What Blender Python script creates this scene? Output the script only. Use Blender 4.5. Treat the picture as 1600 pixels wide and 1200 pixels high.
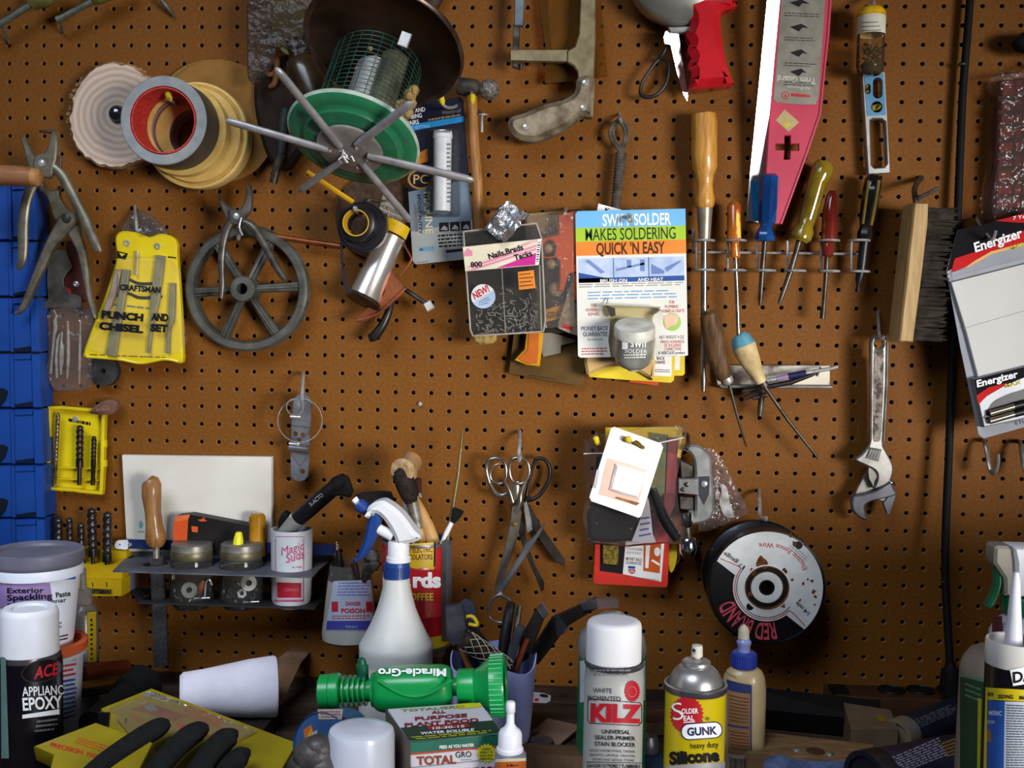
import bpy, math, random
from mathutils import Vector, Matrix
from mathutils.geometry import tessellate_polygon
for o in list(bpy.data.objects): bpy.data.objects.remove(o)
sc = bpy.context.scene
COL = sc.collection
V = Vector
IN = 0.0254
BENCH = 0.90                                   # height of the bench top
F = 1700.0                                     # focal length for a 1600 px wide frame
RM = ((0.9977518270647986, -0.015717878239980384, 0.06514783106512081),
      (0.01915762805165586, 0.9984363420511134, -0.052515294524798896),
      (-0.06422053313614563, 0.053645308976881814, 0.9964928017544754))
CAM = V((4.33483319*IN, -59.74632068*IN, BENCH + (17.7+2.81089507)*IN))
def w3(r): return V((r[0], r[2], -r[1]))
RIGHT, DOWN, FWD = w3(RM[0]), w3(RM[1]), w3(RM[2])
# ---- camera
cd = bpy.data.cameras.new('camera'); cam = bpy.data.objects.new('camera', cd); COL.objects.link(cam)
cd.sensor_width = 36.0; cd.lens = F/1600*36.0; cd.clip_start = .02; cd.clip_end = 60
mx = Matrix.Identity(4)
for i, a in enumerate((RIGHT, -DOWN, -FWD)):
    for j in range(3): mx[j][i] = a[j]
mx.translation = CAM
cam.matrix_world = mx
sc.camera = cam
# ---- colour management
sc.view_settings.view_transform = 'Standard'; sc.view_settings.look = 'None'
sc.view_settings.gamma = 1; sc.view_settings.use_curve_mapping = False
sc.view_settings.exposure = -0.27
# ---- world: dim sky-lit garage
wd = bpy.data.worlds.new('world'); sc.world = wd; wd.use_nodes = True
bg = wd.node_tree.nodes['Background']
bg.inputs[0].default_value = (.55, .68, 1.0, 1); bg.inputs[1].default_value = .04
# ---- daylight through the open garage door, to the right of and behind the camera
def area(name, loc, target, sx, sy, energy, color):
    l = bpy.data.lights.new(name, 'AREA'); l.shape = 'RECTANGLE'; l.size = sx; l.size_y = sy
    l.energy = energy; l.color = color
    o = bpy.data.objects.new(name, l); COL.objects.link(o); o.location = loc
    o.rotation_euler = (V(target)-V(loc)).to_track_quat('-Z', 'Y').to_euler()
    return o
DOOR = (1.80, -2.30, 1.30)
k_ = area('door_daylight', DOOR, (.10, 0, 1.43), 1.0, .7, 7.1, (1, .975, .95)); k_.data.spread = math.radians(38)
f_ = area('added_fill', (-.60, -1.6, 2.5), (-.38, -.36, 1.0), 1.2, .9, 9.5, (.74, .84, 1)); f_.data.spread = math.radians(75)  # unseen cool fill overhead, added to brighten the things on the bench

# ================= helpers =================
def ray(px, py):
    return RIGHT*((px-800)/F) + DOWN*((py-600)/F) + FWD
class Plane:
    def __init__(s, p, n): s.p = V(p); s.n = V(n).normalized()
    def at(s, px, py, off=0):
        d = ray(px, py); t = (s.p + s.n*off - CAM).dot(s.n)/d.dot(s.n)
        return CAM + d*t
    def normal(s, q): return s.n
class Cyl:
    def __init__(s, c, a, r, k=0): s.c = V(c); s.a = V(a).normalized(); s.r = r; s.k = k   # k: radius change along the axis
    def at(s, px, py, off=0):
        d = ray(px, py); r = s.r + off
        for _ in range(4 if s.k else 1):
            o = CAM - s.c; dp = d - s.a*d.dot(s.a); op = o - s.a*o.dot(s.a)
            A = dp.dot(dp); Bq = dp.dot(op); C = op.dot(op) - r*r
            disc = Bq*Bq - A*C
            t = (-Bq - math.sqrt(max(disc, 0)))/A
            q = CAM + d*t
            if s.k: r = s.r + off + s.k*(q - s.c).dot(s.a)
        if disc < 0:
            h = s.c + s.a*(q-s.c).dot(s.a); q = h + (q-h).normalized()*r
        return q
    def normal(s, q):
        h = s.c + s.a*(q-s.c).dot(s.a); return (q-h).normalized()
def BP(d): return Plane((0, -d, 0), (0, -1, 0))
def P(px, py, d): return BP(d).at(px, py)
def mpp(d, px=800, py=600): return (P(px+1, py, d)-P(px, py, d)).length
def tri3(p0, p1, p2): return Plane(p0, ((p1-p0).cross(p2-p0)) if ((p1-p0).cross(p2-p0)).dot(CAM-p0) > 0 else -((p1-p0).cross(p2-p0)))
BTOP = Plane((0, 0, BENCH), (0, 0, 1))

_mats = {}
def lin(h):
    if not isinstance(h, str): return tuple(h)
    h = h.lstrip('#'); o = []
    for i in (0, 2, 4):
        c = int(h[i:i+2], 16)/255
        o.append(c/12.92 if c <= .04045 else ((c+.055)/1.055)**2.4)
    return tuple(o)
def M(name, c, r=.5, m=0.0, c2=None, ns=60, ramp=(.35, .65), bump=0.0, bs=None, grain=None, coat=0, emit=0):
    if name in _mats: return _mats[name]
    mt = bpy.data.materials.new(name); mt.use_nodes = True; nt = mt.node_tree; N = nt.nodes; L = nt.links
    b = N['Principled BSDF']
    c = lin(c); c2 = lin(c2) if c2 else tuple(x*.82 for x in c)
    b.inputs['Specular IOR Level'].default_value = .2 if r >= .5 else .4
    b.inputs['Roughness'].default_value = r; b.inputs['Metallic'].default_value = m
    if coat: b.inputs['Coat Weight'].default_value = coat; b.inputs['Coat Roughness'].default_value = .08
    tc = N.new('ShaderNodeTexCoord'); mp = N.new('ShaderNodeMapping'); L.new(tc.outputs['Object'], mp.inputs[0])
    if grain: mp.inputs['Scale'].default_value = grain
    nz = N.new('ShaderNodeTexNoise'); nz.inputs['Scale'].default_value = ns; nz.inputs['Detail'].default_value = 5
    L.new(mp.outputs[0], nz.inputs['Vector'])
    rp = N.new('ShaderNodeValToRGB'); rp.color_ramp.elements[0].position = ramp[0]; rp.color_ramp.elements[1].position = ramp[1]
    rp.color_ramp.elements[0].color = (*c2, 1); rp.color_ramp.elements[1].color = (*c, 1)
    L.new(nz.outputs['Fac'], rp.inputs[0]); L.new(rp.outputs[0], b.inputs['Base Color'])
    if bump:
        n2 = N.new('ShaderNodeTexNoise'); n2.inputs['Scale'].default_value = bs or ns*3; n2.inputs['Detail'].default_value = 3
        L.new(mp.outputs[0], n2.inputs['Vector'])
        bp = N.new('ShaderNodeBump'); bp.inputs['Strength'].default_value = bump; bp.inputs['Distance'].default_value = .002
        L.new(n2.outputs['Fac'], bp.inputs['Height']); L.new(bp.outputs[0], b.inputs['Normal'])
    _mats[name] = mt
    return mt
def CLEAR(name, tint='#ffffff', gloss=.25, r=.12, body=0.0, bodyc='#ffffff', wr=.3):
    """thin clear plastic film: transparent, with a glossy coat and a little milky body; crumpled by bump"""
    if name in _mats: return _mats[name]
    mt = bpy.data.materials.new(name); mt.use_nodes = True; nt = mt.node_tree; N = nt.nodes; L = nt.links
    N.remove(N['Principled BSDF']); out = N['Material Output']
    tr = N.new('ShaderNodeBsdfTransparent'); tr.inputs[0].default_value = (*lin(tint), 1)
    gl = N.new('ShaderNodeBsdfGlossy'); gl.inputs['Roughness'].default_value = r; gl.inputs[0].default_value = (.9, .9, .9, 1)
    df = N.new('ShaderNodeBsdfDiffuse'); df.inputs[0].default_value = (*lin(bodyc), 1)
    m1 = N.new('ShaderNodeMixShader'); m1.inputs[0].default_value = body
    L.new(tr.outputs[0], m1.inputs[1]); L.new(df.outputs[0], m1.inputs[2])
    lw = N.new('ShaderNodeLayerWeight'); lw.inputs[0].default_value = gloss
    m2 = N.new('ShaderNodeMixShader'); L.new(lw.outputs['Fresnel'], m2.inputs[0])
    L.new(m1.outputs[0], m2.inputs[1]); L.new(gl.outputs[0], m2.inputs[2]); L.new(m2.outputs[0], out.inputs[0])
    if wr:
        tc = N.new('ShaderNodeTexCoord'); nz = N.new('ShaderNodeTexNoise'); nz.inputs['Scale'].default_value = 45
        nz.inputs['Detail'].default_value = 3; L.new(tc.outputs['Object'], nz.inputs['Vector'])
        bp = N.new('ShaderNodeBump'); bp.inputs['Strength'].default_value = wr; bp.inputs['Distance'].default_value = .01
        L.new(nz.outputs['Fac'], bp.inputs['Height'])
        L.new(bp.outputs[0], gl.inputs['Normal'])
    _mats[name] = mt
    return mt

def smooth_path(pts, n=6, closed=False):
    """Catmull-Rom through pts; each point a tuple of any length"""
    pts = [tuple(p) for p in pts]; k = len(pts); out = []
    rng = range(k if closed else k-1)
    for i in rng:
        g = lambda j: pts[j % k] if closed else pts[max(0, min(k-1, j))]
        p0, p1, p2, p3 = g(i-1), g(i), g(i+1), g(i+2)
        for s in range(n):
            t = s/n
            out.append(tuple(.5*(2*b+(c-a)*t+(2*a-5*b+4*c-d)*t*t+(3*b-a-3*c+d)*t**3) for a, b, c, d in zip(p0, p1, p2, p3)))
    if not closed: out.append(pts[-1])
    return out
def circ(cx, cy, rx, ry=None, n=32, a0=0, a1=360, rot=0):
    ry = rx if ry is None else ry; out = []
    full = abs(a1-a0) >= 360
    for i in range(n if full else n+1):
        a = math.radians(a0+(a1-a0)*i/n); x = rx*math.cos(a); y = ry*math.sin(a); r = math.radians(rot)
        out.append((cx+x*math.cos(r)-y*math.sin(r), cy+x*math.sin(r)+y*math.cos(r)))
    return out
def rrect(x0, y0, x1, y1, r=6, n=4, rot=0):
    p = []
    for cx, cy, a in ((x1-r, y0+r, -90), (x1-r, y1-r, 0), (x0+r, y1-r, 90), (x0+r, y0+r, 180)):
        p += [(cx+r*math.cos(math.radians(a+90*i/n)), cy+r*math.sin(math.radians(a+90*i/n))) for i in range(n+1)]
    return rotp(p, rot, (x0+x1)/2, (y0+y1)/2) if rot else p
def rotp(p, deg, cx, cy):
    c, s = math.cos(math.radians(deg)), math.sin(math.radians(deg))
    return [(cx+(x-cx)*c-(y-cy)*s, cy+(x-cx)*s+(y-cy)*c) for x, y in p]
def quadmap(q):
    """unit square -> picture quad (TL, TR, BR, BL), for print on a tilted card"""
    def f(u, v):
        a, b, c, d = q
        return ((1-u)*(1-v)*a[0]+u*(1-v)*b[0]+u*v*c[0]+(1-u)*v*d[0], (1-u)*(1-v)*a[1]+u*(1-v)*b[1]+u*v*c[1]+(1-u)*v*d[1])
    return f

_txt = {}
def text_mesh(s, bold):
    k = (s, bold)
    if k not in _txt:
        cu = bpy.data.curves.new('t', 'FONT'); cu.body = s; cu.size = 1; cu.resolution_u = 3; cu.offset = bold
        ob = bpy.data.objects.new('t', cu); me = ob.to_mesh()
        _txt[k] = ([tuple(v.co) for v in me.vertices], [tuple(p.vertices) for p in me.polygons])
        ob.to_mesh_clear(); bpy.data.objects.remove(ob); bpy.data.curves.remove(cu)
    return _txt[k]

class B:
    """collects faces and links them as ONE mesh object"""
    def __init__(s): s.v = []; s.f = []; s.m = []; s.mats = []
    def mi(s, mat):
        if mat not in s.mats: s.mats.append(mat)
        return s.mats.index(mat)
    def add(s, vs, fs, mat):
        o = len(s.v); s.v += [V(v) for v in vs]; k = s.mi(mat)
        for f in fs: s.f.append(tuple(i+o for i in f)); s.m.append(k)
        return s
    def tube(s, pts, r, mat, seg=10, caps=True, closed=False, flat=1.0, fdir=None):
        pts = [V(p) for p in pts]; n = len(pts)
        rs = list(r) if isinstance(r, (list, tuple)) else [r]*n
        if len(rs) != n: rs = [rs[min(len(rs)-1, int(i*len(rs)/n))] for i in range(n)]
        vs = []; up = None
        for i, p in enumerate(pts):
            a = pts[(i-1) % n] if (closed or i > 0) else p; b = pts[(i+1) % n] if (closed or i < n-1) else p
            t = (b-a); t = t.normalized() if t.length > 1e-9 else V((0, 0, 1))
            if fdir is not None: up = V(fdir)
            elif up is None: up = V((0, -1, 0)) if abs(t.y) < .9 else V((0, 0, 1))
            u = up - t*up.dot(t)
            u = u.normalized() if u.length > 1e-6 else t.orthogonal().normalized()
            w = t.cross(u); up = u
            for j in range(seg):
                g = 2*math.pi*j/seg
                vs.append(p + u*(rs[i]*flat*math.cos(g)) + w*(rs[i]*math.sin(g)))
        fs = []
        for i in range(n if closed else n-1):
            for j in range(seg):
                a = i*seg; b = ((i+1) % n)*seg; k = (j+1) % seg
                fs.append((a+j, a+k, b+k, b+j))
        if caps and not closed: fs += [tuple(range(seg))[::-1], tuple(range((n-1)*seg, n*seg))]
        return s.add(vs, fs, mat)
    def lathe(s, o, ax, prof, mat, seg=32, closed=False):
        """prof: (radius, height) or (radius, height, material for the band up to the next point)"""
        o = V(o); ax = V(ax).normalized(); u = ax.orthogonal().normalized(); w = ax.cross(u)
        if abs(ax.z) > .99: u, w = V((1, 0, 0)), V((0, ax.z, 0))
        vs = []
        for p in prof:
            for j in range(seg):
                g = 2*math.pi*j/seg
                vs.append(o + ax*p[1] + u*(max(p[0], 1e-5)*math.cos(g)) + w*(max(p[0], 1e-5)*math.sin(g)))
        base = len(s.v); s.v += vs; n = len(prof)
        for i in range(n if closed else n-1):
            k = s.mi(prof[i][2] if len(prof[i]) > 2 and prof[i][2] else mat); b = ((i+1) % n)*seg
            for j in range(seg):
                q = (j+1) % seg
                s.f.append((base+i*seg+j, base+i*seg+q, base+b+q, base+b+j)); s.m.append(k)
        return s
    def slab(s, outer, n, mat, holes=(), bev=0.0, side=None):
        """outer: front outline in 3D; n: vector from front to back"""
        n = V(n)
        def prep(l): return [V(p) for p in l]
        outer = prep(outer); holes = [prep(h) for h in holes]
        loops = [outer]+holes; nn = n.normalized()
        def area2(l):
            a = V((0, 0, 0))
            for i in range(len(l)): a += l[i].cross(l[(i+1) % len(l)])
            return a.dot(nn)
        fr, md, bk = [], [], []
        for li, l in enumerate(loops):
            sg = 1 if area2(l) > 0 else -1
            if li: sg = -sg
            ins = []
            k = len(l)
            for i in range(k):
                e1 = (l[i]-l[i-1]); e2 = (l[(i+1) % k]-l[i])
                e1 = e1.normalized() if e1.length > 1e-9 else e2.normalized(); e2 = e2.normalized() if e2.length > 1e-9 else e1
                t = e1+e2
                t = t.normalized() if t.length > 1e-6 else e1
                ins.append(l[i] + nn.cross(t)*sg*bev)
            fr.append(ins if bev else l); md.append([p+nn*bev for p in l]); bk.append([p+n for p in l])
        idx = []; vs = []
        for grp in (fr, md, bk):
            g = []
            for l in grp: g.append(list(range(len(vs), len(vs)+len(l)))); vs += l
            idx.append(g)
        flat = [i for l in idx[0] for i in l]; fs = []; flatb = [i for l in idx[2] for i in l]
        if not holes and len(outer) <= 4: tr = [tuple(range(len(outer)))]
        else: tr = tessellate_polygon([[tuple(p) for p in l] for l in fr])
        fs += [tuple(flat[i] for i in t) for t in tr] + [tuple(flatb[i] for i in t)[::-1] for t in tr]
        s.add(vs, fs, mat); o = len(s.v)-len(vs); k = s.mi(side or mat)
        pairs = [(0, 1), (1, 2)] if bev else [(0, 2)]
        for a, b in pairs:
            for la, lb in zip(idx[a], idx[b]):
                for i in range(len(la)):
                    j = (i+1) % len(la)
                    s.f.append((o+la[i], o+la[j], o+lb[j], o+lb[i])); s.m.append(k)
        return s
    def plate(s, px, d, t, mat, holes=(), bev=0.0, side=None):
        """outline in picture pixels on a plane d in front of the board, t thick, towards the board"""
        return s.slab([P(x, y, d) for x, y in px], (0, t, 0), mat, [[P(x, y, d) for x, y in h] for h in holes], bev, side)
    def splate(s, px, surf, t, mat, bev=0.0, side=None, holes=()):
        q = surf.at(*px[0]); return s.slab([surf.at(x, y) for x, y in px], -surf.normal(q)*t, mat, [[surf.at(x, y) for x, y in h] for h in holes], bev, side)
    def box(s, c, sz, mat, rot=None, bev=0):
        x, y, z = [a/2 for a in sz]; R = rot or Matrix.Identity(3)
        o = [(-x, -y, -z), (x, -y, -z), (x, -y, z), (-x, -y, z)]
        q = [R @ V(p) + V(c) for p in o]
        return s.slab(q, R @ V((0, sz[1], 0)), mat, (), bev)
    def ball(s, c, r, mat, seg=14, sq=(1, 1, 1)):
        c = V(c); vs = []; n = seg//2
        for i in range(n+1):
            a = math.pi*i/n
            for j in range(seg):
                g = 2*math.pi*j/seg
                vs.append(c+V((r*sq[0]*math.sin(a)*math.cos(g), r*sq[1]*math.sin(a)*math.sin(g), r*sq[2]*math.cos(a))))
        fs = [(i*seg+j, i*seg+(j+1) % seg, (i+1)*seg+(j+1) % seg, (i+1)*seg+j) for i in range(n) for j in range(seg)]
        return s.add(vs, fs, mat)
    def patch(s, px, surf, mat, off=.0002):
        """flat print on a surface, outline in picture pixels"""
        if not isinstance(surf, Plane):
            q, fs = cut(px, tessellate_polygon([[(x, -y, 0) for x, y in px]])); return s.add([surf.at(x, y, off) for x, y in q], fs, mat)
        pts = [surf.at(x, y, off) for x, y in px]
        if len(pts) <= 4: return s.add(pts, [tuple(range(len(pts)))], mat)
        return s.add(pts, [tuple(t) for t in tessellate_polygon([[tuple(p) for p in pts]])], mat)
    def grid(s, q, surf, mat, off=.0003, nx=12, ny=1):
        """print that follows a curved surface; q = picture quad TL TR BR BL"""
        f = quadmap(q); vs = [surf.at(*f(i/nx, j/ny), off) for j in range(ny+1) for i in range(nx+1)]
        return s.add(vs, [(j*(nx+1)+i, j*(nx+1)+i+1, (j+1)*(nx+1)+i+1, (j+1)*(nx+1)+i) for j in range(ny) for i in range(nx)], mat)
    def stext(s, t, surf, x, y, h, mat, w=None, ang=0, bold=.0, off=.0005, anchor='l', arc=None, shear=0):
        """lettering: left baseline at (x, y) in picture pixels, cap height h, total width w"""
        vs, fs = text_mesh(t, bold)
        if not vs: return s
        x0 = min(v[0] for v in vs); x1 = max(v[0] for v in vs); sy = h/.73
        sx = (w/(x1-x0)) if w else sy
        W = (x1-x0)*sx; ox = {'l': 0, 'c': -W/2, 'r': -W}[anchor]
        ca, sa = math.cos(math.radians(ang)), math.sin(math.radians(ang)); out = []
        for v in vs:
            tx = (v[0]-x0)*sx+ox + shear*v[1]*sy; ty = v[1]*sy
            if arc:
                cx, cy, R, a0, dr = arc
                a = math.radians(a0)+dr*tx/R; rr = R+dr*ty
                qx, qy = cx+rr*math.cos(a), cy+rr*math.sin(a)
            else: qx, qy = x+ca*tx+sa*ty, y+sa*tx-ca*ty
            out.append((qx, qy))
        if not isinstance(surf, Plane): out, fs = cut(out, fs)
        return s.add([surf.at(x_, y_, off) for x_, y_ in out], fs, mat)
    def greek(s, surf, q, n, mat, seed=1, fill=.55, off=.0004, ragged=.25):
        """rows of print too fine to read in the photograph, as word-long dashes"""
        rnd = random.Random(seed); f = quadmap(q)
        for i in range(n):
            u = 0; end = 1-ragged*rnd.random(); v0 = (i+.5-fill/2)/n; v1 = (i+.5+fill/2)/n
            while u < end-.02:
                l = min(rnd.uniform(.05, .16), end-u)
                s.add([surf.at(*f(a, b), off) for a, b in ((u, v0), (u+l, v0), (u+l, v1), (u, v1))], [(0, 1, 2, 3)], mat)
                u += l+.025
        return s
    def link(s, name, parent=None, sharp=38, label=None):
        me = bpy.data.meshes.new(name)
        if parent is not None: o0 = _org[parent.name]
        else:
            mn = V([min(v[i] for v in s.v) for i in range(3)]); mxx = V([max(v[i] for v in s.v) for i in range(3)])
            o0 = (mn+mxx)/2; o0.z = mn.z
        me.from_pydata([tuple(v-o0) for v in s.v], [], s.f)
        for m in s.mats: me.materials.append(m)
        me.polygons.foreach_set('material_index', s.m)
        me.polygons.foreach_set('use_smooth', [True]*len(me.polygons))
        me.validate(); me.update()
        import bmesh
        bm = bmesh.new(); bm.from_mesh(me); bmesh.ops.recalc_face_normals(bm, faces=bm.faces); bm.to_mesh(me); bm.free()
        me.set_sharp_from_angle(angle=math.radians(sharp))
        ob = bpy.data.objects.new(name, me); COL.objects.link(ob)
        if parent is not None: ob.parent = parent; _org[ob.name] = o0
        else: ob.location = o0; _org[ob.name] = o0
        if label: ob['label'] = label
        return ob
_org = {}
def tag(o, label, cat, group=None, kind=None):
    o['label'] = label; o['category'] = cat
    if group: o['group'] = group
    if kind: o['kind'] = kind
    return o
def thing(name, loc, label, cat, group=None):
    o = bpy.data.objects.new(name, None); COL.objects.link(o); o.location = V(loc); o.empty_display_size = .02
    _org[o.name] = V(loc)
    return tag(o, label, cat, group)
def one(b, name, label, cat, group=None): return tag(b.link(name), label, cat, group)
def struct(b, name, label=None):
    o = b.link(name); o['kind'] = 'structure'
    if label: o['label'] = label
    return o
def pxtube(b, pts, mat, seg=10, n=5, flat=1.0, smooth=True, closed=False, caps=True):
    """tube along picture points (x, y, depth, radius in px)"""
    q = smooth_path(pts, n, closed) if smooth else pts
    b.tube([P(a[0], a[1], a[2]) for a in q], [a[3]*mpp(a[2], a[0], a[1]) for a in q], mat, seg, caps, closed, flat, (0, -1, 0) if flat != 1.0 else None)
    return b
def cut(px, fs, m=5.0):
    """split picture-space triangles until none is wider than m, so print hugs a curved surface"""
    px = list(px); out = []; st = [tuple(f) for f in fs]; mid = {}
    while st:
        f = st.pop()
        if len(f) > 3: st += [(f[0], f[i], f[i+1]) for i in range(1, len(f)-1)]; continue
        e = max(((abs(px[f[i]][0]-px[f[(i+1) % 3]][0])+.3*abs(px[f[i]][1]-px[f[(i+1) % 3]][1]), i) for i in range(3)))
        if e[0] <= m: out.append(f); continue
        i = e[1]; a, b, c = f[i], f[(i+1) % 3], f[(i+2) % 3]; k = (min(a, b), max(a, b))
        if k not in mid: mid[k] = len(px); px.append(((px[a][0]+px[b][0])/2, (px[a][1]+px[b][1])/2))
        q = mid[k]; st += [(a, q, c), (q, b, c)]
    return px, out
_last = []
def vprof(cx, d, rows, base=None):
    """profile of a standing round thing: rows (y px, radius px) at depth d -> (origin, [(r, z)])"""
    o = P(cx, rows[0][0], d); k = mpp(d, cx, rows[0][0]); _last[:] = [o, k]
    out = []
    for r in rows:
        z = P(cx, r[0], d).z if not isinstance(r[0], str) else BENCH
        out.append((r[1]*k, z, *(r[2:])))
    return V((o.x, -d, 0)), out

# common materials
STEEL = M('tool_steel', '#a8a49b', .38, .5, '#6f675c', 90)
STEELB = M('bright_steel', '#d5d5d2', .22, .6, '#b0aeaa', 60)
STEELD = M('dark_steel', '#5c5650', .45, .7, '#2e2a26', 70)
CHROME = M('chrome', '#e6e6e6', .1, 1.0, '#d0d0d0', 30)
ZINC = M('zinc_wire', '#c4c2bd', .3, .5, '#8e8c88', 90)
BLACKP = M('black_plastic', '#15141a', .4, 0, '#0d0c10')
BLACKR = M('black_rubber', '#0e0d0e', .7, 0, '#080808')
WHITEP = M('white_plastic', '#e9e8ea', .38, 0, '#dcdbdd', 30)
WHITEC = M('white_card', '#e8e6e2', .45, 0, '#dedbd5', 25)
INK = M('black_ink', '#17151a', .5)
INKW = M('white_ink', '#f0eff0', .5, 0, '#e6e6e6')
INKR = M('red_ink', '#c21a26', .5)
INKB = M('blue_ink', '#2b4c9a', .5)
INKG = M('grey_ink', '#77757a', .5)
YEL = M('yellow_plastic', '#d9c20e', .4, 0, '#c9ae0c', 25)
YTIP = M('yellow_rubber_tip', '#e0c832', .5, 0, '#c9ae20', 80)
WOODL = M('light_wood', '#c8975a', .5, 0, '#a06c34', 30, (.3, .7), .1, 120, (8, 8, 1))
WOODM = M('brown_wood', '#8f5c33', .5, 0, '#65391d', 30, (.3, .7), .1, 120, (8, 8, 1))
BRASS = M('brass', '#b49450', .35, .8, '#7c6430', 60)
# ================= setting =================
def pegboard():
    hard = M('hardboard', '#7d4d1b', .6, 0, '#663d12', 230, (.22, .78), .12, 600)
    hard.node_tree.nodes['Principled BSDF'].inputs['Specular IOR Level'].default_value = .12
    rim = M('hole_rim_highlight', '#c08c50', .7, 0, '#8f5f30', 300)  # paler than the board: light caught on the hole edge, put into colour
    inner = M('hole_wall', '#7a4c26', .8, 0, '#5c3719', 300)
    u0, u1, v0, v1 = -36, 37, -29, 17
    r = .0031; n = 12; h = IN/2; T = .005
    def sq(a):
        c, s_ = math.cos(a), math.sin(a); k = h/max(abs(c), abs(s_)); return c*k, s_*k
    ang = [2*math.pi*(i+.5)/n for i in range(n)]
    # square outline points: n rays + 4 corners merged by rays at 45 degrees (n=12 -> use nearest)
    ang = [math.radians(a) for a in (0, 22.5, 45, 67.5, 90, 112.5, 135, 157.5, 180, 202.5, 225, 247.5, 270, 292.5, 315, 337.5)]; n = 16
    vs = []; fs = []; mi = []
    for iv in range(v0, v1+1):
        for iu in range(u0, u1+1):
            x, z = iu*IN, BENCH+(17.7-iv)*IN; o = len(vs)
            for a in ang: p = sq(a); vs.append((x+p[0], 0, z+p[1]))
            for rr, y in ((r+.00045, 0), (r, .0006), (r*.97, T)):
                for a in ang: vs.append((x+rr*math.cos(a), y, z+rr*math.sin(a)))
            for k in range(3):
                for j in range(n):
                    q = (j+1) % n; a = o+k*n; b = a+n
                    fs.append((a+j, a+q, b+q, b+j)); mi.append(k)
    me = bpy.data.meshes.new('wall_back'); me.from_pydata(vs, [], fs)
    for m in (hard, rim, inner): me.materials.append(m)
    me.polygons.foreach_set('material_index', mi); me.update()
    o = bpy.data.objects.new('wall_back', me); COL.objects.link(o); o['kind'] = 'structure'; o['label'] = 'brown pegboard wall with rows of round holes'
    b = B(); dark = M('stud_cavity', '#2a2019', .9)
    b.box((.0127, .055, BENCH+.6), (1.95, .01, 1.9), dark); struct(b, 'wall_cavity', 'dark wall behind the pegboard holes')
    b = B(); tr = M('old_trim', '#3a281c', .7, 0, '#241710', 30)
    b.box((.0127, -.006, BENCH+.006), (1.87, .012, .013), tr); struct(b, 'trim_1')
    b = B(); b.box((.0, -1.1, -.02), (5.2, 3.6, .04), M('concrete', '#7d7a75', .8, 0, '#65625e', 12)); struct(b, 'floor')
pegboard()
def bench():
    t = thing('workbench', (0, -.40, 0), 'dark cluttered wooden workbench under the pegboard', 'workbench')
    top = M('bench_top', '#4a3a2e', .7, 0, '#2a211b', 14, (.3, .7), .15, 80, (1, 6, 6))
    b = B(); b.box((0, -.405, BENCH-.02), (2.3, .80, .04), top); b.link('worktop', t)
    b = B(); b.box((0, -.78, BENCH-.08), (2.2, .03, .08), top); b.link('apron', t)
    for x in (-1.05, 1.05):
        for y in (-.74, -.06):
            b = B(); b.box((x, y, (BENCH-.04)/2), (.085, .085, BENCH-.04), WOODM); b.link('leg', t)
bench()
# ================= things hanging on the board: top row =================
B.px = lambda s, pts, mat, **k: pxtube(s, pts, mat, **k)
def hook(pts, label, tip=None, mat=None, name='peg_hook', r=2.6, n=5):
    """wire peg hook: pts = (x, y, depth) from the hole outwards; tip = rubber tip material"""
    t = thing(name, P(pts[0][0], pts[0][1], 0), label, 'hook')
    B().px([(p[0], p[1], p[2], r) for p in pts], mat or ZINC, seg=8, n=n).link('wire', t)
    if tip:
        a, b_ = pts[-1], pts[-2]; k = ((a[0]-b_[0])**2+(a[1]-b_[1])**2)**.5 or 1
        e = P(*a)
        d = (e - P(*b_)).normalized()
        B().tube([e-d*.010, e-d*.006, e+d*.001, e+d*.003], [.0022, .0042, .0042, .0022], tip, 10).link('rubber_tip', t)
    return t
def glint(p, target=DOOR):
    """normal of a flat blade that hangs turned towards the open door"""
    return ((CAM-V(p)).normalized()+(V(target)-V(p)).normalized()).normalized()

def t_hooks_top():
    g = M('green_grey_metal', '#7f8478', .45, .5, '#5c6056', 60)
    kn = M('olive_knob', '#77743a', .6, 0, '#4f4c26', 40)
    t = thing('rod_tool', P(30, 20, 0), 'grey metal rod with olive knob poking in at the very corner', 'tool')
    B().px([(-14, 48, .03, 5), (2, 36, .03, 5), (52, 5, .03, 5)], g, smooth=False).link('rod', t)
    B().px([(48, 8, .03, 8), (58, 0, .03, 14), (74, -8, .03, 15), (92, -24, .03, 9)], kn).link('knob', t)
    B().px([(2, 36, .03, 2.5), (8, 52, .02, 2.2), (15, 68, .006, 2)], g).link('prong', t)
    t = thing('rod_tool', P(140, 10, 0), 'thinner grey rod with olive knob above the wood slice', 'tool')
    B().px([(89, 31, .03, 5.5), (98, 27, .03, 5), (148, 0, .03, 4.5)], g, smooth=False).link('rod', t)
    B().px([(144, 2, .03, 6), (154, -5, .03, 11), (172, -10, .03, 9), (200, -26, .03, 8)], kn).link('knob', t)
    B().px([(97, 29, .03, 2.2), (96, 42, .02, 2), (98, 52, .004, 2)], g).link('prong', t)
    b = B().px([(240, -16, .02, 3.2), (257, 6, .02, 3.4), (272, 25, .004, 2.6)], g)
    one(b, 'metal_prong', 'bent grey metal prong at the top edge above the tape rolls', 'hook')
t_hooks_top()

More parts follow.
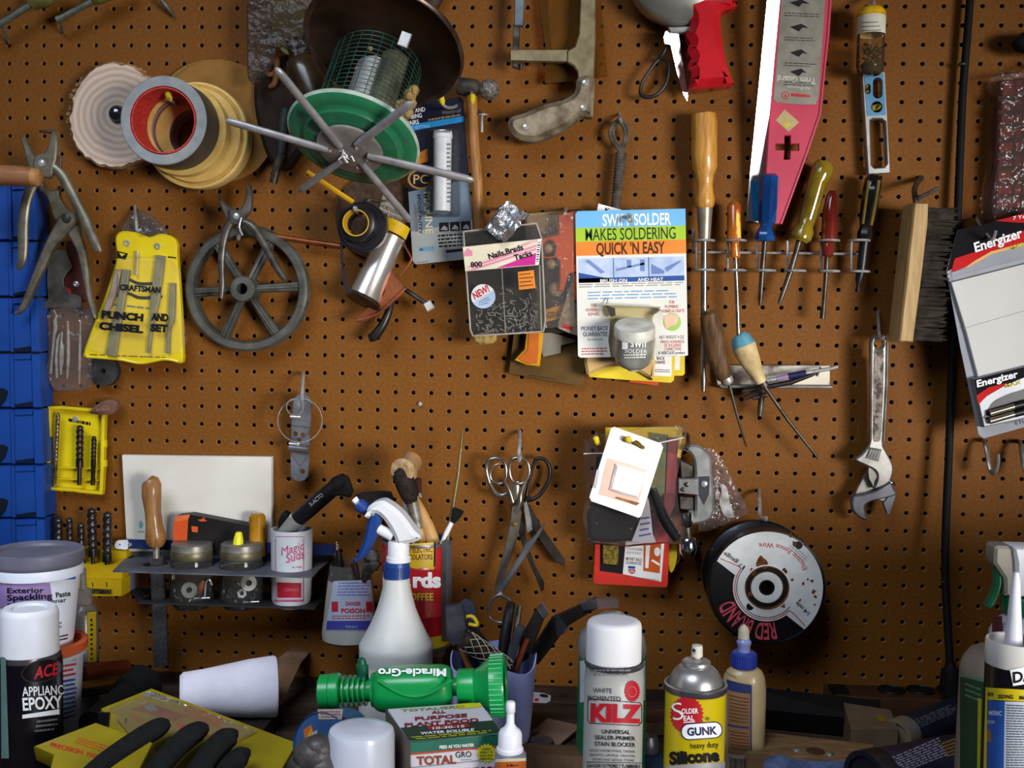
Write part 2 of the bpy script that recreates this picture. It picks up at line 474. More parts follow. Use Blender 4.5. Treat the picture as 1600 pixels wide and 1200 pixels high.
def wood_slice():
    rnd = random.Random(3); cx, cy, d = 183, 181, .034
    t = thing('wood_slice', P(cx, cy, 0), 'rough round slice of pale tree trunk with growth rings beside the tape', 'wood')
    out = []
    for i in range(72):
        a = 2*math.pi*i/72; r = 78+5*math.sin(a*3+1)*.4+rnd.uniform(-2.2, 2.2)
        out.append((cx+r*.985*math.cos(a), cy+r*1.06*math.sin(a)))
    o = P(cx, cy, d)
    mt = bpy.data.materials.new('tree_rings'); mt.use_nodes = True; N = mt.node_tree.nodes; L = mt.node_tree.links
    tc = N.new('ShaderNodeTexCoord'); mp = N.new('ShaderNodeMapping')
    mp.inputs['Location'].default_value = tuple(-(o-_org[t.name])); L.new(tc.outputs['Object'], mp.inputs[0])
    wv = N.new('ShaderNodeTexWave'); wv.wave_type = 'RINGS'; wv.rings_direction = 'Y'; wv.inputs['Scale'].default_value = 34
    wv.inputs['Distortion'].default_value = 2.4; wv.inputs['Detail'].default_value = 3; L.new(mp.outputs[0], wv.inputs['Vector'])
    rp = N.new('ShaderNodeValToRGB'); rp.color_ramp.elements[0].color = (*lin('#b59c86'), 1); rp.color_ramp.elements[1].color = (*lin('#cdb7a6'), 1)
    L.new(wv.outputs['Fac'], rp.inputs[0]); bs = N['Principled BSDF']; L.new(rp.outputs[0], bs.inputs['Base Color']); bs.inputs['Roughness'].default_value = .85
    bark = M('bark', '#a8845a', .9, 0, '#6d4c2c', 90, bump=.5)
    B().plate(out, d, .030, mt, bev=.003, side=bark).link('slab', t)
    bb = B(); k = mpp(d); rd = random.Random(8)
    for i in range(110):
        a = 2*math.pi*rd.random(); r = 75+rd.uniform(-1, 3)
        x, y = cx+r*.985*math.cos(a), cy+r*1.05*math.sin(a); s = rd.uniform(2, 4)*k
        bb.ball(P(x, y, d-.008-rd.random()*.010), s, bark, 8, (1.2, .8, 1))
    bb.link('bark', t)
    B().lathe(P(184, 178, d), (0, -1, 0), [(0, .012), (.005, .0115), (.009, .009), (.0115, .004), (.012, 0), (.0, -.002)], M('dark_chrome', '#77777e', .18, .9, '#4c4c54', 50), 24).link('bolt_head', t)
wood_slice()

def ring_y(cx, cy, ro, ri, d0, d1, mo, mf, mi_, t, name, bev=.0012):
    """roll with its axis straight out of the board; d0 front, d1 back; radii in px at the front"""
    k = mpp(d0, cx, cy); c = P(cx, cy, d0); L_ = d0-d1; ro *= k; ri *= k
    return B().lathe((c.x, -d1, c.z), (0, -1, 0), [(ri, 0, mo), (ro, 0, mo), (ro, L_-bev, mf), (ro-bev, L_, mf), (ri, L_, mi_), (ri, 0, mi_)], mo, 56, False).link(name, t)
def tape_rolls():
    card = M('brown_card', '#8d6630', .8, 0, '#7b5626', 30); cream = M('masking_tape', '#e0c17c', .6, 0, '#d3b069', 40)
    creamf = M('masking_tape_side', '#d8b56a', .7, 0, '#c9a257', 60); grey = M('tape_side_grey', '#8e9190', .6, 0, '#7f8282', 60)
    dk = M('duct_tape_face', '#3b393c', .45, 0, '#333135', 50); red = M('red_core', '#c43c34', .6, 0, '#b02c26', 200, (.42, .55))
    core = M('card_core', '#a59a92', .7, 0, '#7a3a34', 30, (.46, .54), grain=(.4, 14, .4))
    for (x, y, r, d, lab) in ((330, 188, 94, .010, 'lower brown sanding disc mostly hidden behind the front disc and tape'), (340, 190, 96, .014, 'large tan cardboard disc hanging behind the masking tape roll')):
        b = B(); c = P(x, y, d); k = mpp(d)
        b.lathe((c.x, -d+.003, c.z), (0, -1, 0), [(0, 0), (r*k, 0), (r*k, .003), (0, .003)], card, 64)
        one(b, 'cardboard_disc', lab, 'disc', 'cardboard discs behind the tape')
    t = thing('tape_roll', P(303, 208, .016), 'wide cream masking tape roll at the back, with raised rim', 'tape', 'tape rolls on one hook')
    k = mpp(.055); c = P(303, 210, .055)
    B().lathe((c.x, -.018, c.z), (0, -1, 0), [(.034, 0, cream), (.0700, 0, cream), (.0715, .006, cream), (.0700, .026, cream), (.0725, .027, cream), (.0715, .0305, cream), (.069, .0315, creamf), (.066, .029, creamf), (.064, .037, creamf), (.034, .037, core), (.034, 0, core)], cream, 64).link('tape', t)
    t = thing('tape_roll', P(281, 200, .058), 'middle tape roll, narrow pale band between duct tape and masking tape', 'tape', 'tape rolls on one hook')
    ring_y(283, 202, 70, 47, .074, .057, cream, creamf, core, t, 'tape')
    t = thing('tape_roll', P(255, 188, .075), 'grey duct tape roll at the front with red printed core', 'tape', 'tape rolls on one hook')
    ring_y(255, 188, 67.5, 52, .125, .075, dk, grey, red, t, 'tape')
    k = mpp(.121); c = P(255, 188, .125)
    b = B().lathe((c.x, -.077, c.z), (0, -1, 0), [(51.8*k, 0), (49.6*k, 0), (49.6*k, .0478), (51.8*k, .0478), (51.8*k, 0)], red, 56); b.link('core', t)
    hook([(288, 172, 0), (276, 163, .06), (266, 156, .100), (262, 147, .106)], 'yellow tipped peg hook inside the duct tape roll', YTIP)
tape_rolls()

def pouch_and_bag():
    le = M('dark_leather', '#332317', .7, 0, '#1e130c', 40, bump=.2)
    t = thing('tool_pouch', P(430, 160, 0), 'dark brown leather pouch with curled wooden scroll beside the tape', 'pouch')
    B().plate(smooth_path([(398, 118), (420, 92), (470, 84), (508, 110), (508, 190), (470, 232), (446, 262), (424, 255), (408, 222), (396, 165)], 4, True), .030, .026, le, bev=.006).link('body', t)
    sw = M('scroll_wood', '#8a6138', .5, 0, '#6a4522', 60)
    sp = [(424-r*math.cos(a), 108-r*math.sin(a), .034, w) for a, r, w in [(-2.9+.42*i, 5+.98*i, 3.2+.22*i) for i in range(13)]]
    B().px([(p[0], p[1], p[2], min(p[3], 5.5)) for p in sp]+[(430, 128, .034, 5), (420, 136, .034, 3.5)], sw, n=3).link('scroll', t)
    b = B().px([(447, 170, .038, 9), (442, 205, .038, 8), (439, 240, .038, 7)], M('gun_blue', '#39413f', .45, .4, '#262c2b', 40))
    b.px([(439, 240, .038, 7.5), (433, 262, .038, 6.5), (427, 286, .038, 6)], STEELD)
    one(b, 'metal_rod', 'dark grey round rod with ringed tip hanging under the leather pouch', 'rod')
    t = thing('bottle', P(480, 130, .03), 'dark brown wrapped bottle tucked behind the feeder pan', 'bottle')
    br = M('brown_bottle', '#4a3620', .3, 0, '#2c1d10', 30, coat=.4)
    B().px([(466, 92, .05, 20), (474, 110, .05, 27), (490, 150, .05, 29), (497, 176, .05, 26)], br, seg=18).link('body', t)
    B().px([(458, 62, .05, 13), (466, 92, .05, 14)], br, seg=16, smooth=False).link('neck', t)
    b = B(); cl = CLEAR('bag_film_brown', '#cfc6c0', .2, .15, .05, '#a89c90', .7)
    b.plate(smooth_path([(394, -14), (486, -14), (484, 60), (470, 96), (440, 70), (424, 96), (406, 122), (388, 124), (386, 70)], 3, True), .062, .012, cl, bev=.002)
    am = M('amber_sheet', '#8a7c46', .5, 0, '#6b6034', 40)
    t = thing('plastic_bag', P(430, 30, .05), 'clear crinkled plastic bag at the top edge above the leather pouch', 'bag')
    b.link('film', t)
    B().plate(smooth_path([(424, -14), (468, -14), (476, 40), (464, 78), (446, 84), (430, 62), (423, 30)], 4, True), .057, .002, am).link('insert', t)
    dk = M('hammer_wood_dark', '#453226', .6, 0, '#2c1d14', 40)
    b = B().px([(690, -22, .012, 12), (664, 24, .012, 14)], dk, smooth=False, seg=14); b.px([(622, -10, .02, 3.2), (624, 8, .012, 3.2)], ZINC, smooth=False)
    one(b, 'wooden_stick', 'dark wooden handle end slanting in above the feeder pan', 'handle')
pouch_and_bag()

def bird_feeder():
    hub = P(546, 236, .235)
    ax = (hub-P(600, 72, .142)).normalized()             # from the lid towards the perches
    hp = Plane(hub, -ax if (-ax).dot(CAM-hub) > 0 else ax)
    t = thing('bird_feeder', P(598, 90, .02), 'green and black wire mesh bird feeder with metal star perch hung sideways', 'bird feeder')
    def at(h): return hub - ax*h
    pan = M('feeder_lid', '#3a2c24', .28, .35, '#1d1511', 18); panr = M('lid_rim', '#5d4a40', .3, .6, '#3c2c25', 40)
    lid = at(.168)
    B().lathe(lid, -ax, [(0, .030, pan), (.030, .030, pan), (.050, .026, pan), (.082, .014, pan), (.0955, .004, panr), (.0993, .0, panr), (.1015, .0015, panr), (.103, .005, pan), (.098, .010, pan), (.086, .020, pan), (.05, .034, pan), (0, .036)], pan, 72).link('lid', t)
    wire = M('green_wire', '#2d5a4c', .4, .3, '#1c3d33', 60)
    b = B(); R = .0545; u = ax.orthogonal().normalized(); w = ax.cross(u)
    h0, h1 = .030, .142; nv = 26
    for i in range(nv):
        a = 2*math.pi*i/nv; q = u*(R*math.cos(a))+w*(R*math.sin(a))
        b.tube([at(h0)+q, at(h1)+q], .0005, wire, 5, False)
    for j in range(17):
        h = h0+(h1-h0)*j/16
        b.tube([at(h)+u*(R*math.cos(a))+w*(R*math.sin(a)) for a in [2*math.pi*i/36 for i in range(36)]], .00045, wire, 5, False, True)
    b.link('mesh_cage', t)
    tb = M('seed_tube', '#5d5a48', .4, 0, '#3a3427', 40); rib = M('ribbed_metal', '#c3c3bf', .3, .6, '#92928e', 40)
    pr = [(0, .020)]
    for i in range(22): pr += [(.0245, .022+.0052*i), (.0225, .0246+.0052*i)]
    pr += [(0, .139)]
    B().lathe(hub, -ax, pr, rib, 32).link('inner_tube', t)
    B().lathe(hub, -ax, [(.0505, .020), (.0505, .028), (.047, .028), (.047, .020)], STEELD, 40).link('collar', t)
    B().lathe(at(.020)+ax.cross(V((1, 0, 0))).normalized()*.012+V((.024, 0, 0)), -ax, [(.015, 0), (.017, .05), (.017, .118), (.010, .118)], tb, 20).link('seed_strip', t)
    sd = M('caked_seed', '#a98c56', .9, 0, '#7a5f34', 120, bump=.6)
    b = B(); rd = random.Random(5); c0 = at(.078)+V((.052, -.002, -.002))
    for i in range(16): b.ball(c0+ax*rd.uniform(-.026, .024)+V((rd.uniform(-.006, .006), rd.uniform(-.008, .006), rd.uniform(-.006, .006))), rd.uniform(.006, .010), sd, 8)
    b.link('caked_seed', t); b = B()
    for i in range(10): b.ball(at(rd.uniform(.12, .15))+V((rd.uniform(-.03, .0), rd.uniform(-.03, .0), rd.uniform(-.01, .012))), rd.uniform(.003, .0055), sd, 8)
    b.link('seed_crumbs', t)['kind'] = 'stuff'
    clip = B(); q0 = at(.138)+V((.040, -.036, .024)); clip.box(q0, (.013, .004, .018), STEELB, Matrix.Rotation(math.radians(20), 3, 'Y'), .001); clip.link('clip', t)
    gr = M('green_enamel', '#2a7c52', .35, 0, '#226a45', 14, coat=.2); rim = M('pale_rim', '#b7c3b4', .4, 0, '#8fa294', 60)
    grd = M('green_enamel_deep', '#256f4a', .35, 0, '#1d5e3e', 14, coat=.3)
    B().lathe(hub, -ax, [(0, .006, grd), (.046, .006, grd), (.0565, .008, grd), (.060, .0125, gr), (.063, .0135, gr), (.068, .0125, gr), (.078, .017, rim), (.0805, .0195, rim), (.0797, .0215, gr), (.066, .017, gr), (0, .017)], gr, 72).link('base_tray', t)
    hubm = M('hub_metal', '#968e8a', .35, .35, '#776e6a', 50)
    b_ = B().lathe(hub, -ax, [(0, -.0005), (.0385, 0), (.0400, .001), (.0400, .004), (0, .004)], hubm, 48); hubp = b_.link('hub_plate', t)
    perch = M('perch_metal', '#a8a3a3', .38, .4, '#8a8484', 60)
    for (x0, y0), (x1, y1), r in (((523, 219), (431, 106), 6.4), ((497, 230), (353, 188), 6.4), ((566, 220), (644, 160), 6.4), ((590, 247), (741, 282), 6.8), ((574, 266), (642, 347), 6.2), ((524, 258), (467, 299), 5.6)):
        a, e = hp.at(x0, y0, .002), hp.at(x1, y1, .002); k = .00079
        dirr = (e-a).normalized()
        B().tube([a-dirr*.012, a, e-dirr*.010, e-dirr*.003, e], [r*k*.8, r*k, r*k, r*k*.8, r*k*.3], perch, 12, flat=.8, fdir=hp.n).link('perch', t)
    b = B()
    for (x, y) in ((527, 225), (557, 232), (573, 250), (559, 262), (515, 236), (540, 252)):
        b.lathe(hp.at(x, y, .0), hp.n, [(.0026, 0), (.0022, .0014), (0, .002)], STEELB, 10)
    b.link('rivets', hubp)
    b = B(); rd = random.Random(9)
    for i in range(7):
        p = hp.at(544+rd.uniform(-12, 10), 246+rd.uniform(-6, 6), .002); q = p+V((rd.uniform(-.012, .012), -.003, rd.uniform(-.008, .008)))
        b.tube([p, (p+q)/2+V((0, -.004, .003)), q], .0009, WHITEP, 6)
    b.link('wire_knot', hubp)
bird_feeder()

def epoxy_card():
    t = thing('epoxy_package', P(690, 170, 0), 'navy blister card of marine epoxy hanging between feeder and hammer', 'package')
    d = .026; S = BP(d)
    navy = M('navy_card', '#16172b', .35, 0, '#101122', 20, coat=.3); grey = M('bluegrey_card', '#71818f', .35, 0, '#627283', 20, coat=.3)
    lt = M('palegrey_card', '#a2a8a6', .35, 0, '#969c9b', 20, coat=.3)
    out = [(634, 168), (719, 151), (724, 158), (742, 400), (738, 404), (650, 413), (645, 408), (638, 300)]
    b = B().plate(out, d, .0015, lt)
    b.patch([(634, 168), (719, 151), (724, 158), (733, 280), (638, 300)], S, navy)
    b.patch([(638, 300), (733, 280), (738, 345), (642, 362)], S, grey)
    b.patch([(635, 196), (725, 181), (726, 190), (635, 206)], S, M('cyan_band', '#1f83c0', .4), .0004)
    b.stext('ZONE AND', S, 627, 179, 7, INKW, 38, -8, .01); b.stext('PLUMBING', S, 626, 188, 7, INKW, 34, -8, .01); b.stext('REPAIRS', S, 628, 197, 7, INKW, 27, -8, .01)
    b.stext('FAST SETTING', S, 634, 204, 5, M('pale_blue_ink', '#8fc4e0', .5), 38, -8)
    b.stext('Waterproof', S, 691, 179, 6, INKG, 30, -8); b.greek(S, ((669, 185), (722, 177), (722, 181), (669, 190)), 1, M('tan_ink', '#96804e', .5), 4)
    org = M('orange_burst', '#d8862a', .5, 0, '#b9661c', 60)
    b.patch([(652, 240), (668, 232), (669, 252), (652, 257)], S, org, .0004)
    b.patch(circ(657, 280, 20, 16), S, M('gold_ring', '#a07a3a', .5), .0004); b.patch(circ(657, 280, 16.5, 13), S, navy, .0006)
    b.stext('PC', S, 646, 287, 15, M('gold_ink', '#c8a060', .5), 24, 0, .01, .0009)
    b.stext('MARINE', S, 662, 300, 12, M('cream_ink', '#c9c2a4', .5), 66, 87, .02, .0006)
    b.stext('EPOXY PUTTY', S, 652, 304, 5, INK, 62, 87, .015, .0006); b.greek(S, ((645, 302), (650, 300), (655, 380), (650, 380)), 1, INKG, 3)
    for i in range(3):
        x = 686+17*i; b.patch([(x, 348-i), (x+15, 347-i), (x+15.5, 361-i), (x+.5, 362-i)], S, INK, .0004); b.patch([(x+2, 359-i), (x+8, 352-i), (x+13, 356-i), (x+13, 360-i)], S, lt, .0006)
    b.greek(S, ((684, 366), (738, 362), (739, 384), (686, 388)), 4, INK, 7, .5); b.patch([(697, 391), (724, 388), (724, 392), (697, 395)], S, INK, .0004)
    b.stext('MIXES', S, 655, 393, 7, M('cyan_ink', '#2a90c8', .5), 23, -4, .01, shear=.2); b.greek(S, ((651, 409), (676, 406), (676, 409), (651, 412)), 1, INKG, 2)
    b.link('card', t)
    wt = M('white_tube', '#e4e4e2', .3, 0, '#d3d3d2', 40, coat=.5)
    c = P(692, 206, .043); k = mpp(.04)
    o, pr = vprof(692, .042, [(203, 5), (205, 14.5), (216, 15.5), (217, 14), (330, 13.5), (331, 5)])
    b = B().lathe(o, (0, 0, 1), pr, wt, 24)
    b.greek(Cyl((o.x, -.042, 0), (0, 0, 1), 14*k), ((698, 222), (705, 222), (705, 318), (699, 318)), 14, INKG, 12, .4, .0006)
    b.link('tube', t)
    b = B(); b.plate(rrect(671, 200, 716, 336, 6), .058, .031, CLEAR('blister', '#f4f6f8', .22, .08, .02, wr=.35), bev=.006); b.link('blister', t)
    hook([(716, 158, 0), (712, 166, .03), (700, 168, .05), (692, 163, .062), (689, 152, .066)], 'yellow tipped peg hook holding the navy epoxy card', YTIP)
epoxy_card()

def ball_hammer():
    t = thing('ball_peen_hammer', P(742, 150, 0), 'ball peen hammer with worn ash handle hanging by its pitted head', 'hammer')
    iron = M('pitted_iron', '#4f4842', .55, .5, '#2f2a26', 80, bump=.3); pit = M('pitted_ball', '#8d8880', .45, .5, '#544e48', 220, (.4, .6), bump=1.0, bs=500)
    B().px([(716, 134, .036, 13), (726, 136, .036, 14), (744, 138, .036, 13.5), (750, 138, .036, 8), (755, 139, .036, 8)], iron, smooth=False, seg=18).link('head', t)
    B().ball(P(764, 140, .036), 16.3*mpp(.036), pit, 22).link('ball_peen', t)
    B().px([(737, 150, .032, 9), (738, 180, .032, 8.5), (741, 230, .032, 8.5), (746, 290, .032, 8.5), (748, 340, .032, 8), (750, 372, .032, 8.5), (750, 378, .032, 5)], M('ash_handle', '#a8763c', .45, 0, '#7d5224', 26, (.3, .7), grain=(9, 9, 1)), seg=16, flat=1.2).link('handle', t)
    t = hook([(735, 128, 0), (737, 150, .06), (738, 156, .066), (738, 150, .068)], 'yellow tipped peg hook over the ball peen hammer handle', YTIP)
    t = thing('eye_bolt', P(753, 181, 0), 'small zinc eye pin sticking out beside the hammer handle', 'hook')
    B().px([(741, 170, .03, 2.6), (748, 175, .03, 2.8), (753, 180, .032, 3)], STEELD).link('shank', t)
    o = P(754, 180, .034); B().lathe(o, (0, 0, 1), [(.0025, -.001), (.0075, -.001), (.0075, .001), (.0025, .001), (.0025, -.001)], ZINC, 20).link('washer', t)
    B().px([(753, 180, .034, 2.2), (753, 207, .034, 2.2)], STEELB, smooth=False).link('pin', t)
ball_hammer()

def hacksaw():
    t = thing('hacksaw', P(870, 60, 0), 'old hacksaw frame with pitted cast pistol grip hanging upside down', 'saw')
    fm = M('hacksaw_steel', '#8b7d5d', .42, .55, '#6d5f43', 60, (.3, .6)); cast = M('cast_grip', '#94866f', .5, .4, '#5b4d3c', 55, (.3, .6), bump=.35, bs=150)
    B().plate([(907, -14), (931, -14), (931, 60), (928, 122), (903, 122), (902, 112), (896, 103), (886, 97), (886, 79), (898, 72), (904, 52)], .045, .012, fm, bev=.002).link('frame', t)
    B().plate([(797, 77), (888, 77), (888, 97), (797, 95)], .042, .008, fm, bev=.0015).link('slide_bar', t)
    g = smooth_path([(903, 120), (928, 120), (927, 165), (925, 181), (908, 181), (892, 195), (862, 211), (836, 220), (812, 217), (798, 206), (793, 191), (800, 181), (820, 175), (850, 162), (878, 155), (898, 143)], 3, True)
    b_ = B().plate(g, .052, .026, cast, bev=.007); grip = b_.link('grip', t)
    b = B()
    for x, y in ((914, 130), (911, 169), (821, 199)): b.lathe(P(x, y, .0525), (0, -1, 0), [(.0042, 0), (.0036, .0016), (0, .0022)], STEELB, 16)
    b.link('rivet', grip)
    bl = M('bluegrey_paint', '#6f7880', .4, .3, '#565c62', 40)
    B().plate([(804, -14), (820, -14), (817, 40), (803, 40)], .040, .010, bl, bev=.0015).link('blade_holder', t)
    B().plate([(802, 38), (812, 38), (810, 108), (800, 104)], .036, .006, STEELD, bev=.001).px([(814, 100, .038, 4), (814, 110, .036, 3)], STEELD).link('tension_pin', t)
    t = thing('plastic_bag', P(895, 60, 0), 'amber tinted plastic sleeve hanging behind the hacksaw frame', 'bag')
    B().plate([(842, -14), (938, -14), (944, 60), (949, 118), (922, 123), (880, 128), (851, 130), (853, 80)], .018, .004, CLEAR('amber_film', '#d9b878', .08, .25, .12, '#a07c3c', .15)).link('film', t)
    B().plate(smooth_path([(858, -14), (900, -14), (904, 40), (900, 88), (880, 97), (862, 80)], 3, True), .015, .005, M('amber_refill', '#7e5c22', .4, 0, '#5b3f15', 24), bev=.001).link('insert', t)
hacksaw()

def pistol_tool():
    t = thing('grip_tool', P(1090, 40, 0), 'tool with rounded grey metal body and red finger-grooved pistol grip', 'tool')
    gm = M('spun_grey', '#a9a8a0', .34, .65, '#8d8c84', 20); red = M('red_vinyl', '#c21a24', .28, 0, '#ae141d', 20, coat=.5)
    c = P(1066, -46, .03); k = mpp(.06)
    B().lathe((c.x, -.028, c.z), (0, -1, 0), [(0, 0), (88*k, 0), (90*k, .004), (88*k, .022), (80*k, .032), (60*k, .040), (0, .044)], gm, 64).link('body', t)
    B().plate([(1044, 42), (1056, 42), (1080, 41), (1080, 50), (1048, 50)], .052, .016, STEELB, bev=.001).link('collar', t)
    g = smooth_path([(1064, -14), (1150, -4), (1147, 8), (1132, 14), (1127, 22), (1129, 55), (1136, 95), (1146, 122), (1146, 130), (1120, 133), (1083, 136), (1079, 131), (1082, 110), (1077, 103), (1078, 94), (1082, 88), (1076, 78), (1077, 69), (1080, 64), (1074, 54), (1074, 46), (1078, 41), (1080, 25)], 3, True)
    B().plate(g, .066, .036, red, bev=.010).link('grip', t)
    t = thing('scissors', P(1040, 60, 0), 'old scissors with black finger loop and one gleaming blade below grey tool', 'scissors')
    n = glint(P(1056, 100, .03)); Sf = Plane(P(1056, 100, .034), n)
    pol = M('polished_blade', '#f4f3ee', .25, .85, '#e8e7e2', 20)
    B().splate([(1040, 49), (1060, 49), (1063, 75), (1069, 112), (1075, 150), (1074, 158), (1068, 148), (1058, 115), (1048, 70), (1039, 68), (1037, 58)], Sf, .0018, pol).link('blade', t)
    B().px([(1044, 68, .03, 3), (1036, 84, .028, 3), (1031, 92, .026, 3)], BLACKP).px(smooth_path([(1031, 92, .025, 2.8), (1043, 97, .025, 2.8), (1045, 112, .025, 2.8), (1040, 132, .025, 2.8), (1026, 148, .025, 3), (1010, 152, .025, 3), (1001, 146, .025, 3), (1003, 130, .025, 2.8), (1014, 112, .025, 2.6)], 4, True), BLACKP, smooth=False, closed=True).link('finger_loop', t)
pistol_tool()

def cord_bundle():
    t = thing('cord_bundle', P(968, 200, 0), 'coiled dark cord bundle wrapped round its middle, hanging by loop', 'cord')
    cm = M('grey_cord', '#5c5248', .7, 0, '#3a332c', 90)
    for pts in (((972, 240), (958, 222), (953, 206), (960, 193), (968, 188), (977, 193), (982, 206), (979, 222), (970, 240)), ((974, 240), (962, 220), (958, 206), (963, 196), (969, 192), (974, 198), (977, 208), (975, 222), (968, 240))):
        B().px([(x, y, .022, 2.8) for x, y in pts], cm, seg=8).link('strand', t)
    b = B(); pts = []
    for i in range(41):
        f = i/40; pts.append((971-10*f, 238+94*f, .022, (9.6 if i % 2 else 8.0)-1.2*f))
    b.px(pts, cm, smooth=False, seg=14); b.link('wrapping', t)
    hook([(968, 178, 0), (969, 184, .020), (970, 191, .028), (970, 187, .034)], 'small wire hook above the coiled dark cord')
cord_bundle()

def trim_guard():
    t = thing('trim_guard', P(1230, 60, 0), 'red paint trim guard with bright metal blade and upside down label', 'paint guard')
    red = M('guard_red', '#c13d52', .4, 0, '#b0324a', 14); d = .030; S = BP(d)
    out = [(1210, -16), (1301, -16), (1296, 60), (1289, 120), (1283, 178), (1262, 240), (1240, 300), (1222, 350), (1192, 350), (1196, 280), (1202, 180)]
    cross = [(1226, 212), (1235, 212), (1235, 225), (1248, 225), (1248, 235), (1235, 235), (1234, 249), (1225, 249), (1226, 234), (1212, 234), (1212, 225), (1226, 225)]
    b = B().plate(out, d, .006, red, [cross], .0012)
    b.px([(1299, -16, d, 2.2), (1293, 60, d, 2.2), (1281, 178, d, 2.2), (1260, 240, d, 2.2), (1220, 350, d, 2.2)], red, smooth=False, seg=8)
    lab = M('silver_label', '#8f8b7e', .4, .3, '#7d796d', 60)
    f = quadmap([(1222, -12), (1290, -8), (1277, 163), (1209, 158)])
    b.patch(smooth_path([(1222, -12), (1290, -8), (1279, 150), (1275, 163), (1250, 163), (1214, 160), (1209, 155)], 1, True), S, lab, .0003)
    b.stext('Trim Guard', S, 1275, 122, 10, M('label_pale', '#c9c5b8', .5), 60, 184, .015, .0006); b.stext('All-Purpose', S, 1266, 136, 5, M('label_pale', '#c9c5b8', .5), 36, 184, 0, .0006)
    b.greek(S, ((1236, 145), (1268, 148), (1267, 153), (1236, 151)), 1, INKR, 8, .8, .0006); b.patch(circ(1227, 149, 6), S, INKR, .0005); b.patch(circ(1227, 149, 4.6), S, lab, .0006); b.patch([(1225, 152), (1230, 151), (1227, 146)], S, INKR, .0008)
    rd = random.Random(4)
    for y in (4, 42, 82, 112):
        b.greek(S, ((1226, y-2+16), (1283-y*.07, y+1+16), (1283-y*.07, y+12+12), (1225, y+10+12)), 2, INK, y, .3, .0006)
        b.patch([(1234, y), (1252, y-5), (1266-y*.05, y+2), (1254, y+1), (1248, y+7)], S, INK, .0006)
    b.patch([(1212, 188), (1226, 171), (1249, 191), (1232, 206)], S, M('price_sticker', '#b9a679', .6, 0, '#ab9668', 50), .0004)
    b.patch([(1222, 195), (1230, 190), (1238, 194), (1229, 201)], S, M('sticker_yellow', '#c9b94a', .6), .0007)
    b.link('handle', t)
    n = glint(P(1196, 120, .03)); Sf = Plane(P(1200, 160, .033), n)
    B().splate([(1200, -16), (1220, -16), (1210, 90), (1202, 180), (1196, 270), (1192, 348), (1166, 345), (1172, 270), (1186, 130)], Sf, .0012, M('guard_blade', '#f2f2f0', .3, .85, '#e4e4e2', 20)).patch([(1173, 282), (1186, 285), (1184, 346), (1176, 344)], Sf, M('blue_reflection', '#2f93d8', .25, .3), .0004).link('blade', t)  # blue patch paints a reflection on the lower blade
trim_guard()

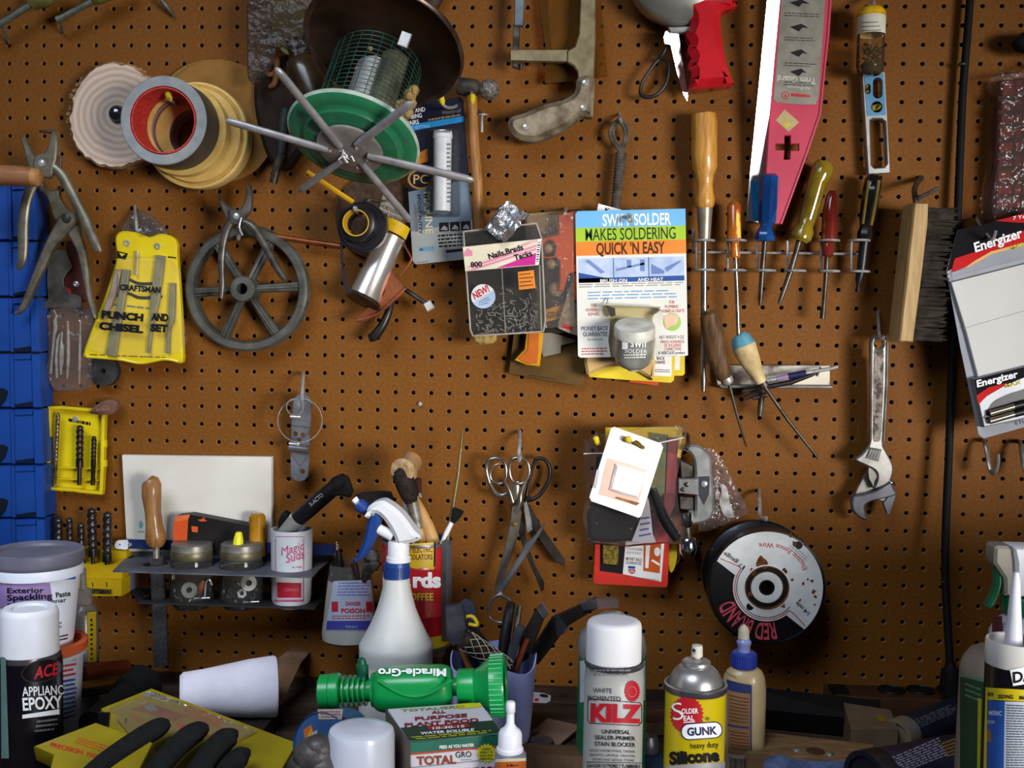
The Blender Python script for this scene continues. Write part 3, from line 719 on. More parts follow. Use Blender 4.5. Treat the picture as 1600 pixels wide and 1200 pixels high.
def vial_and_level():
    t = thing('pill_bottle', P(1362, 20, 0), 'small clear bottle of dark nails with yellow lid, hung above the level', 'bottle')
    d = .045
    o, pr = vprof(1362, d, [(30, 20.5), (34, 21.5), (104, 21.5), (112, 20), (117, 15), (118, 0)])
    B().lathe(o, (0, 0, 1), pr, CLEAR('vial_plastic', '#efe6d0', .2, .06, .06, '#b9a077'), 32).link('jar', t)
    o, pr = vprof(1362, d, [(10, 0), (11, 14), (16, 20), (22, 22.5), (24, 22.5), (25, 21), (32, 21)])
    B().lathe(o, (0, 0, 1), pr, M('yellow_lid', '#d3a51c', .5, 0, '#bd9014', 60), 28).link('lid', t)
    b = B(); o, pr = vprof(1362, d, [(27, 21.9), (55, 21.9)]); b.lathe(o, (0, 0, 1), pr, M('old_paper', '#c9c3b0', .7, 0, '#b9b29e', 40), 32)
    Sc = Cyl((o.x, -d, 0), (0, 0, 1), 21.9*mpp(d, 1362, 40)); b.greek(Sc, ((1346, 32), (1378, 31), (1378, 50), (1347, 51)), 3, INKG, 6, .25, .0005); b.link('label', t)
    rd = random.Random(6); b = B(); k = mpp(d); base = P(1362, 112, d)
    for i in range(46):
        c = base+V((rd.uniform(-12, 12)*k, rd.uniform(-12, 12)*k, rd.uniform(4, 38)*k)); v = V((rd.uniform(-1, 1), rd.uniform(-1, 1), rd.uniform(-1, 1))).normalized()*7*k
        b.tube([c-v, c+v], .0009, M('vial_nails', '#35302c', .4, .4), 5)
    o, pr = vprof(1362, d, [(101, 17), (115, 14)]); b.lathe(o, (0, 0, 1), [(0, pr[0][1])]+pr+[(0, pr[1][1])], M('nail_dust', '#2e2620', .8), 16); b.link('nails', t)['kind'] = 'stuff'
    hook([(1356, -8, 0), (1364, 0, .03), (1364, 12, .045), (1362, 8, .05)], 'wire hook at the top edge above the bottle of nails', r=3)
    t = thing('torpedo_level', P(1370, 130, 0), 'small blue and silver spirit level hanging below the bottle of nails', 'level')
    sil = M('level_silver', '#c6c8c4', .3, .7, '#adafab', 40); blu = M('level_blue', '#5b8fb4', .35, .2, '#4c7fa4', 30)
    d = .022
    sl = [(1359, 188), (1364, 185), (1378, 185), (1384, 190), (1387, 256), (1382, 262), (1366, 263), (1361, 258)]
    h1 = rrect(1364, 121, 1379, 154, 7); h2 = rrect(1352, 131, 1360.5, 147, 4); h3 = circ(1370, 167, 9)
    out = [(1347, 112), (1383, 112), (1391, 270), (1357, 272)]
    b_ = B().plate(out, d, .016, sil, [sl, h1, h2, h3], .001); fr_ = b_.link('frame', t)
    Sp = BP(d)
    b = B().plate([(1350, 114), (1380, 114), (1384, 180), (1355, 181)], d+.0006, .0004, blu, [h1, h2, h3])
    for a, c in (((1357, 186), (1361, 262)), ((1386, 186), (1389, 260))): pass
    b.link('blue_face', t)
    v = M('vial_yellow', '#a3943a', .2, 0, '#7d7026', 30, coat=.6)
    for (x0, y0, x1, y1, r) in ((1356, 132, 1356, 146, 4), (1362, 169, 1379, 166, 5)): B().px([(x0, y0, d-.006, r), (x1, y1, d-.006, r)], v, smooth=False, seg=12).px([((x0+x1)/2-1, (y0+y1)/2-1, d-.005, r*1.05), ((x0+x1)/2+1, (y0+y1)/2+1, d-.005, r*1.05)], INK, smooth=False).link('vial', fr_)
vial_and_level()
# ================= left and middle of the board =================
def strip(b, pts, d, t, mat, bev=.001):
    """flat bar along picture points (x, y, half width px)"""
    L_, R_ = [], []
    for i, p in enumerate(pts):
        a, c = pts[max(0, i-1)], pts[min(len(pts)-1, i+1)]; dx, dy = c[0]-a[0], c[1]-a[1]; l = math.hypot(dx, dy) or 1
        nx, ny = -dy/l, dx/l; L_.append((p[0]+nx*p[2], p[1]+ny*p[2])); R_.append((p[0]-nx*p[2], p[1]-ny*p[2]))
    return b.plate(L_+R_[::-1], d, t, mat, bev=bev)
def blue_bins():
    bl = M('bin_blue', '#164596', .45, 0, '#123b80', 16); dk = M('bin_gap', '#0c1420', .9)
    ys = [288, 378, 466, 553, 640, 728, 812, 898]
    names = ['topmost blue bin of the stack, just under the wooden handle', 'second blue bin from the top, behind the two plier handles', 'third blue bin down, beside the grey scraper', 'fourth blue bin, beside the bag of small bits', 'fifth blue bin, beside the top of the yellow drill case', 'sixth blue bin, below the yellow drill case corner', 'lowest blue bin, just above the spackling tub']
    e = lambda y: 55+(y-330)*.029
    for i in range(7):
        y0, y1 = ys[i], ys[i+1]-3; d = .046
        t = thing('storage_bin', P(30, y1, d), names[i], 'bin', 'stack of blue storage bins')
        k = .0009
        B().plate([(-60, y0), (e(y0)-2, y0-1), (e(y1)-2, y1-1), (-60, y1)], d-.002, .040, bl, bev=.002).link('body', t)
        b = B(); b.plate([(12+(y0-330)*.012, y0+1), (17+(y0-330)*.012, y0+1), (18+(y1-330)*.012, y1), (13+(y1-330)*.012, y1)], d+.002, .006, bl, bev=.0012)
        b.plate([(e(y0)-13, y0), (e(y0), y0), (e(y1), y1), (e(y1)-13, y1)], d+.002, .006, bl, bev=.0015)
        b.plate([(18+(y0-330)*.012, y0+3), (e(y0)-14, y0+2), (e(y0)-14, y0+8), (18+(y0-330)*.012, y0+9)], d+.001, .004, bl, bev=.001)
        b.link('front_frame', t)
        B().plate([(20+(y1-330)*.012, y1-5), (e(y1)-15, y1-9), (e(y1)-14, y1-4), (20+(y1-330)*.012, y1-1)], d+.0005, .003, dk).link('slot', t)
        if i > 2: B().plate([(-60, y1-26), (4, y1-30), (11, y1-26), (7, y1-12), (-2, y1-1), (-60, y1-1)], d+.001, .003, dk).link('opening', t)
blue_bins()

def left_pliers():
    st = M('plier_steel', '#857e6c', .38, .6, '#655e4e', 50)
    t = thing('wooden_handled_tool', P(20, 276, .05), 'round wooden tool handle poking in above the blue bins', 'handle')
    w = M('pinkish_wood', '#9c6a48', .55, 0, '#7f5236', 20, grain=(1, 6, 6)); we = M('wood_end', '#b3824e', .6, 0, '#97683a', 60)
    B().px([(-40, 272, .125, 16), (30, 275, .125, 15.5), (52, 277, .125, 14.5)], w, smooth=False, seg=20).px([(52, 277, .125, 14.4), (60, 277.5, .125, 13.5), (63, 278, .125, 9)], we, smooth=False, seg=20).link('grip', t)
    t = thing('punch_pliers', P(66, 256, .03), 'steel hole punch pliers with one curved claw jaw, uppermost by the wood handle', 'pliers')
    d = .088
    B().plate([(31, 213), (38, 214), (42, 225), (48, 238), (55, 245), (60, 262), (46, 264), (40, 250), (36, 232)], d-.004, .007, st, bev=.002).link('jaw', t)
    B().plate(smooth_path([(80, 204), (86, 206), (88, 225), (87, 244), (84, 258), (78, 277), (65, 276), (51, 262), (54, 244), (61, 240), (71, 235), (76, 222)], 3, True), d, .008, st, bev=.002).px([(62, 205, d-.004, 2), (82, 206, d-.004, 3)], STEELD, smooth=False).link('body', t)
    B().px([(80, 259, d-.004, 7), (95, 272, d-.004, 8), (110, 298, d-.004, 8), (122, 322, d-.004, 8), (132, 342, d-.004, 8), (142, 366, d-.004, 8), (150, 384, d-.004, 7), (157, 394, d-.004, 3)], st, seg=14, flat=.55).link('handle', t)
    B().px([(56, 278, d-.006, 8), (46, 300, d-.006, 8), (39, 325, d-.006, 8), (36, 355, d-.006, 8.5), (36, 385, d-.006, 8), (34, 408, d-.006, 7), (28, 422, d-.006, 3)], st, seg=14, flat=.6).link('handle', t)
    B().lathe(P(65, 255, d), (0, -1, 0), [(.005, 0), (.0045, .0015), (0, .0022)], STEELB, 16).link('rivet', t)
    B().px([(94, 243, .084, 2), (95, 252, .084, 2), (92, 263, .084, 2.4), (86, 256, .084, 2)], STEELD).link('spring', t)
    t = thing('slip_joint_pliers', P(104, 340, .02), 'large plain steel pliers with round rivet, hanging open beside the bins', 'pliers')
    d = .068
    B().plate(smooth_path([(62, 289), (61, 297), (70, 305), (76, 316), (79, 328), (86, 345), (104, 352), (118, 343), (121, 334), (105, 327), (96, 316), (91, 304), (92, 290), (85, 296), (76, 297), (67, 292), (66, 284)], 3, True), d-.005, .009, st, bev=.002).link('jaw', t)
    B().plate(smooth_path([(112, 330), (118, 334), (119, 345), (104, 362), (92, 376), (84, 384), (62, 430), (45, 466), (35, 484), (22, 492), (24, 486), (32, 472), (48, 430), (66, 386), (86, 347), (98, 333)], 3, True), d+.002, .010, st, bev=.003).link('handle', t)
    B().plate(smooth_path([(100, 356), (116, 346), (121, 348), (124, 368), (131, 392), (136, 420), (140, 460), (148, 490), (147, 499), (140, 490), (132, 460), (126, 428), (119, 395), (110, 376)], 3, True), d-.004, .010, st, bev=.003).link('handle', t)
    B().lathe(P(104, 341, d+.002), (0, -1, 0), [(.0065, 0), (.006, .002), (.002, .003), (0, .003)], STEELD, 18).link('rivet', t)
    t = thing('glazing_scraper', P(100, 440, 0), 'grey steel scraper blade with curved notch, behind the pliers handles', 'scraper')
    B().plate([(75, 391), (102, 389), (112, 415), (111, 419), (103, 427), (98, 437), (100, 449), (107, 457), (125, 463), (127, 470), (127, 481), (63, 481), (66, 475), (75, 467), (73, 440)], .020, .003, M('scraper_steel', '#6f6a62', .5, .5, '#4a463f', 40), bev=.0006).link('blade', t)
    B().plate(smooth_path([(104, 380), (122, 385), (134, 420), (134, 470), (108, 462), (98, 440)], 3, True), .014, .010, M('dark_red_handle', '#4a2018', .5, 0, '#2b120e', 30), bev=.002).plate([(101, 448), (110, 452), (112, 462), (104, 460)], .0155, .001, M('red_paint', '#b02018', .5)).link('handle', t)
    B().lathe(P(119, 444, .014), (0, -1, 0), [(.0045, 0), (.004, .0015), (.002, .002), (0, .001)], STEELB, 16).link('rivet', t)
left_pliers()

def bit_bag():
    t = thing('plastic_bag', P(105, 550, 0), 'clear plastic bag hanging below the grey scraper', 'bag')
    B().plate(smooth_path([(77, 484), (140, 484), (141, 560), (139, 606), (92, 612), (78, 602), (72, 580), (74, 530)], 3, True), .024, .012, CLEAR('bit_bag_film', '#f2ece6', .22, .1, .03, wr=.9), bev=.003).link('film', t)
    labs = ['small bright pin with curled wire end inside the bit bag', 'short bright bit inside the bag, second from its edge', 'small bit with thick bright shank in middle of bit bag', 'thin long bit inside the bag, beside the thick shanked one', 'thinnest longest bit in the bag, nearest the yellow pouch']
    for i, pts in enumerate((((84, 484, 1), (88, 493, 1.2), (86, 502, 3), (87, 512, 3), (85, 522, 2), (79, 584, 2)), ((93, 522, 1.5), (90, 532, 2), (88, 560, 2.4), (89, 590, 2)), ((97, 518, 1.2), (96, 535, 1.8), (97, 540, 3.6), (96, 562, 3.6), (95, 585, 1.4)), ((105, 502, 2.4), (106, 504, 1.3), (107, 530, 2.6), (107, 560, 2.8), (105, 592, 1.2)), ((124, 501, 2.6), (126, 503, 1.4), (125, 545, 2.2), (125, 562, 2.4), (124, 600, 1.1)))):
        b = B().px([(x, y, .019, r) for x, y, r in pts], STEELB if i in (0, 2) else ZINC, smooth=False, seg=8); one(b, 'drill_bit', labs[i], 'drill bit', 'small bits in the clear bag')
    b = B(); c = P(161, 580, .018); b.lathe((c.x, -.006, c.z), (0, -1, 0), [(.003, 0), (.021, 0), (.0215, .002), (.021, .011), (.0195, .012), (.0035, .012), (.003, 0)], M('grey_rubber', '#3a3837', .75, 0, '#242323', 60), 40)
    one(b, 'rubber_disc', 'black rubber disc with centre hole peeking below the yellow tool pouch', 'disc')
bit_bag()

def yellow_pouch():
    t = thing('tool_pouch', P(210, 470, 0), 'yellow vinyl punch and chisel set pouch with black lettering', 'pouch')
    yel = M('yellow_vinyl', '#dcc414', .35, 0, '#cdb30f', 16, coat=.3); d = .030; S = BP(d)
    out = smooth_path([(180, 368), (190, 361), (212, 363), (232, 370), (248, 365), (265, 368), (275, 378), (276, 402), (280, 455), (284, 537), (285, 561), (279, 568), (256, 563), (220, 569), (185, 563), (136, 559), (129, 553), (143, 512), (160, 470), (175, 425), (181, 400), (179, 382)], 3, True)
    b = B().plate(out, d, .012, yel, bev=.003)
    b.px([(135, 557, d, 2.4), (185, 561, d, 2.4), (220, 567, d, 2.4), (256, 561, d, 2.4), (279, 565, d, 2.4)], yel, seg=8)
    for i, (y, dy) in enumerate(((437, 0), (459, 0))): b.patch(smooth_path([(186-i*4, y), (200, y-3), (215, y+3), (232, y+4), (252, y+2), (252, y+7), (232, y+9), (214, y+8), (200, y+2), (186-i*4, y+5)], 3, True), S, INK, .0004)
    b.patch([(186, 443), (252, 449), (251, 458), (184, 453)], S, M('pale_band', '#c8bf8a', .5), .0003)
    b.greek(S, ((172, 472), (256, 482), (256, 487), (171, 478)), 1, INKG, 5); b.patch([(183, 392), (200, 396), (196, 406), (183, 403)], S, INK, .0004); b.patch([(186, 395), (196, 397), (190, 401)], S, yel, .0006)
    b.greek(S, ((262, 399), (276, 401), (276, 405), (262, 404)), 1, INK, 3); b.greek(S, ((140, 552), (275, 557), (275, 561), (140, 556)), 1, M('worn_marks', '#6b5c18', .7), 9, .4)
    bd = b.link('body', t)
    for x, y in ((198, 380), (246, 385)): B().lathe(P(x, y, d), (0, -1, 0), [(.0018, .0005), (.0022, .0018), (.0042, .0018), (.005, 0)], STEELB, 18).link('eyelet', bd)
    b_ = B().plate(smooth_path([(176, 478), (184, 415), (182, 404), (272, 408), (280, 470), (282, 552), (140, 548)], 3, True), d+.012, .003, CLEAR('pouch_window', '#fffdf0', .18, .1, .02, wr=.5), bev=.0008)
    B().plate(smooth_path([(184, 372), (196, 345), (208, 331), (226, 330), (250, 350), (262, 366), (240, 371), (212, 366)], 4, True), .022, .006, CLEAR('pouch_top', '#dcd6cc', .34, .08, .12, '#a09a92', .9), bev=.002).link('hanging_flap', t)
    lb = b_; SW = BP(d+.0122)
    lb.stext('CRAFTSMAN', SW, 187, 453, 9, INK, 64, 4, .05, .0006)
    lb.stext('PUNCH', SW, 158, 496, 11, INK, 66, 5, .07, .0006); lb.stext('AND', SW, 236, 500, 11, INK, 27, 4, .07, .0006)
    lb.stext('CHISEL', SW, 154, 514, 11, INK, 70, 5, .07, .0006); lb.stext('SET', SW, 235, 517, 11, INK, 27, 4, .07, .0006)
    lb.link('window', t)
    met = M('chisel_steel', '#8f8c84', .45, .4, '#716d62', 40); rst = M('chisel_stained', '#a89a90', .5, .3, '#8c7468', 40)
    for pts, mm, lab in ((((184, 421, 5), (177, 452, 5), (166, 484, 5), (160, 500, 2)), rst, 'stained flat chisel at the sloping edge of the yellow pouch'), (((196, 421, 6), (192, 450, 5.5), (183, 500, 6), (172, 556, 8)), met, 'long grey chisel behind the first one in the yellow pouch'), (((250, 399, 6.5), (245, 438, 7), (241, 470, 7), (236, 505, 2.5), (231, 552, 2)), met, 'broad grey punch narrowing to a point in the yellow pouch'), (((269, 442, 4), (268, 470, 4.5), (267, 500, 4.5), (263, 512, 2.5), (261, 552, 2.5)), met, 'slim punch by the straight edge of the yellow pouch'), (((213, 392, 1.6), (211, 430, 1.6)), STEELB, 'thin bright pin punch under the two pouch eyelets')):
        b = B(); strip(b, pts, d+.008, .0065, mm, .0015); one(b, 'chisel' if 'chisel' in lab else 'punch', lab, 'chisel' if 'chisel' in lab else 'punch', 'tools in the yellow pouch')
    hook([(211, 322, 0), (211, 330, .02), (213, 345, .036), (214, 360, .038), (221, 358, .036)], 'bent wire hook holding the yellow pouch', mat=STEELB, r=2.2)
yellow_pouch()

def pulley():
    al = M('cast_pulley', '#66655d', .5, .5, '#4b4942', 40, bump=.15)
    t = thing('pulley_wheel', P(382, 452, 0), 'grey cast metal pulley wheel with six spokes', 'wheel')
    c = P(384, 452, .030); k = mpp(.030); o = (c.x, 0, c.z); ax = (0, -1, 0); R = 98*k
    B().lathe(o, ax, [(R-.011, .008), (R-.003, .008), (R, .010), (R-.006, .019), (R, .028), (R-.003, .0305), (R-.011, .030), (R-.0135, .026), (R-.0135, .012), (R-.011, .008)], al, 72).link('rim', t)
    hub = V((c.x, -.024, c.z)); b = B()
    B().lathe(o, ax, [(.0075, .006), (.017, .006), (.0178, .046), (.0162, .048), (.0078, .048), (.0075, .006)], al, 36).link('hub', t)
    for i in range(6):
        a = math.radians(60*i+4); dv = V((math.cos(a), 0, math.sin(a))); pv = V((-math.sin(a), 0, math.cos(a)))
        p0, p1 = hub+dv*.015, hub+dv*(R-.012)
        b = B()
        b.slab([p0-pv*.005+V((0, -.008, 0)), p0+pv*.005+V((0, -.008, 0)), p1+pv*.007+V((0, -.003, 0)), p1-pv*.007+V((0, -.003, 0))], (0, .010, 0), al, (), .002)
        b.slab([p0-pv*.002+V((0, -.014, 0)), p0+pv*.002+V((0, -.014, 0)), p1+pv*.002+V((0, -.006, 0)), p1-pv*.002+V((0, -.006, 0))], (0, .014, 0), al, (), .001)
        b.link('spoke', t)
    hook([(372, 352, 0), (371, 362, .02), (372, 374, .034), (374, 368, .040)], 'short wire hook at the top of the pulley wheel rim')
    st = M('plier_iron', '#665f58', .4, .6, '#443f39', 60)
    t = thing('lineman_pliers', P(369, 338, .05), 'dark iron pliers hanging open over the pulley wheel', 'pliers'); d = .068
    B().plate([(339, 301), (346, 312), (355, 321), (364, 324), (372, 342), (358, 348), (350, 336), (344, 322)], d-.003, .009, st, bev=.002).link('jaw', t)
    B().plate(smooth_path([(383, 287), (389, 288), (392, 305), (392, 318), (389, 331), (381, 340), (376, 353), (366, 352), (357, 347), (356, 330), (362, 325), (373, 328), (380, 316), (384, 300)], 3, True), d+.001, .010, st, bev=.0025).link('jaw', t)
    B().px([(362, 346, d-.004, 6), (354, 360, d-.004, 6.5), (348, 385, d-.004, 6), (346, 415, d-.004, 5.5), (347, 445, d-.004, 5), (345, 466, d-.004, 4)], st, seg=14, flat=.8).link('handle', t)
    B().px([(379, 346, d-.003, 6), (394, 354, d-.003, 7), (408, 373, d-.003, 6.5), (424, 402, d-.003, 6), (437, 425, d-.003, 5.5), (446, 437, d-.003, 4)], st, seg=14, flat=.8).link('handle', t)
    B().lathe(P(369, 338, d+.001), (0, -1, 0), [(.0045, 0), (.004, .0012), (0, .0018)], STEELB, 16).link('rivet', t)
    B().px([(377, 340, d+.003, 1.8), (374, 355, d+.003, 1.8), (379, 368, d+.002, 1.8)], STEELB).link('wire_catch', t)
pulley()

def tape_and_solder():
    t = thing('sanding_disc', P(590, 335, 0), 'dark brown abrasive disc with grey label behind the black tape roll', 'disc'); d = .010
    dm = M('abrasive_brown', '#4a3626', .85, 0, '#35261a', 150)
    B().plate(circ(588, 338, 64, 66, 48), d, .002, dm).link('disc', t)
    b = B(); b.patch(circ(582, 362, 62, 62, 20, -74, -14)+circ(582, 362, 34, 34, 16, -14, -74), BP(d), M('grey_disc_label', '#8a8274', .7), .0005)
    b.stext('AVOID LOOSE', BP(d), 590, 322, 6, INK, 40, 22, .01, .0009); b.stext('WEAR GOGGLES', BP(d), 590, 332, 6, INK, 44, 24, .01, .0009); b.link('label', t)
    b = B().px([(480, 268, .045, 3.8), (552, 316, .040, 4)], M('pencil_yellow', '#d9a510', .4, 0, '#c8940c', 40), smooth=False, seg=6); one(b, 'pencil', 'yellow pencil slanting down to the black tape roll', 'pencil')
    b = B().px([(392, 362, .020, 4), (440, 371, .020, 4), (532, 385, .020, 5)], M('copper_brown', '#8a4a24', .4, .5, '#6b3517', 60), smooth=False, seg=12); one(b, 'copper_pipe', 'thin brown copper pipe lying level behind the pulley and black tape', 'pipe')
    b = B().px([(398, 356, .016, 3), (412, 358, .016, 3), (431, 363, .016, 1)], STEELD, smooth=False); one(b, 'metal_pin', 'short dark metal pin above the copper pipe beside the dark pliers', 'pin')
    bk = M('electrical_tape', '#252228', .38, 0, '#1a181c', 40); yc = M('yellow_core', '#d8ac22', .55, 0, '#c0951a', 60)
    t = thing('tape_roll', P(562, 352, .07), 'black electrical tape roll with yellow cardboard core', 'tape')
    ring_y(565, 354, 38.5, 21, .096, .078, bk, bk, bk, t, 'tape', .003)
    k = mpp(.112); c = P(556, 348, .118)
    B().lathe((c.x, -.078, c.z), (0, -1, 0), [(19.2*k, 0), (19.2*k, .0405), (21*k, .0405, bk), (23*k, .038, bk), (28*k, .036, bk), (30*k, .030, bk), (31*k, .018), (24*k, 0), (19.2*k, 0, yc)], yc, 44).link('core', t)
    b = B(); strip(b, [(534, 372, 2), (534, 410, 2), (538, 440, 3), (548, 458, 5)], .076, .0008, bk, .0002); b.link('loose_end', t)
    hook([(566, 336, 0), (562, 334, .06), (556, 328, .118), (555, 325, .121)], 'bright round peg tip inside the yellow cored black tape', mat=STEELB, r=4)
    t = thing('solder_spool', P(590, 415, .04), 'silver metal spool with yellow top below the black tape roll', 'spool')
    al = M('spun_aluminium', '#cfcac4', .3, .75, '#b3aea6', 16)
    B().px([(612, 368, .040, 22), (603, 388, .042, 21.5), (590, 418, .046, 22), (576, 450, .052, 23.5), (569, 466, .056, 25)], al, smooth=False, seg=36).link('body', t)
    B().px([(621, 349, .037, 21.5), (613, 366, .0397, 22.4)], M('spool_yellow', '#d8b01a', .5, 0, '#c29a14', 70), smooth=False, seg=36).link('yellow_band', t)
    B().px([(569.5, 465, .0558, 27), (567, 470, .057, 28.5), (566, 472, .0576, 27)], M('dark_brass', '#4a3e2c', .4, .6, '#2d251a', 60), smooth=False, seg=40).link('flange', t)
    cu = M('copper_sheet', '#a5603e', .42, .6, '#7c4228', 40)
    b = B().px([(626, 374, .045, 1.7), (640, 398, .045, 1.7), (642, 408, .045, 1.7), (625, 431, .045, 1.7)], cu, n=3); one(b, 'copper_wire', 'thin bent copper wire beside the silver spool', 'wire')
    t = thing('pipe_strap', P(600, 470, .02), 'curved copper pipe strap under the silver spool', 'pipe strap')
    B().plate(smooth_path([(608, 420), (632, 450), (618, 470), (590, 492), (563, 504), (556, 498), (572, 482), (598, 462), (602, 440)], 3, True), .046, .0025, cu, bev=.0008).px([(557, 501, .048, 2), (590, 490, .048, 2), (622, 462, .048, 2), (634, 450, .048, 2)], cu).link('strap', t)
    t = thing('threaded_pin', P(650, 465, .02), 'dark threaded pin with white square tip beside the copper strap', 'pin')
    B().px([(625, 447, .04, 4), (665, 474, .05, 3.6)], STEELD, smooth=False).link('shank', t)
    B().box(P(670, 478, .052), (.011, .010, .012), M('dull_white_metal', '#c9c7c2', .5, .2, '#aaa7a0', 60), Matrix.Rotation(math.radians(-30), 3, 'Y'), .0015).link('square_tip', t)
    b = B().px([(612, 470, .03, 5), (607, 488, .034, 6), (598, 508, .036, 7), (586, 524, .036, 8), (577, 529, .036, 6)], M('iron_black', '#3c3836', .35, .6, '#232120', 50), seg=14); one(b, 'iron_hook', 'dark curved iron hook end hanging below the copper strap', 'hook')
    hook([(650, 282, 0), (610, 312, .01), (578, 312, .016), (574, 318, .018)], 'thin wire end above the black tape roll', mat=STEELD, r=1.8)
tape_and_solder()

def nails_box():
    t = thing('nail_box', P(790, 440, 0), 'clear plastic box of assorted nails, brads and tacks with pink label', 'box'); d = .078; S = BP(d)
    cl = CLEAR('box_plastic', '#f4f2ee', .10, .04, .01, wr=.1)
    out = [(724, 362), (838, 349), (846, 372), (852, 500), (849, 518), (739, 525), (735, 515)]
    B().plate(out, d, .002, cl).link('lid', t)
    b = B()
    for a, c in zip(out, out[1:]+out[:1]):
        p, q = P(*a, d), P(*c, d); b.add([p, q, q+V((0, .034, 0)), p+V((0, .034, 0))], [(0, 1, 2, 3)], cl)
    b.add([P(*a, d)+V((0, .034, 0)) for a in out], [tuple(range(len(out)))], M('box_back_shade', '#2c2724', .6, 0, '#1d1917', 12)); b.link('case', t)  # dark back stands for the shadow seen through the clear case
    b = B(); ed = M('clear_edge', '#a8a196', .2, 0, '#8d857a', 30)
    for a, c in zip(out, out[1:]+out[:1]): b.px([(a[0], a[1], d-.001, 1.5), (c[0], c[1], d-.001, 1.5)], ed, smooth=False, seg=6)
    b.px([(784, 420, d-.004, .8), (790, 522, d-.004, .8)], ed, smooth=False, seg=6); b.px([(843, 414, d-.002, 1.2), (846, 516, d-.002, 1.2)], ed, smooth=False, seg=6)
    b.link('frame_edges', t)
    q = [(723, 386), (846, 373), (842, 414), (727, 424)]; f = quadmap(q); g = lambda *l: [f(*p) for p in l]
    b = B().plate(q, d+.0008, .0006, M('label_cream', '#dcd3b8', .5, 0, '#d2c8ac', 20))
    S2 = BP(d+.0008); pk = M('magenta_ink', '#c32a86', .5, 0, '#b52379', 20); pl = M('pink_ink', '#d58aa0', .5, 0, '#cc7e95', 20)
    b.patch(g((.42, .98), (.95, .52), (.95, .98)), S2, pk, .0003)
    for a in (0, .13): b.patch(g((.0, .98-a), (.12, .98-a), (.95, .42-a), (.95, .33-a)), S2, pl, .0003)
    b.patch(g((.20, .66), (.95, .10), (.95, .0), (.88, .0)), S2, M('pink_ink_pale', '#d9b0a8', .5), .0002)
    b.patch(g((.95, .0), (1, .0), (1, .98), (.95, 1)), S2, WHITEC, .0004)
    for i in range(9): b.patch(g((.958, .12+i*.09), (.992, .12+i*.09), (.992, .15+i*.09+.02*(i % 2)), (.958, .15+i*.09+.02*(i % 2))), S2, INK, .0006)
    hx, hy = f(.06, .22); b.patch([(hx-6, hy+7), (hx-6, hy), (hx, hy-6), (hx+7, hy-1), (hx+7, hy+6)], S2, pl, .0003)
    b.stext('800', S2, *f(.08, .86), 8.5, INK, 18, -5, .03); b.stext('Nails,Brads', S2, *f(.33, .60), 9, INK, 56, -16, .03, .0007); b.stext('Tacks', S2, *f(.67, .74), 9, INK, 29, -15, .03, .0007)
    b.link('label', t)
    b = B(); b.plate(circ(755, 463, 19, 19), d+.0006, .0004, M('sticker_blue', '#a9b8cc', .5, 0, '#9aaac0', 30)); S3 = BP(d+.0006)
    b.patch(circ(755, 463, 19, 19, 18, 150, 330), S3, M('sticker_white', '#d8d6d4', .5), .0002)
    b.stext('NEW!', S3, 742, 468, 11, INKR, 27, -30, .03, .0006, shear=.1); b.greek(S3, ((748, 470), (768, 460), (768, 474), (748, 478)), 3, INKB, 2, .25); b.link('sticker', t)
    b = B(); b.plate([(809, 425), (834, 422), (837, 450), (811, 453)], d+.0006, .0004, M('orange_sticker', '#d8822e', .5, 0, '#c97526', 30)); b.greek(BP(d+.0006), ((811, 426), (833, 424), (834, 448), (812, 450)), 4, M('sticker_print', '#7c3c14', .5), 5, .3); b.link('price_sticker', t)
    rd = random.Random(11); b = B()
    for i in range(170):
        x, y = rd.uniform(744, 840), 520-abs(rd.gauss(0, 26)); x = min(max(x, 745), 838); a = rd.uniform(0, 6.28); l = rd.uniform(4, 11); dd = rd.uniform(.050, .073)
        if rd.random() < .3: y = rd.uniform(445, 500)
        b.px([(x-l*math.cos(a)*.5, y-l*math.sin(a)*.5, dd, .9), (min(x+l*math.cos(a)*.5, 843), min(y+l*math.sin(a)*.5, 519), min(dd+rd.uniform(-.004, .004), .074), .75)], STEELB, smooth=False, seg=5)
    o = b.link('nails', t); o['kind'] = 'stuff'
    fo = M('crumpled_foil', '#cfd0d2', .22, .9, '#b4b5b8', 60, bump=.9, bs=160)
    rd = random.Random(2); f = quadmap([(790, 311), (826, 336), (788, 380), (756, 357)]); nx, ny = 12, 12; vs = []
    b = B()
    for j in range(ny+1):
        for i in range(nx+1):
            x, y = f(i/nx, j/ny); ed_ = 2.5 if i in (0, nx) or j in (0, ny) else 1
            vs.append(P(x+rd.uniform(-1, 1)*ed_, y+rd.uniform(-1, 1)*ed_, .094+.004*math.sin(i*.9)+rd.uniform(-.0018, .0018)-.004*abs(j-6)/6))
    b.add(vs, [(j*(nx+1)+i, j*(nx+1)+i+1, (j+1)*(nx+1)+i+1, (j+1)*(nx+1)+i) for j in range(ny) for i in range(nx)], fo)
    b.add([v+V((0, .0012, 0)) for v in vs], [(j*(nx+1)+i, j*(nx+1)+i+1, (j+1)*(nx+1)+i+1, (j+1)*(nx+1)+i)[::-1] for j in range(ny) for i in range(nx)], fo)
    one(b, 'foil_packet', 'crumpled silver foil packet pinned above the nail box', 'foil')
    hook([(781, 326, 0), (781, 330, .05), (780, 334, .100)], 'wire peg pushed through the silver foil packet', mat=STEELB, r=2.4)
    b = B().plate(smooth_path([(743, 522), (772, 521), (774, 533), (762, 538), (744, 537)], 3, True), .062, .02, M('rough_stone', '#a58a4e', .9, 0, '#6f5a2c', 120, bump=.8), bev=.002); one(b, 'sharpening_stone', 'rough yellowish stone end showing beneath the nail box', 'stone')
nails_box()

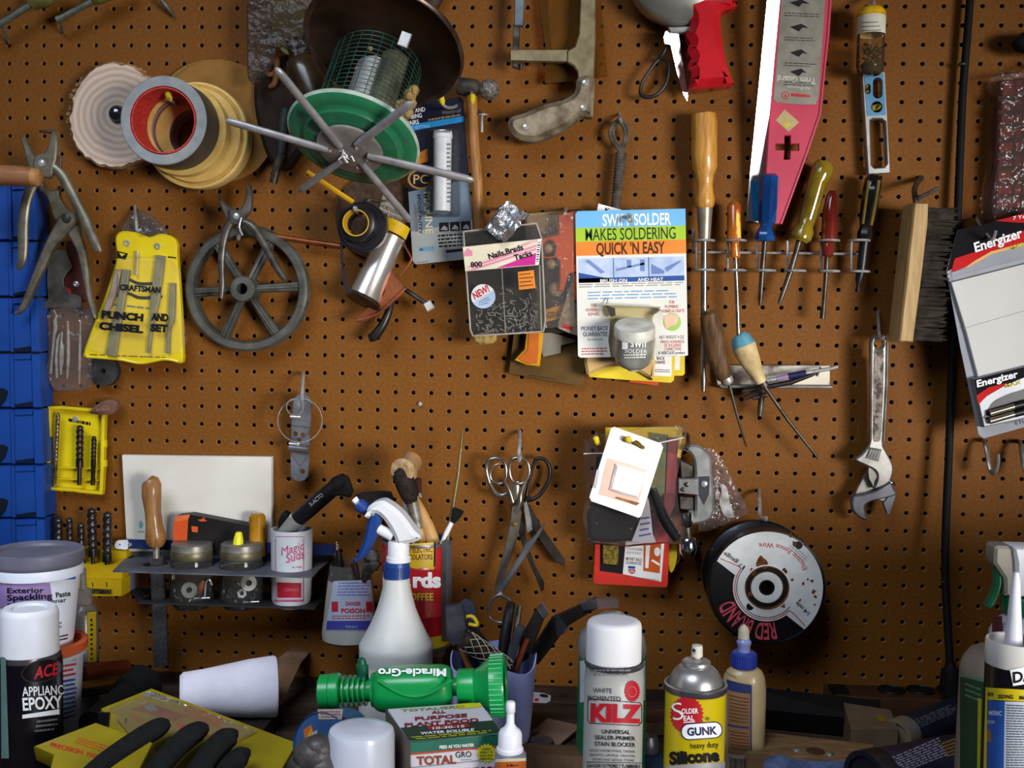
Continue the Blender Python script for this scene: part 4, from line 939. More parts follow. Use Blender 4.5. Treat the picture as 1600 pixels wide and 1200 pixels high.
def utility_light():
    d = .030; S = BP(d)
    t = thing('light_package', P(860, 440, 0), 'orange utility light in clear pack behind the nail box', 'package')
    card = M('pack_card', '#8f7a58', .6, 0, '#7d6949', 20); dark = M('pack_dark', '#2c2018', .6, 0, '#1e1510', 20)
    b = B().plate([(818, 334), (908, 326), (908, 520), (845, 520), (822, 430)], d, .0015, dark); b.patch([(824, 334), (880, 329), (882, 372), (822, 380)], S, card, .0003)
    b.patch([(852, 353), (868, 345), (870, 356), (852, 360)], S, M('pack_pic', '#6f5333', .6), .0005)
    b.stext('LIGHT', S, 846, 369, 9, INK, 42, -13, .01, .0006); b.stext('UTILITY', S, 824, 374, 7, INK, 20, -13, .01, .0006)
    b.patch([(836, 489), (884, 474), (884, 496), (840, 506)], S, M('pack_yellow', '#c99c1c', .5), .0005); b.stext('EMERGENCY', S, 838, 501, 9, INK, 46, -11, .02, .0008)
    b.link('card', t)
    og = M('orange_plastic', '#cf5a14', .42, 0, '#b84c0e', 20, coat=.3); o2 = [(872, 332), (895, 331), (897, 410), (888, 430), (880, 455), (872, 455), (874, 440), (874, 408), (868, 402), (846, 404), (846, 372), (872, 366)]
    B().plate(o2, .052, .014, og, [circ(858, 388, 10, 13, 18)], .002).plate([(884, 415), (904, 413), (904, 425), (884, 427)], .050, .010, og, bev=.001).plate([(891, 330), (905, 330), (905, 470), (897, 470), (894, 400)], .046, .010, og, bev=.001).link('handle', t)
    gb = M('frosted_bulb', '#9d9588', .3, 0, '#857c6e', 20)
    for x, y, r in ((858, 388, 11), (862, 412, 10), (868, 452, 13)): B().ball(P(x, y, .036), r*.0008, gb, 14).link('bulb', t)
    B().plate([(819, 340), (897, 331), (897, 510), (834, 515)], .060, .004, CLEAR('pack_film', '#efe6da', .2, .1, .03, wr=.8), bev=.001).link('blister', t)
    hook([(884, 326, 0), (884, 330, .04), (883, 334, .068)], 'bright peg tip over the orange utility light', mat=STEELB, r=2.8)
    b = B().plate([(893, 440), (912, 438), (912, 528), (888, 520), (872, 513), (872, 506)], .040, .002, M('grey_print_card', '#a39a8c', .5, 0, '#6f675c', 110), bev=.0004); b.patch([(881, 505), (893, 508), (893, 516), (878, 512)], BP(.040), INKR, .0005)
    one(b, 'printed_card', 'grey printed card corner with red spot beside the soldering card', 'card')
    b = B().plate(smooth_path([(803, 520), (795, 583), (850, 594), (905, 603), (912, 598), (917, 540), (880, 515)], 1, True), .012, .002, M('emery_paper', '#5e4520', .8, 0, '#513a19', 30), bev=.0003); b.greek(BP(.012), ((826, 584), (880, 593), (880, 596), (826, 588)), 1, M('paper_print', '#3f2d12', .8), 2)
    one(b, 'sandpaper_sheet', 'olive brown sandpaper sheet hanging lowest behind the soldering card', 'sandpaper')
    b = B().plate([(846, 515), (898, 530), (900, 534), (877, 540), (876, 552), (848, 558), (844, 540)], .018, .003, M('grey_foam', '#8f8a7c', .8, 0, '#7d786b', 40), bev=.001); one(b, 'foam_pad', 'pale grey pad in front of the brown sandpaper', 'pad')
    t = thing('orange_sleeve', P(830, 545, 0), 'orange sleeve with yellow edges hanging below the nail box', 'sleeve')
    B().plate([(823, 505), (850, 505), (846, 552), (843, 573), (822, 571), (803, 563), (819, 545)], .030, .006, M('sleeve_yellow', '#d49a1e', .5, 0, '#bf860f', 30), bev=.002).plate([(826, 505), (843, 505), (841, 552), (839, 568), (824, 568), (809, 561), (824, 546)], .0315, .003, M('sleeve_orange', '#c4640f', .45, 0, '#b2570a', 30), bev=.0008).link('body', t)
utility_light()

def solder_card():
    t = thing('solder_card', P(986, 450, 0), 'white soldering paste card with blue, green and orange header bands', 'package'); d = .056; S = BP(d)
    f = quadmap([(899, 330), (1071, 326), (1075, 555), (903, 559)]); g = lambda *l: [f(*p) for p in l]
    wh = M('solder_white', '#dcd9d0', .6, 0, '#d4d0c5', 14)
    b = B().plate([(904, 331), (1071, 326), (1075, 555), (1072, 556), (907, 559), (903, 556), (899, 336)], d, .0012, wh, bev=.0003)
    b.patch(g((.02, .0), (1, 0), (1, .115), (0, .115), (0, .02)), S, M('sky_blue_ink', '#74b8e0', .45, 0, '#68acd6', 14))
    b.patch(g((0, .115), (1, .115), (1, .21), (0, .21)), S, M('lime_ink', '#a4c42c', .45, 0, '#98b824', 14)); b.patch(g((0, .21), (1, .21), (1, .305), (0, .305)), S, M('orange_ink', '#e0822a', .45, 0, '#d67820', 14))
    cw = M('cream_white_ink', '#f1efe6', .45); dg = M('darkgreen_ink', '#20351c', .5); br = M('brown_ink', '#4a2414', .5)
    b.stext('SWIFT SOLDER', S, *f(.245, .105), 19, cw, 107, -1.3, .02); b.stext('MAKES SOLDERING', S, *f(.088, .202), 19.5, dg, 141, -1.3, .004); b.stext("QUICK 'N EASY", S, *f(.185, .298), 18.5, br, 107, -1.3, .02)
    pb = M('pale_blue_print', '#b9c6dc', .5, 0, '#9fb0cc', 60); bl = M('print_blue', '#2f4f90', .5)
    b.patch(g((.02, .325), (.98, .325), (.98, .49), (.02, .49)), S, pb, .0003); b.patch(g((.02, .46), (.98, .455), (.98, .49), (.02, .49)), S, bl, .0005)
    b.patch(g((.02, .42), (.33, .47), (.33, .49), (.02, .49)), S, bl, .0005)
    for a in (.335, .655): b.patch(g((a, .325), (a+.006, .325), (a+.006, .49), (a, .49)), S, bl, .0006)
    for l in (((.08, .34), (.12, .335), (.26, .42), (.22, .43)), ((.36, .40), (.62, .36), (.62, .375), (.36, .415)), ((.46, .34), (.50, .34), (.50, .39), (.46, .39)), ((.58, .34), (.62, .34), (.62, .42), (.58, .42)), ((.68, .37), (.80, .42), (.80, .44), (.68, .44)), ((.80, .40), (.95, .35), (.95, .36), (.82, .43))): b.patch(g(*l), S, M('print_midblue', '#6f86b8', .5), .0005)
    b.stext('BRUSH ON', S, *f(.215, .489), 5, cw, 42, -1.3, .02, .0008); b.stext('AND HEAT', S, *f(.555, .487), 5, cw, 40, -1.3, .02, .0008)
    b.greek(S, (f(.02, .495), f(.98, .495), f(.98, .525), f(.02, .525)), 2, INKG, 5, .3, .0004, .02); b.greek(S, (f(.10, .545), f(.93, .545), f(.93, .61), f(.10, .61)), 3, M('sky_print', '#6fa0c8', .5), 6, .35, .0004, .1)
    rp = M('red_print', '#c4564a', .5)
    for tx, u, v, w in (('FOR', .13, .655, 8), ('HOUSEHOLD', .08, .685, 23), ('REPAIRS', .10, .715, 17)): b.stext(tx, S, *f(u, v), 5, rp, w, -1)
    for tx, u, v, w in (('FOR', .84, .645, 8), ('PLUMBING', .80, .675, 21), ('HOBBIES & CRAFTS', .765, .705, 36)): b.stext(tx, S, *f(u, v), 5, rp, w, -1)
    dbl = M('dark_blue_print', '#39405e', .5)
    b.stext('MONEY BACK', S, *f(.035, .815), 7, dbl, 42, -1, 0); b.stext('GUARANTEE', S, *f(.05, .855), 7, dbl, 38, -1, .005); b.stext('See other side', S, *f(.09, .883), 3.5, INKG, 24, -1); b.greek(S, (f(.035, .93), f(.28, .93), f(.28, .985), f(.035, .985)), 3, rp, 4, .4)
    b.patch(circ(1050, 503, 14, 14), S, M('apple_green', '#9cc25a', .5), .0003); b.patch([(1037, 494), (1050, 490), (1061, 494), (1058, 506), (1040, 514)], S, M('peach_print', '#e2b89a', .5), .0005)
    b.stext('NET WEIGHT 4 OZ.', S, *f(.745, .885), 5.5, INKG, 39, -1)
    for tx, u, v, w in (('MAKES HUNDREDS', .755, .915, 37), ('OF SOLDERED', .785, .94, 27), ('CONNECTIONS', .785, .965, 27)): b.stext(tx, S, *f(u, v), 5, rp, w, -1)
    b.stext('A HERCULES product', S, *f(.73, .99), 5, dbl, 42, -1); b.link('card', t)
    tin = M('jar_tin', '#9c9a90', .35, .3, '#7a786e', 40); lid = M('jar_lid', '#d6d3c8', .5, .1, '#b3ae9e', 50)
    kk = mpp(d+.03); A = V((0, -.40, .917)); o = P(989, 577, d+.020)
    B().lathe(o, A, [(27*kk, 57*kk), (31*kk, 58*kk), (31.5*kk, 60*kk), (31.5*kk, 71*kk), (30*kk, 75*kk), (27*kk, 75.5*kk), (0, 75*kk)], lid, 40).link('jar_lid', t)
    b = B().lathe(o, A, [(0, 0, lid), (9*kk, 0, lid), (13*kk, 7*kk, lid), (22*kk, 9*kk, tin), (28*kk, 15*kk, tin), (29.5*kk, 24*kk, tin), (29.5*kk, 58*kk, tin)], tin, 40); Sc = Cyl(o, A, 29.6*kk)
    b.stext('swif', Sc, 985, 542, 15, INKW, 26, 2, .01, .0012); b.patch([(972, 531), (981, 530), (981, 545), (972, 546)], Sc, INKW, .0009); b.stext('SOLDER', Sc, 976, 551, 6, INKW, 35, 2, 0, .0012); b.greek(Sc, ((974, 553), (1012, 552), (1010, 560), (976, 561)), 2, INKW, 4, .4, .001); b.link('jar', t)
    b = B(); b.plate(smooth_path([(944, 476), (1030, 480), (1026, 490), (1020, 500), (1021, 562), (955, 562), (954, 500), (948, 492)], 2, True), d+.022, .021, CLEAR('solder_blister', '#f6f2e2', .2, .08, .05, '#cfc8ac', .4), bev=.004); b.px([(944, 476, d+.02, 1.2), (1032, 480, d+.02, 1.2)], M('blister_edge', '#b9b398', .3), smooth=False); b.link('blister', t)
    B().plate([(946, 477), (961, 481), (962, 493), (955, 495)], d+.014, .006, BLACKP, bev=.001).px([(947, 478, d+.01, 1), (950, 466, d+.004, .9)], ZINC, smooth=False).link('brush', t)
    hook([(986, 330, 0), (985, 336, .05), (984, 341, .070), (985, 346, .074)], 'silver ball tipped peg through the soldering card header', mat=STEELB, r=4.5)
    tan = M('tan_pouch', '#d2ae74', .5, 0, '#c19c62', 20); yl = M('yellow_card', '#dcc324', .45, 0, '#cfb51c', 20)
    t = thing('yellow_package', P(980, 580, 0), 'yellow blister card with tan contents showing under the soldering card', 'package')
    b = B().plate([(918, 540), (1056, 540), (1053, 594), (1048, 598), (985, 594), (921, 589)], .036, .0015, yl); b.patch([(1022, 556), (1050, 556), (1049, 588), (1022, 587)], BP(.036), WHITEC, .0003)
    b.stext('BACK', BP(.036), 1026, 562, 5, INK, 13, 2, .02); b.stext('GUARANTEE', BP(.036), 1023, 568, 5, INK, 16, 2, .02); b.greek(BP(.036), ((1023, 576), (1048, 577), (1048, 583), (1023, 582)), 2, INKG, 3); b.link('card', t)
    B().plate(smooth_path([(916, 545), (960, 545), (1020, 545), (1021, 590), (1016, 592), (985, 575), (950, 574), (925, 584), (916, 583)], 2, True), .047, .010, tan, bev=.004).link('pouch', t)
    t = thing('yellow_card', P(1060, 575, 0), 'second yellow card, edge showing behind the first under soldering card', 'card'); b = B().plate(rrect(1030, 540, 1070, 587, 5), .028, .0015, yl); b.patch([(1054, 555), (1063, 555), (1062, 578), (1054, 578)], BP(.028), WHITEC, .0003); b.link('card', t)
    b = B().plate([(985, 540), (1040, 540), (1028, 602), (984, 597)], .020, .0015, M('vermilion_card', '#d9501c', .5)); one(b, 'orange_card', 'thin orange strip of card lowest under the yellow cards', 'card')
    b = B().plate([(935, 318), (942, 320), (972, 328), (970, 345), (930, 345)], .030, .0012, WHITEC); b.stext('Kn', BP(.03), 945, 330, 6, INK, 14, 12, .02); one(b, 'white_tag', 'white tag corner peeking above the soldering card', 'tag')
solder_card()

def hinge_and_clamps():
    g = M('galvanised', '#83858a', .42, .55, '#686a70', 40); d = .030
    t = thing('strap_hinge', P(470, 680, 0), 'grey metal strap hinge hanging with round hose clamps over it', 'hinge')
    B().plate([(458, 626), (464, 617), (477, 614), (487, 628), (485, 660), (483, 697), (454, 694), (455, 660)], d, .004, g, [circ(461, 678, 3.4, n=12), circ(473, 680, 3.4, n=12), circ(467, 688, 3.2, n=12)], .0008).plate([(455, 655), (484, 658), (484, 668), (455, 665)], d+.003, .003, g, bev=.001).link('upper_leaf', t)
    B().plate([(454, 706), (483, 709), (481, 743), (477, 750), (468, 753), (459, 750), (454, 743)], d, .004, g, [circ(472, 737, 3.6, n=12)], .0008).plate([(455, 708), (482, 711), (468, 728)], d+.002, .002, g, bev=.0006).link('lower_leaf', t)
    B().px([(452, 699, d+.004, 5), (482, 703, d+.004, 5)], g, smooth=False, seg=14).link('knuckle_pin', t)
    def clamp(cx, cy, r, d, lab, sx, sy):
        t = thing('hose_clamp', P(cx, cy, d-.01), lab, 'clamp'); k = mpp(d)
        c = P(cx, cy, d); axx = V((.22, -1, .12)).normalized(); pr = [(r*k, -.0045), (r*k+.0008, -.0045), (r*k+.0008, .0045), (r*k, .0045), (r*k, -.0045)]
        B().lathe(c, axx, pr, STEELB, 48).link('band', t)
        B().px([(sx-7, sy-1, d+.004, 2.6), (sx+5, sy, d+.004, 2.6), (sx+6, sy, d+.004, 3.6), (sx+9, sy, d+.004, 3.6)], STEELB, smooth=False, seg=12).link('screw', t)
    clamp(469, 657, 34, .050, 'large round hose clamp ring hanging on the strap hinge', 459, 694); clamp(461, 636, 12.5, .060, 'small hose clamp ring hanging inside the larger one', 461, 652)
    hook([(473, 583, 0), (474, 587, .025), (473, 602, .045), (472, 622, .056), (471, 630, .064), (471, 624, .070)], 'long bright wire hook above the strap hinge', mat=STEELB, r=2.6)
    b = B().lathe(P(657, 631, 0), (0, -1, 0), [(.0015, -.006), (.0015, .002), (.0032, .002), (.0028, .0042), (0, .0048)], STEELB, 16); one(b, 'screw', 'single small screw driven into bare pegboard', 'screw')
hinge_and_clamps()

def drill_case():
    t = thing('drill_bit_case', P(117, 700, 0), 'yellow plastic drill bit case, open, hung beside the blue bins', 'case'); d = .014; S = BP(d)
    out = smooth_path([(73, 642), (79, 635), (110, 636), (158, 641), (163, 648), (162, 690), (160, 764), (153, 773), (115, 769), (79, 766), (71, 760), (72, 700)], 2, True)
    inn = [(117+(x-117)*.88, 703+(y-703)*.92) for x, y in out]
    b = B().plate(out, d-.006, .004, YEL).plate(out, d+.004, .010, YEL, [inn], .0012)
    for y in (729, 747): b.plate([(76, y-1), (154, y+3), (154, y+5), (76, y+2)], d, .005, YEL, bev=.0006)
    for y in (688, 719): b.plate([(161, y), (165, y), (165, y+11), (161, y+11)], d+.003, .006, YEL, bev=.001)
    b.greek(BP(d-.006), ((107, 652), (150, 660), (150, 668), (107, 660)), 1, INK, 6, .6); b.link('tray', t)
    B().lathe(P(118, 655, d-.006), (0, -1, 0), [(.0045, 0), (.004, .0014), (0, .0022)], STEELB, 16).link('screw', t)
    def twist(pts, rr, mat, lab, grp, seg=10, turns=4, fl=.5, d=.02, name='drill_bit'):
        """drill bit: pts (x0,y0) tip -> (x1,y1) shank end; flutes over fl of its length"""
        (x0, y0), (x1, y1) = pts; a, e = P(x0, y0, d), P(x1, y1, d); L_ = (e-a).length; ax = (e-a).normalized(); u = ax.orthogonal().normalized(); w = ax.cross(u); k = mpp(d)
        r, rs = rr[0]*k, rr[1]*k; n = 46; vs = []; fs = []
        for i in range(n+1):
            s = i/n*fl; ph = 2*math.pi*turns*i/n; tip = min(1, i/3+.15)
            for j in range(16):
                g_ = 2*math.pi*j/16; cc = abs(math.cos(g_-ph)); q = r*tip*(.62+.38*cc**.6)
                vs.append(a+ax*(L_*s)+u*(q*math.cos(g_))+w*(q*math.sin(g_)))
        for i in range(n):
            for j in range(16): fs.append((i*16+j, i*16+(j+1) % 16, (i+1)*16+(j+1) % 16, (i+1)*16+j))
        b = B().add(vs, fs, mat); b.tube([a+ax*L_*fl, a+ax*L_*(fl+.12), a+ax*L_*(fl+.13), e], [r, r, rs, rs], mat, 14)
        one(b, name, lab, 'drill bit', grp)
    bm = M('black_oxide', '#4b4038', .32, .7, '#2c241e', 40); db = M('bright_bit', '#8e7c6a', .3, .75, '#5a4a3c', 60)
    twist(((91, 644), (85, 758)), (3.6, 3.2), db, 'longest thin drill bit in the open yellow case', 'bits in the yellow case', turns=6, fl=.68)
    twist(((125, 664), (124, 758)), (6, 3.6), bm, 'thickest drill bit in middle of the open yellow case', 'bits in the yellow case', turns=3, fl=.58); twist(((147, 681), (145, 758)), (4.2, 3.6), bm, 'shortest drill bit in the open yellow case', 'bits in the yellow case', turns=3, fl=.5)
    b = B().plate(smooth_path([(138, 644), (150, 632), (166, 625), (179, 628), (180, 637), (172, 647), (152, 649)], 4, True), .030, .018, M('brown_stone', '#84604e', .85, 0, '#644638', 90, bump=.4), bev=.006); one(b, 'honing_stone', 'brown teardrop shaped stone above the corner of the yellow case', 'stone')
    t = thing('drill_stand', P(160, 900, 0), 'yellow stepped drill index stand behind the spackling tub', 'stand'); ye = M('index_yellow', '#b3920c', .5, 0, '#9c7f08', 20)
    b = B().plate([(118, 857), (198, 860), (197, 882), (117, 880)], .022, .020, ye, bev=.001).plate([(112, 881), (192, 883), (191, 907), (112, 905)], .042, .036, ye, bev=.001).plate([(118, 904), (190, 906), (190, 932), (120, 932)], .050, .048, ye, bev=.001)
    b.plate([(138, 919), (175, 921), (175, 929), (138, 928)], .0505, .0004, M('worn_patch', '#5a4a10', .6)); b.stext('CRAFTSMAN', BP(.0505), 133, 927, 6.5, INK, 39, 1, .03, .0005)
    for x in (144, 166): b.patch([(x, 910), (x+1.5, 910), (x+1.5, 917), (x, 917)], BP(.050), INK, .0004)
    b.link('block', t)
    for i, (p, rr, lab, tn, fl) in enumerate((
        (((91, 808), (92, 888)), (7, 5), 'darkest large drill bit beside the blue bins, blurred in shade', 3, .7), (((108, 808), (110, 890)), (5.5, 4), 'large dark drill bit second from the blue bins', 3, .7),
        (((126, 816), (128, 896)), (6, 3.6), 'middle one of five large drill bits standing above the spackling tub', 3, .7), (((143, 793), (146, 896)), (7.5, 3.4), 'tallest large drill bit standing in the yellow stand', 3, .62), (((168, 799), (167, 905)), (7.5, 3.6), 'large drill bit closest to the white board', 3, .62))):
        twist(p, rr, M('large_bit', '#55504d', .28, .8, '#2b2827', 50), lab, 'large bits in the yellow stand', turns=tn, fl=fl, d=.034+.0012*i)
drill_case()
# ================= right half of the board =================
def screwdrivers():
    t = thing('tool_rack', P(1215, 394, 0), 'bent wire tool rack with ring pairs holding a row of screwdrivers', 'rack')
    B().px([(1082, 358, 0, 2.2), (1083, 362, .012, 2.2), (1083, 390, .014, 2.2), (1088, 394, .014, 2.2), (1150, 394.5, .014, 2.2), (1250, 395.5, .014, 2.2), (1346, 397, .014, 2.2)], ZINC, smooth=False, seg=8).link('rail', t)
    def ringpair(x, yu, yl, up=True):
        for y in ((yu, yl) if up else (yl,)):
            c = P(x, y, .032); b = B(); b.tube([c+V((.0125*math.cos(a), .0125*math.sin(a), 0)) for a in [2*math.pi*i/26 for i in range(26)]], .0017, ZINC, 8, closed=True); b.link('ring', t)
        B().px([(x-13, yu, .024, 2), (x-13, yl, .024, 2)], ZINC, smooth=False, seg=8).link('post', t)
        B().px([(x-13, 395, .024, 1.8), (x-13, 395, .014, 1.8)], ZINC, smooth=False, seg=8).link('tie', t)
    for x, u in ((1101, True), (1150, True), (1196, False), (1243, False), (1296, True), (1343, True)): ringpair(x, 376, 422+(x-1100)*.01, u)
    d = .032
    def drv(name, lab, parts, loc):
        t = thing(name, P(*loc, .02), lab, 'screwdriver', 'screwdrivers in the wire rack')
        for pn, pts, mat, seg, kw in parts: B().px([(p[0], p[1], p[3] if len(p) > 3 else d, p[2]) for p in pts], mat, seg=seg, **kw).link(pn, t)
    sm = dict(smooth=False); st = M('driver_steel', '#a9a49c', .25, .85, '#7d776e', 50); sd = M('driver_dark', '#5a544c', .35, .7, '#3b362f', 50)
    wd = M('boxwood', '#c9923f', .4, 0, '#a06a26', 26, (.3, .7), grain=(10, 10, 1), coat=.25)
    drv('screwdriver', 'large wooden handled screwdriver with steel ferrule and long shaft', (
        ('handle', [(1099, 175, 14), (1099, 179, 20), (1100, 190, 21), (1100, 240, 21), (1101, 262, 20), (1101, 275, 15), (1101, 288, 13), (1101, 300, 14), (1101, 312, 16), (1101, 322, 15), (1101, 326, 12)], wd, 10, sm),
        ('ferrule', [(1101, 325, 12.5), (1101, 328, 12.5), (1100.5, 370, 9.5), (1100.5, 374, 9)], M('dull_ferrule', '#a49c8a', .4, .6, '#7f7767', 40), 24, sm),
        ('shaft', [(1100.5, 374, 5.2), (1100, 480, 5.2), (1099, 560, 4.8), (1099, 590, 4.6), (1099, 611, 3.4)], st, 14, sm)), (1100, 380))
    am = M('amber_plastic', '#b8661a', .15, 0, '#8c4510', 20, coat=.6)
    drv('screwdriver', 'orange translucent handled screwdriver beside the wooden one', (
        ('handle', [(1147, 316, 7), (1147, 322, 11), (1147, 374, 11.5), (1148, 378, 7), (1148, 384, 6), (1149, 400, 8.5), (1149, 403, 7)], am, 12, sm), ('sticker', [(1150, 328, 6, d+.004), (1151, 372, 7, d+.004)], M('yellow_sticker', '#d9b83c', .4, 0, '#c94a30', 60, (.45, .55)), 10, sm),
        ('shaft', [(1149, 402, 3.6), (1150, 424, 3.4), (1152, 470, 3.2), (1154, 530, 3.1)], st, 12, sm)), (1148, 380))
    bp = M('blue_acetate', '#174380', .12, 0, '#0e2f60', 20, coat=.7)
    drv('screwdriver', 'blue translucent handled screwdriver in front of the red trim guard', (
        ('handle', [(1203, 272, 10), (1203, 276, 15.5), (1202, 285, 16), (1199, 345, 15), (1197, 354, 9), (1196, 362, 14), (1195.5, 370, 16.5), (1195, 376, 15), (1195, 378, 10)], bp, 8, sm),
        ('shaft', [(1195, 377, 4.2), (1191, 425, 4), (1188, 470, 3.6), (1187, 478, 2)], sd, 12, sm)), (1196, 380))
    yp = M('yellow_acetate', '#86701a', .12, 0, '#5f4e0e', 24, coat=.7)
    drv('screwdriver', 'thick yellow translucent handled screwdriver hanging at a slant', (
        ('handle', [(1289, 254, 13), (1287, 259, 17), (1282, 275, 18), (1277, 285, 15.5), (1262, 340, 14), (1258, 352, 13), (1255, 360, 17.5), (1251, 372, 17), (1249, 377, 12)], yp, 10, sm),
        ('shaft', [(1249, 376, 4.6), (1236, 422, 4.4), (1222, 462, 4), (1217, 475, 2.2)], sd, 12, sm)), (1250, 380))
    rp = M('red_acetate', '#6e2116', .12, 0, '#511208', 20, coat=.7)
    drv('screwdriver', 'dark red translucent handled screwdriver with flared blade', (
        ('handle', [(1301, 298, 5), (1300, 306, 9), (1297, 330, 12), (1295, 375, 12.5), (1294, 379, 8), (1293, 384, 9), (1293, 398, 9.5), (1292, 402, 6)], rp, 12, sm),
        ('shaft', [(1292, 402, 3.8), (1290, 440, 3.6), (1287, 478, 3.4), (1286, 486, 4.4), (1285, 498, 4.2)], sd, 12, sm)), (1294, 380))
    kp = M('black_gold_acetate', '#171511', .15, 0, '#0f0d0a', 20, coat=.7); gd = M('gold_stripe', '#7d6a2a', .2, 0, '#5d4d1a', 20, coat=.5)
    drv('screwdriver', 'black handled nut driver with gold ribs, below the blue level', (
        ('handle', [(1366, 274, 9), (1365, 280, 14), (1362, 300, 15), (1356, 340, 13.5), (1353, 356, 10), (1352, 364, 12.5), (1351, 374, 12)], kp, 8, sm), ('gold_rib', [(1373, 282, 3.2, d+.009), (1369, 310, 3.2, d+.010), (1361, 352, 2.6, d+.009)], gd, 8, sm), ('gold_rib', [(1357, 282, 2.4, d+.010), (1352, 320, 2.4, d+.010), (1348, 350, 2.4, d+.009)], gd, 8, sm),
        ('shaft', [(1351, 374, 8), (1346, 420, 7.2), (1342, 438, 6), (1341, 444, 3.4), (1340, 456, 2)], BLACKP, 14, sm)), (1350, 380))
    t = thing('ice_pick', P(1120, 540, .02), 'ice pick with dark worn wooden handle leaning on the long shaft', 'pick'); d = .052
    B().px([(1106, 488, d, 10), (1108, 492, d, 15), (1114, 520, d, 17.5), (1122, 560, d, 17), (1130, 585, d, 13.5), (1133, 592, d, 11)], M('dark_wood', '#66492c', .6, 0, '#3f2a18', 30, grain=(8, 8, 1)), smooth=False, seg=10).link('handle', t)
    B().px([(1134, 590, d, 10), (1137, 597, d, 10), (1139, 601, d, 7)], STEEL, smooth=False, seg=18).link('ferrule', t)
    B().px([(1139, 600, d, 3), (1152, 650, .045, 2.4), (1166, 698, .036, 1.4)], sd, smooth=False).link('spike', t)
    t = thing('awl', P(1175, 560, .02), 'awl with bulbous cream and blue painted wooden handle', 'awl'); d = .058
    bl = M('flaked_blue', '#5f96a3', .6, 0, '#4a7f8d', 90); cr = M('flaked_cream', '#cdb583', .6, 0, '#a8905f', 50)
    B().px([(1154, 523, d, 10), (1157, 528, d, 16), (1162, 540, d, 19)], bl, smooth=False, seg=20).px([(1162, 540, d, 19), (1166, 550, d, 18.5), (1174, 568, d, 15.5), (1184, 586, d, 10.5), (1190, 598, d, 8.5)], cr, smooth=False, seg=20).link('handle', t)
    B().px([(1189, 595, d, 8), (1195, 604, d, 8)], STEELD, smooth=False, seg=16).link('ferrule', t)
    B().px([(1194, 603, d, 3), (1230, 655, .046, 2.8), (1278, 716, .036, 2.2)], sd, smooth=False).link('spike', t)
    t = thing('magnetic_holder', P(1210, 600, 0), 'white stained metal strip holder mounted level under the screwdrivers', 'holder'); d = .014
    B().plate([(1119, 571), (1297, 571), (1297, 603), (1121, 603)], d, .012, M('stained_white', '#cfc6b2', .5, .1, '#5e4d4a', 26, (.38, .52)), bev=.001).link('plate', t)
    B().plate([(1121, 601), (1300, 602), (1303, 607), (1128, 607)], .022, .020, M('holder_lip', '#6d6a6a', .4, .5, '#4c4a4a', 40), bev=.001).link('lip', t)
    t = thing('pin_driver', P(1250, 590, .02), 'purple and silver pen shaped tool lying across the white holder strip', 'tool'); d = .040
    B().px([(1187, 597, d, 3.4), (1196, 595, d, 3.4), (1213, 592, d, 3), (1262, 582, d, 3), (1298, 576, d, 3), (1309, 573, d, 3)], ZINC, smooth=False, seg=12).link('barrel', t)
    B().px([(1214, 592, d, 4), (1232, 588, d, 4)], M('mauve_grip', '#9a7a9e', .35, 0, '#86688c', 30), smooth=False, seg=12).link('mauve_grip', t); B().px([(1232, 588, d, 5.2), (1259, 583, d, 5)], M('navy_grip', '#23204a', .5, 0, '#17143a', 30), smooth=False, seg=12).link('navy_grip', t)
    b = B().px([(1160, 612, .034, 3), (1200, 604, .034, 4), (1236, 597, .034, 4.5), (1268, 586, .034, 3), (1285, 578, .034, 1.6)], M('dark_knife', '#2b2522', .4, .3, '#1a1614', 50), smooth=False, seg=10); b.px([(1276, 588, .034, 2), (1282, 574, .034, 2)], STEELD, smooth=False); one(b, 'metal_scriber', 'dark pointed scriber lying under the purple pen tool', 'tool')
    t = thing('chuck_key', P(1185, 620, 0), 'small dark chuck key hanging under the white holder strip', 'key')
    b = B().px([(1163, 622, .030, 4), (1180, 616, .034, 6), (1200, 606, .034, 5.5)], M('rusty_iron', '#4a3524', .6, .4, '#2c1f16', 60), smooth=False, seg=12); b.px([(1176, 622, .034, 4), (1198, 617, .034, 4)], STEELD, smooth=False); b.link('bar', t); B().px([(1190, 618, .034, 5), (1188, 640, .034, 4.5), (1187, 650, .034, 3.6)], STEELD, smooth=False, seg=12).link('stem', t)
screwdrivers()

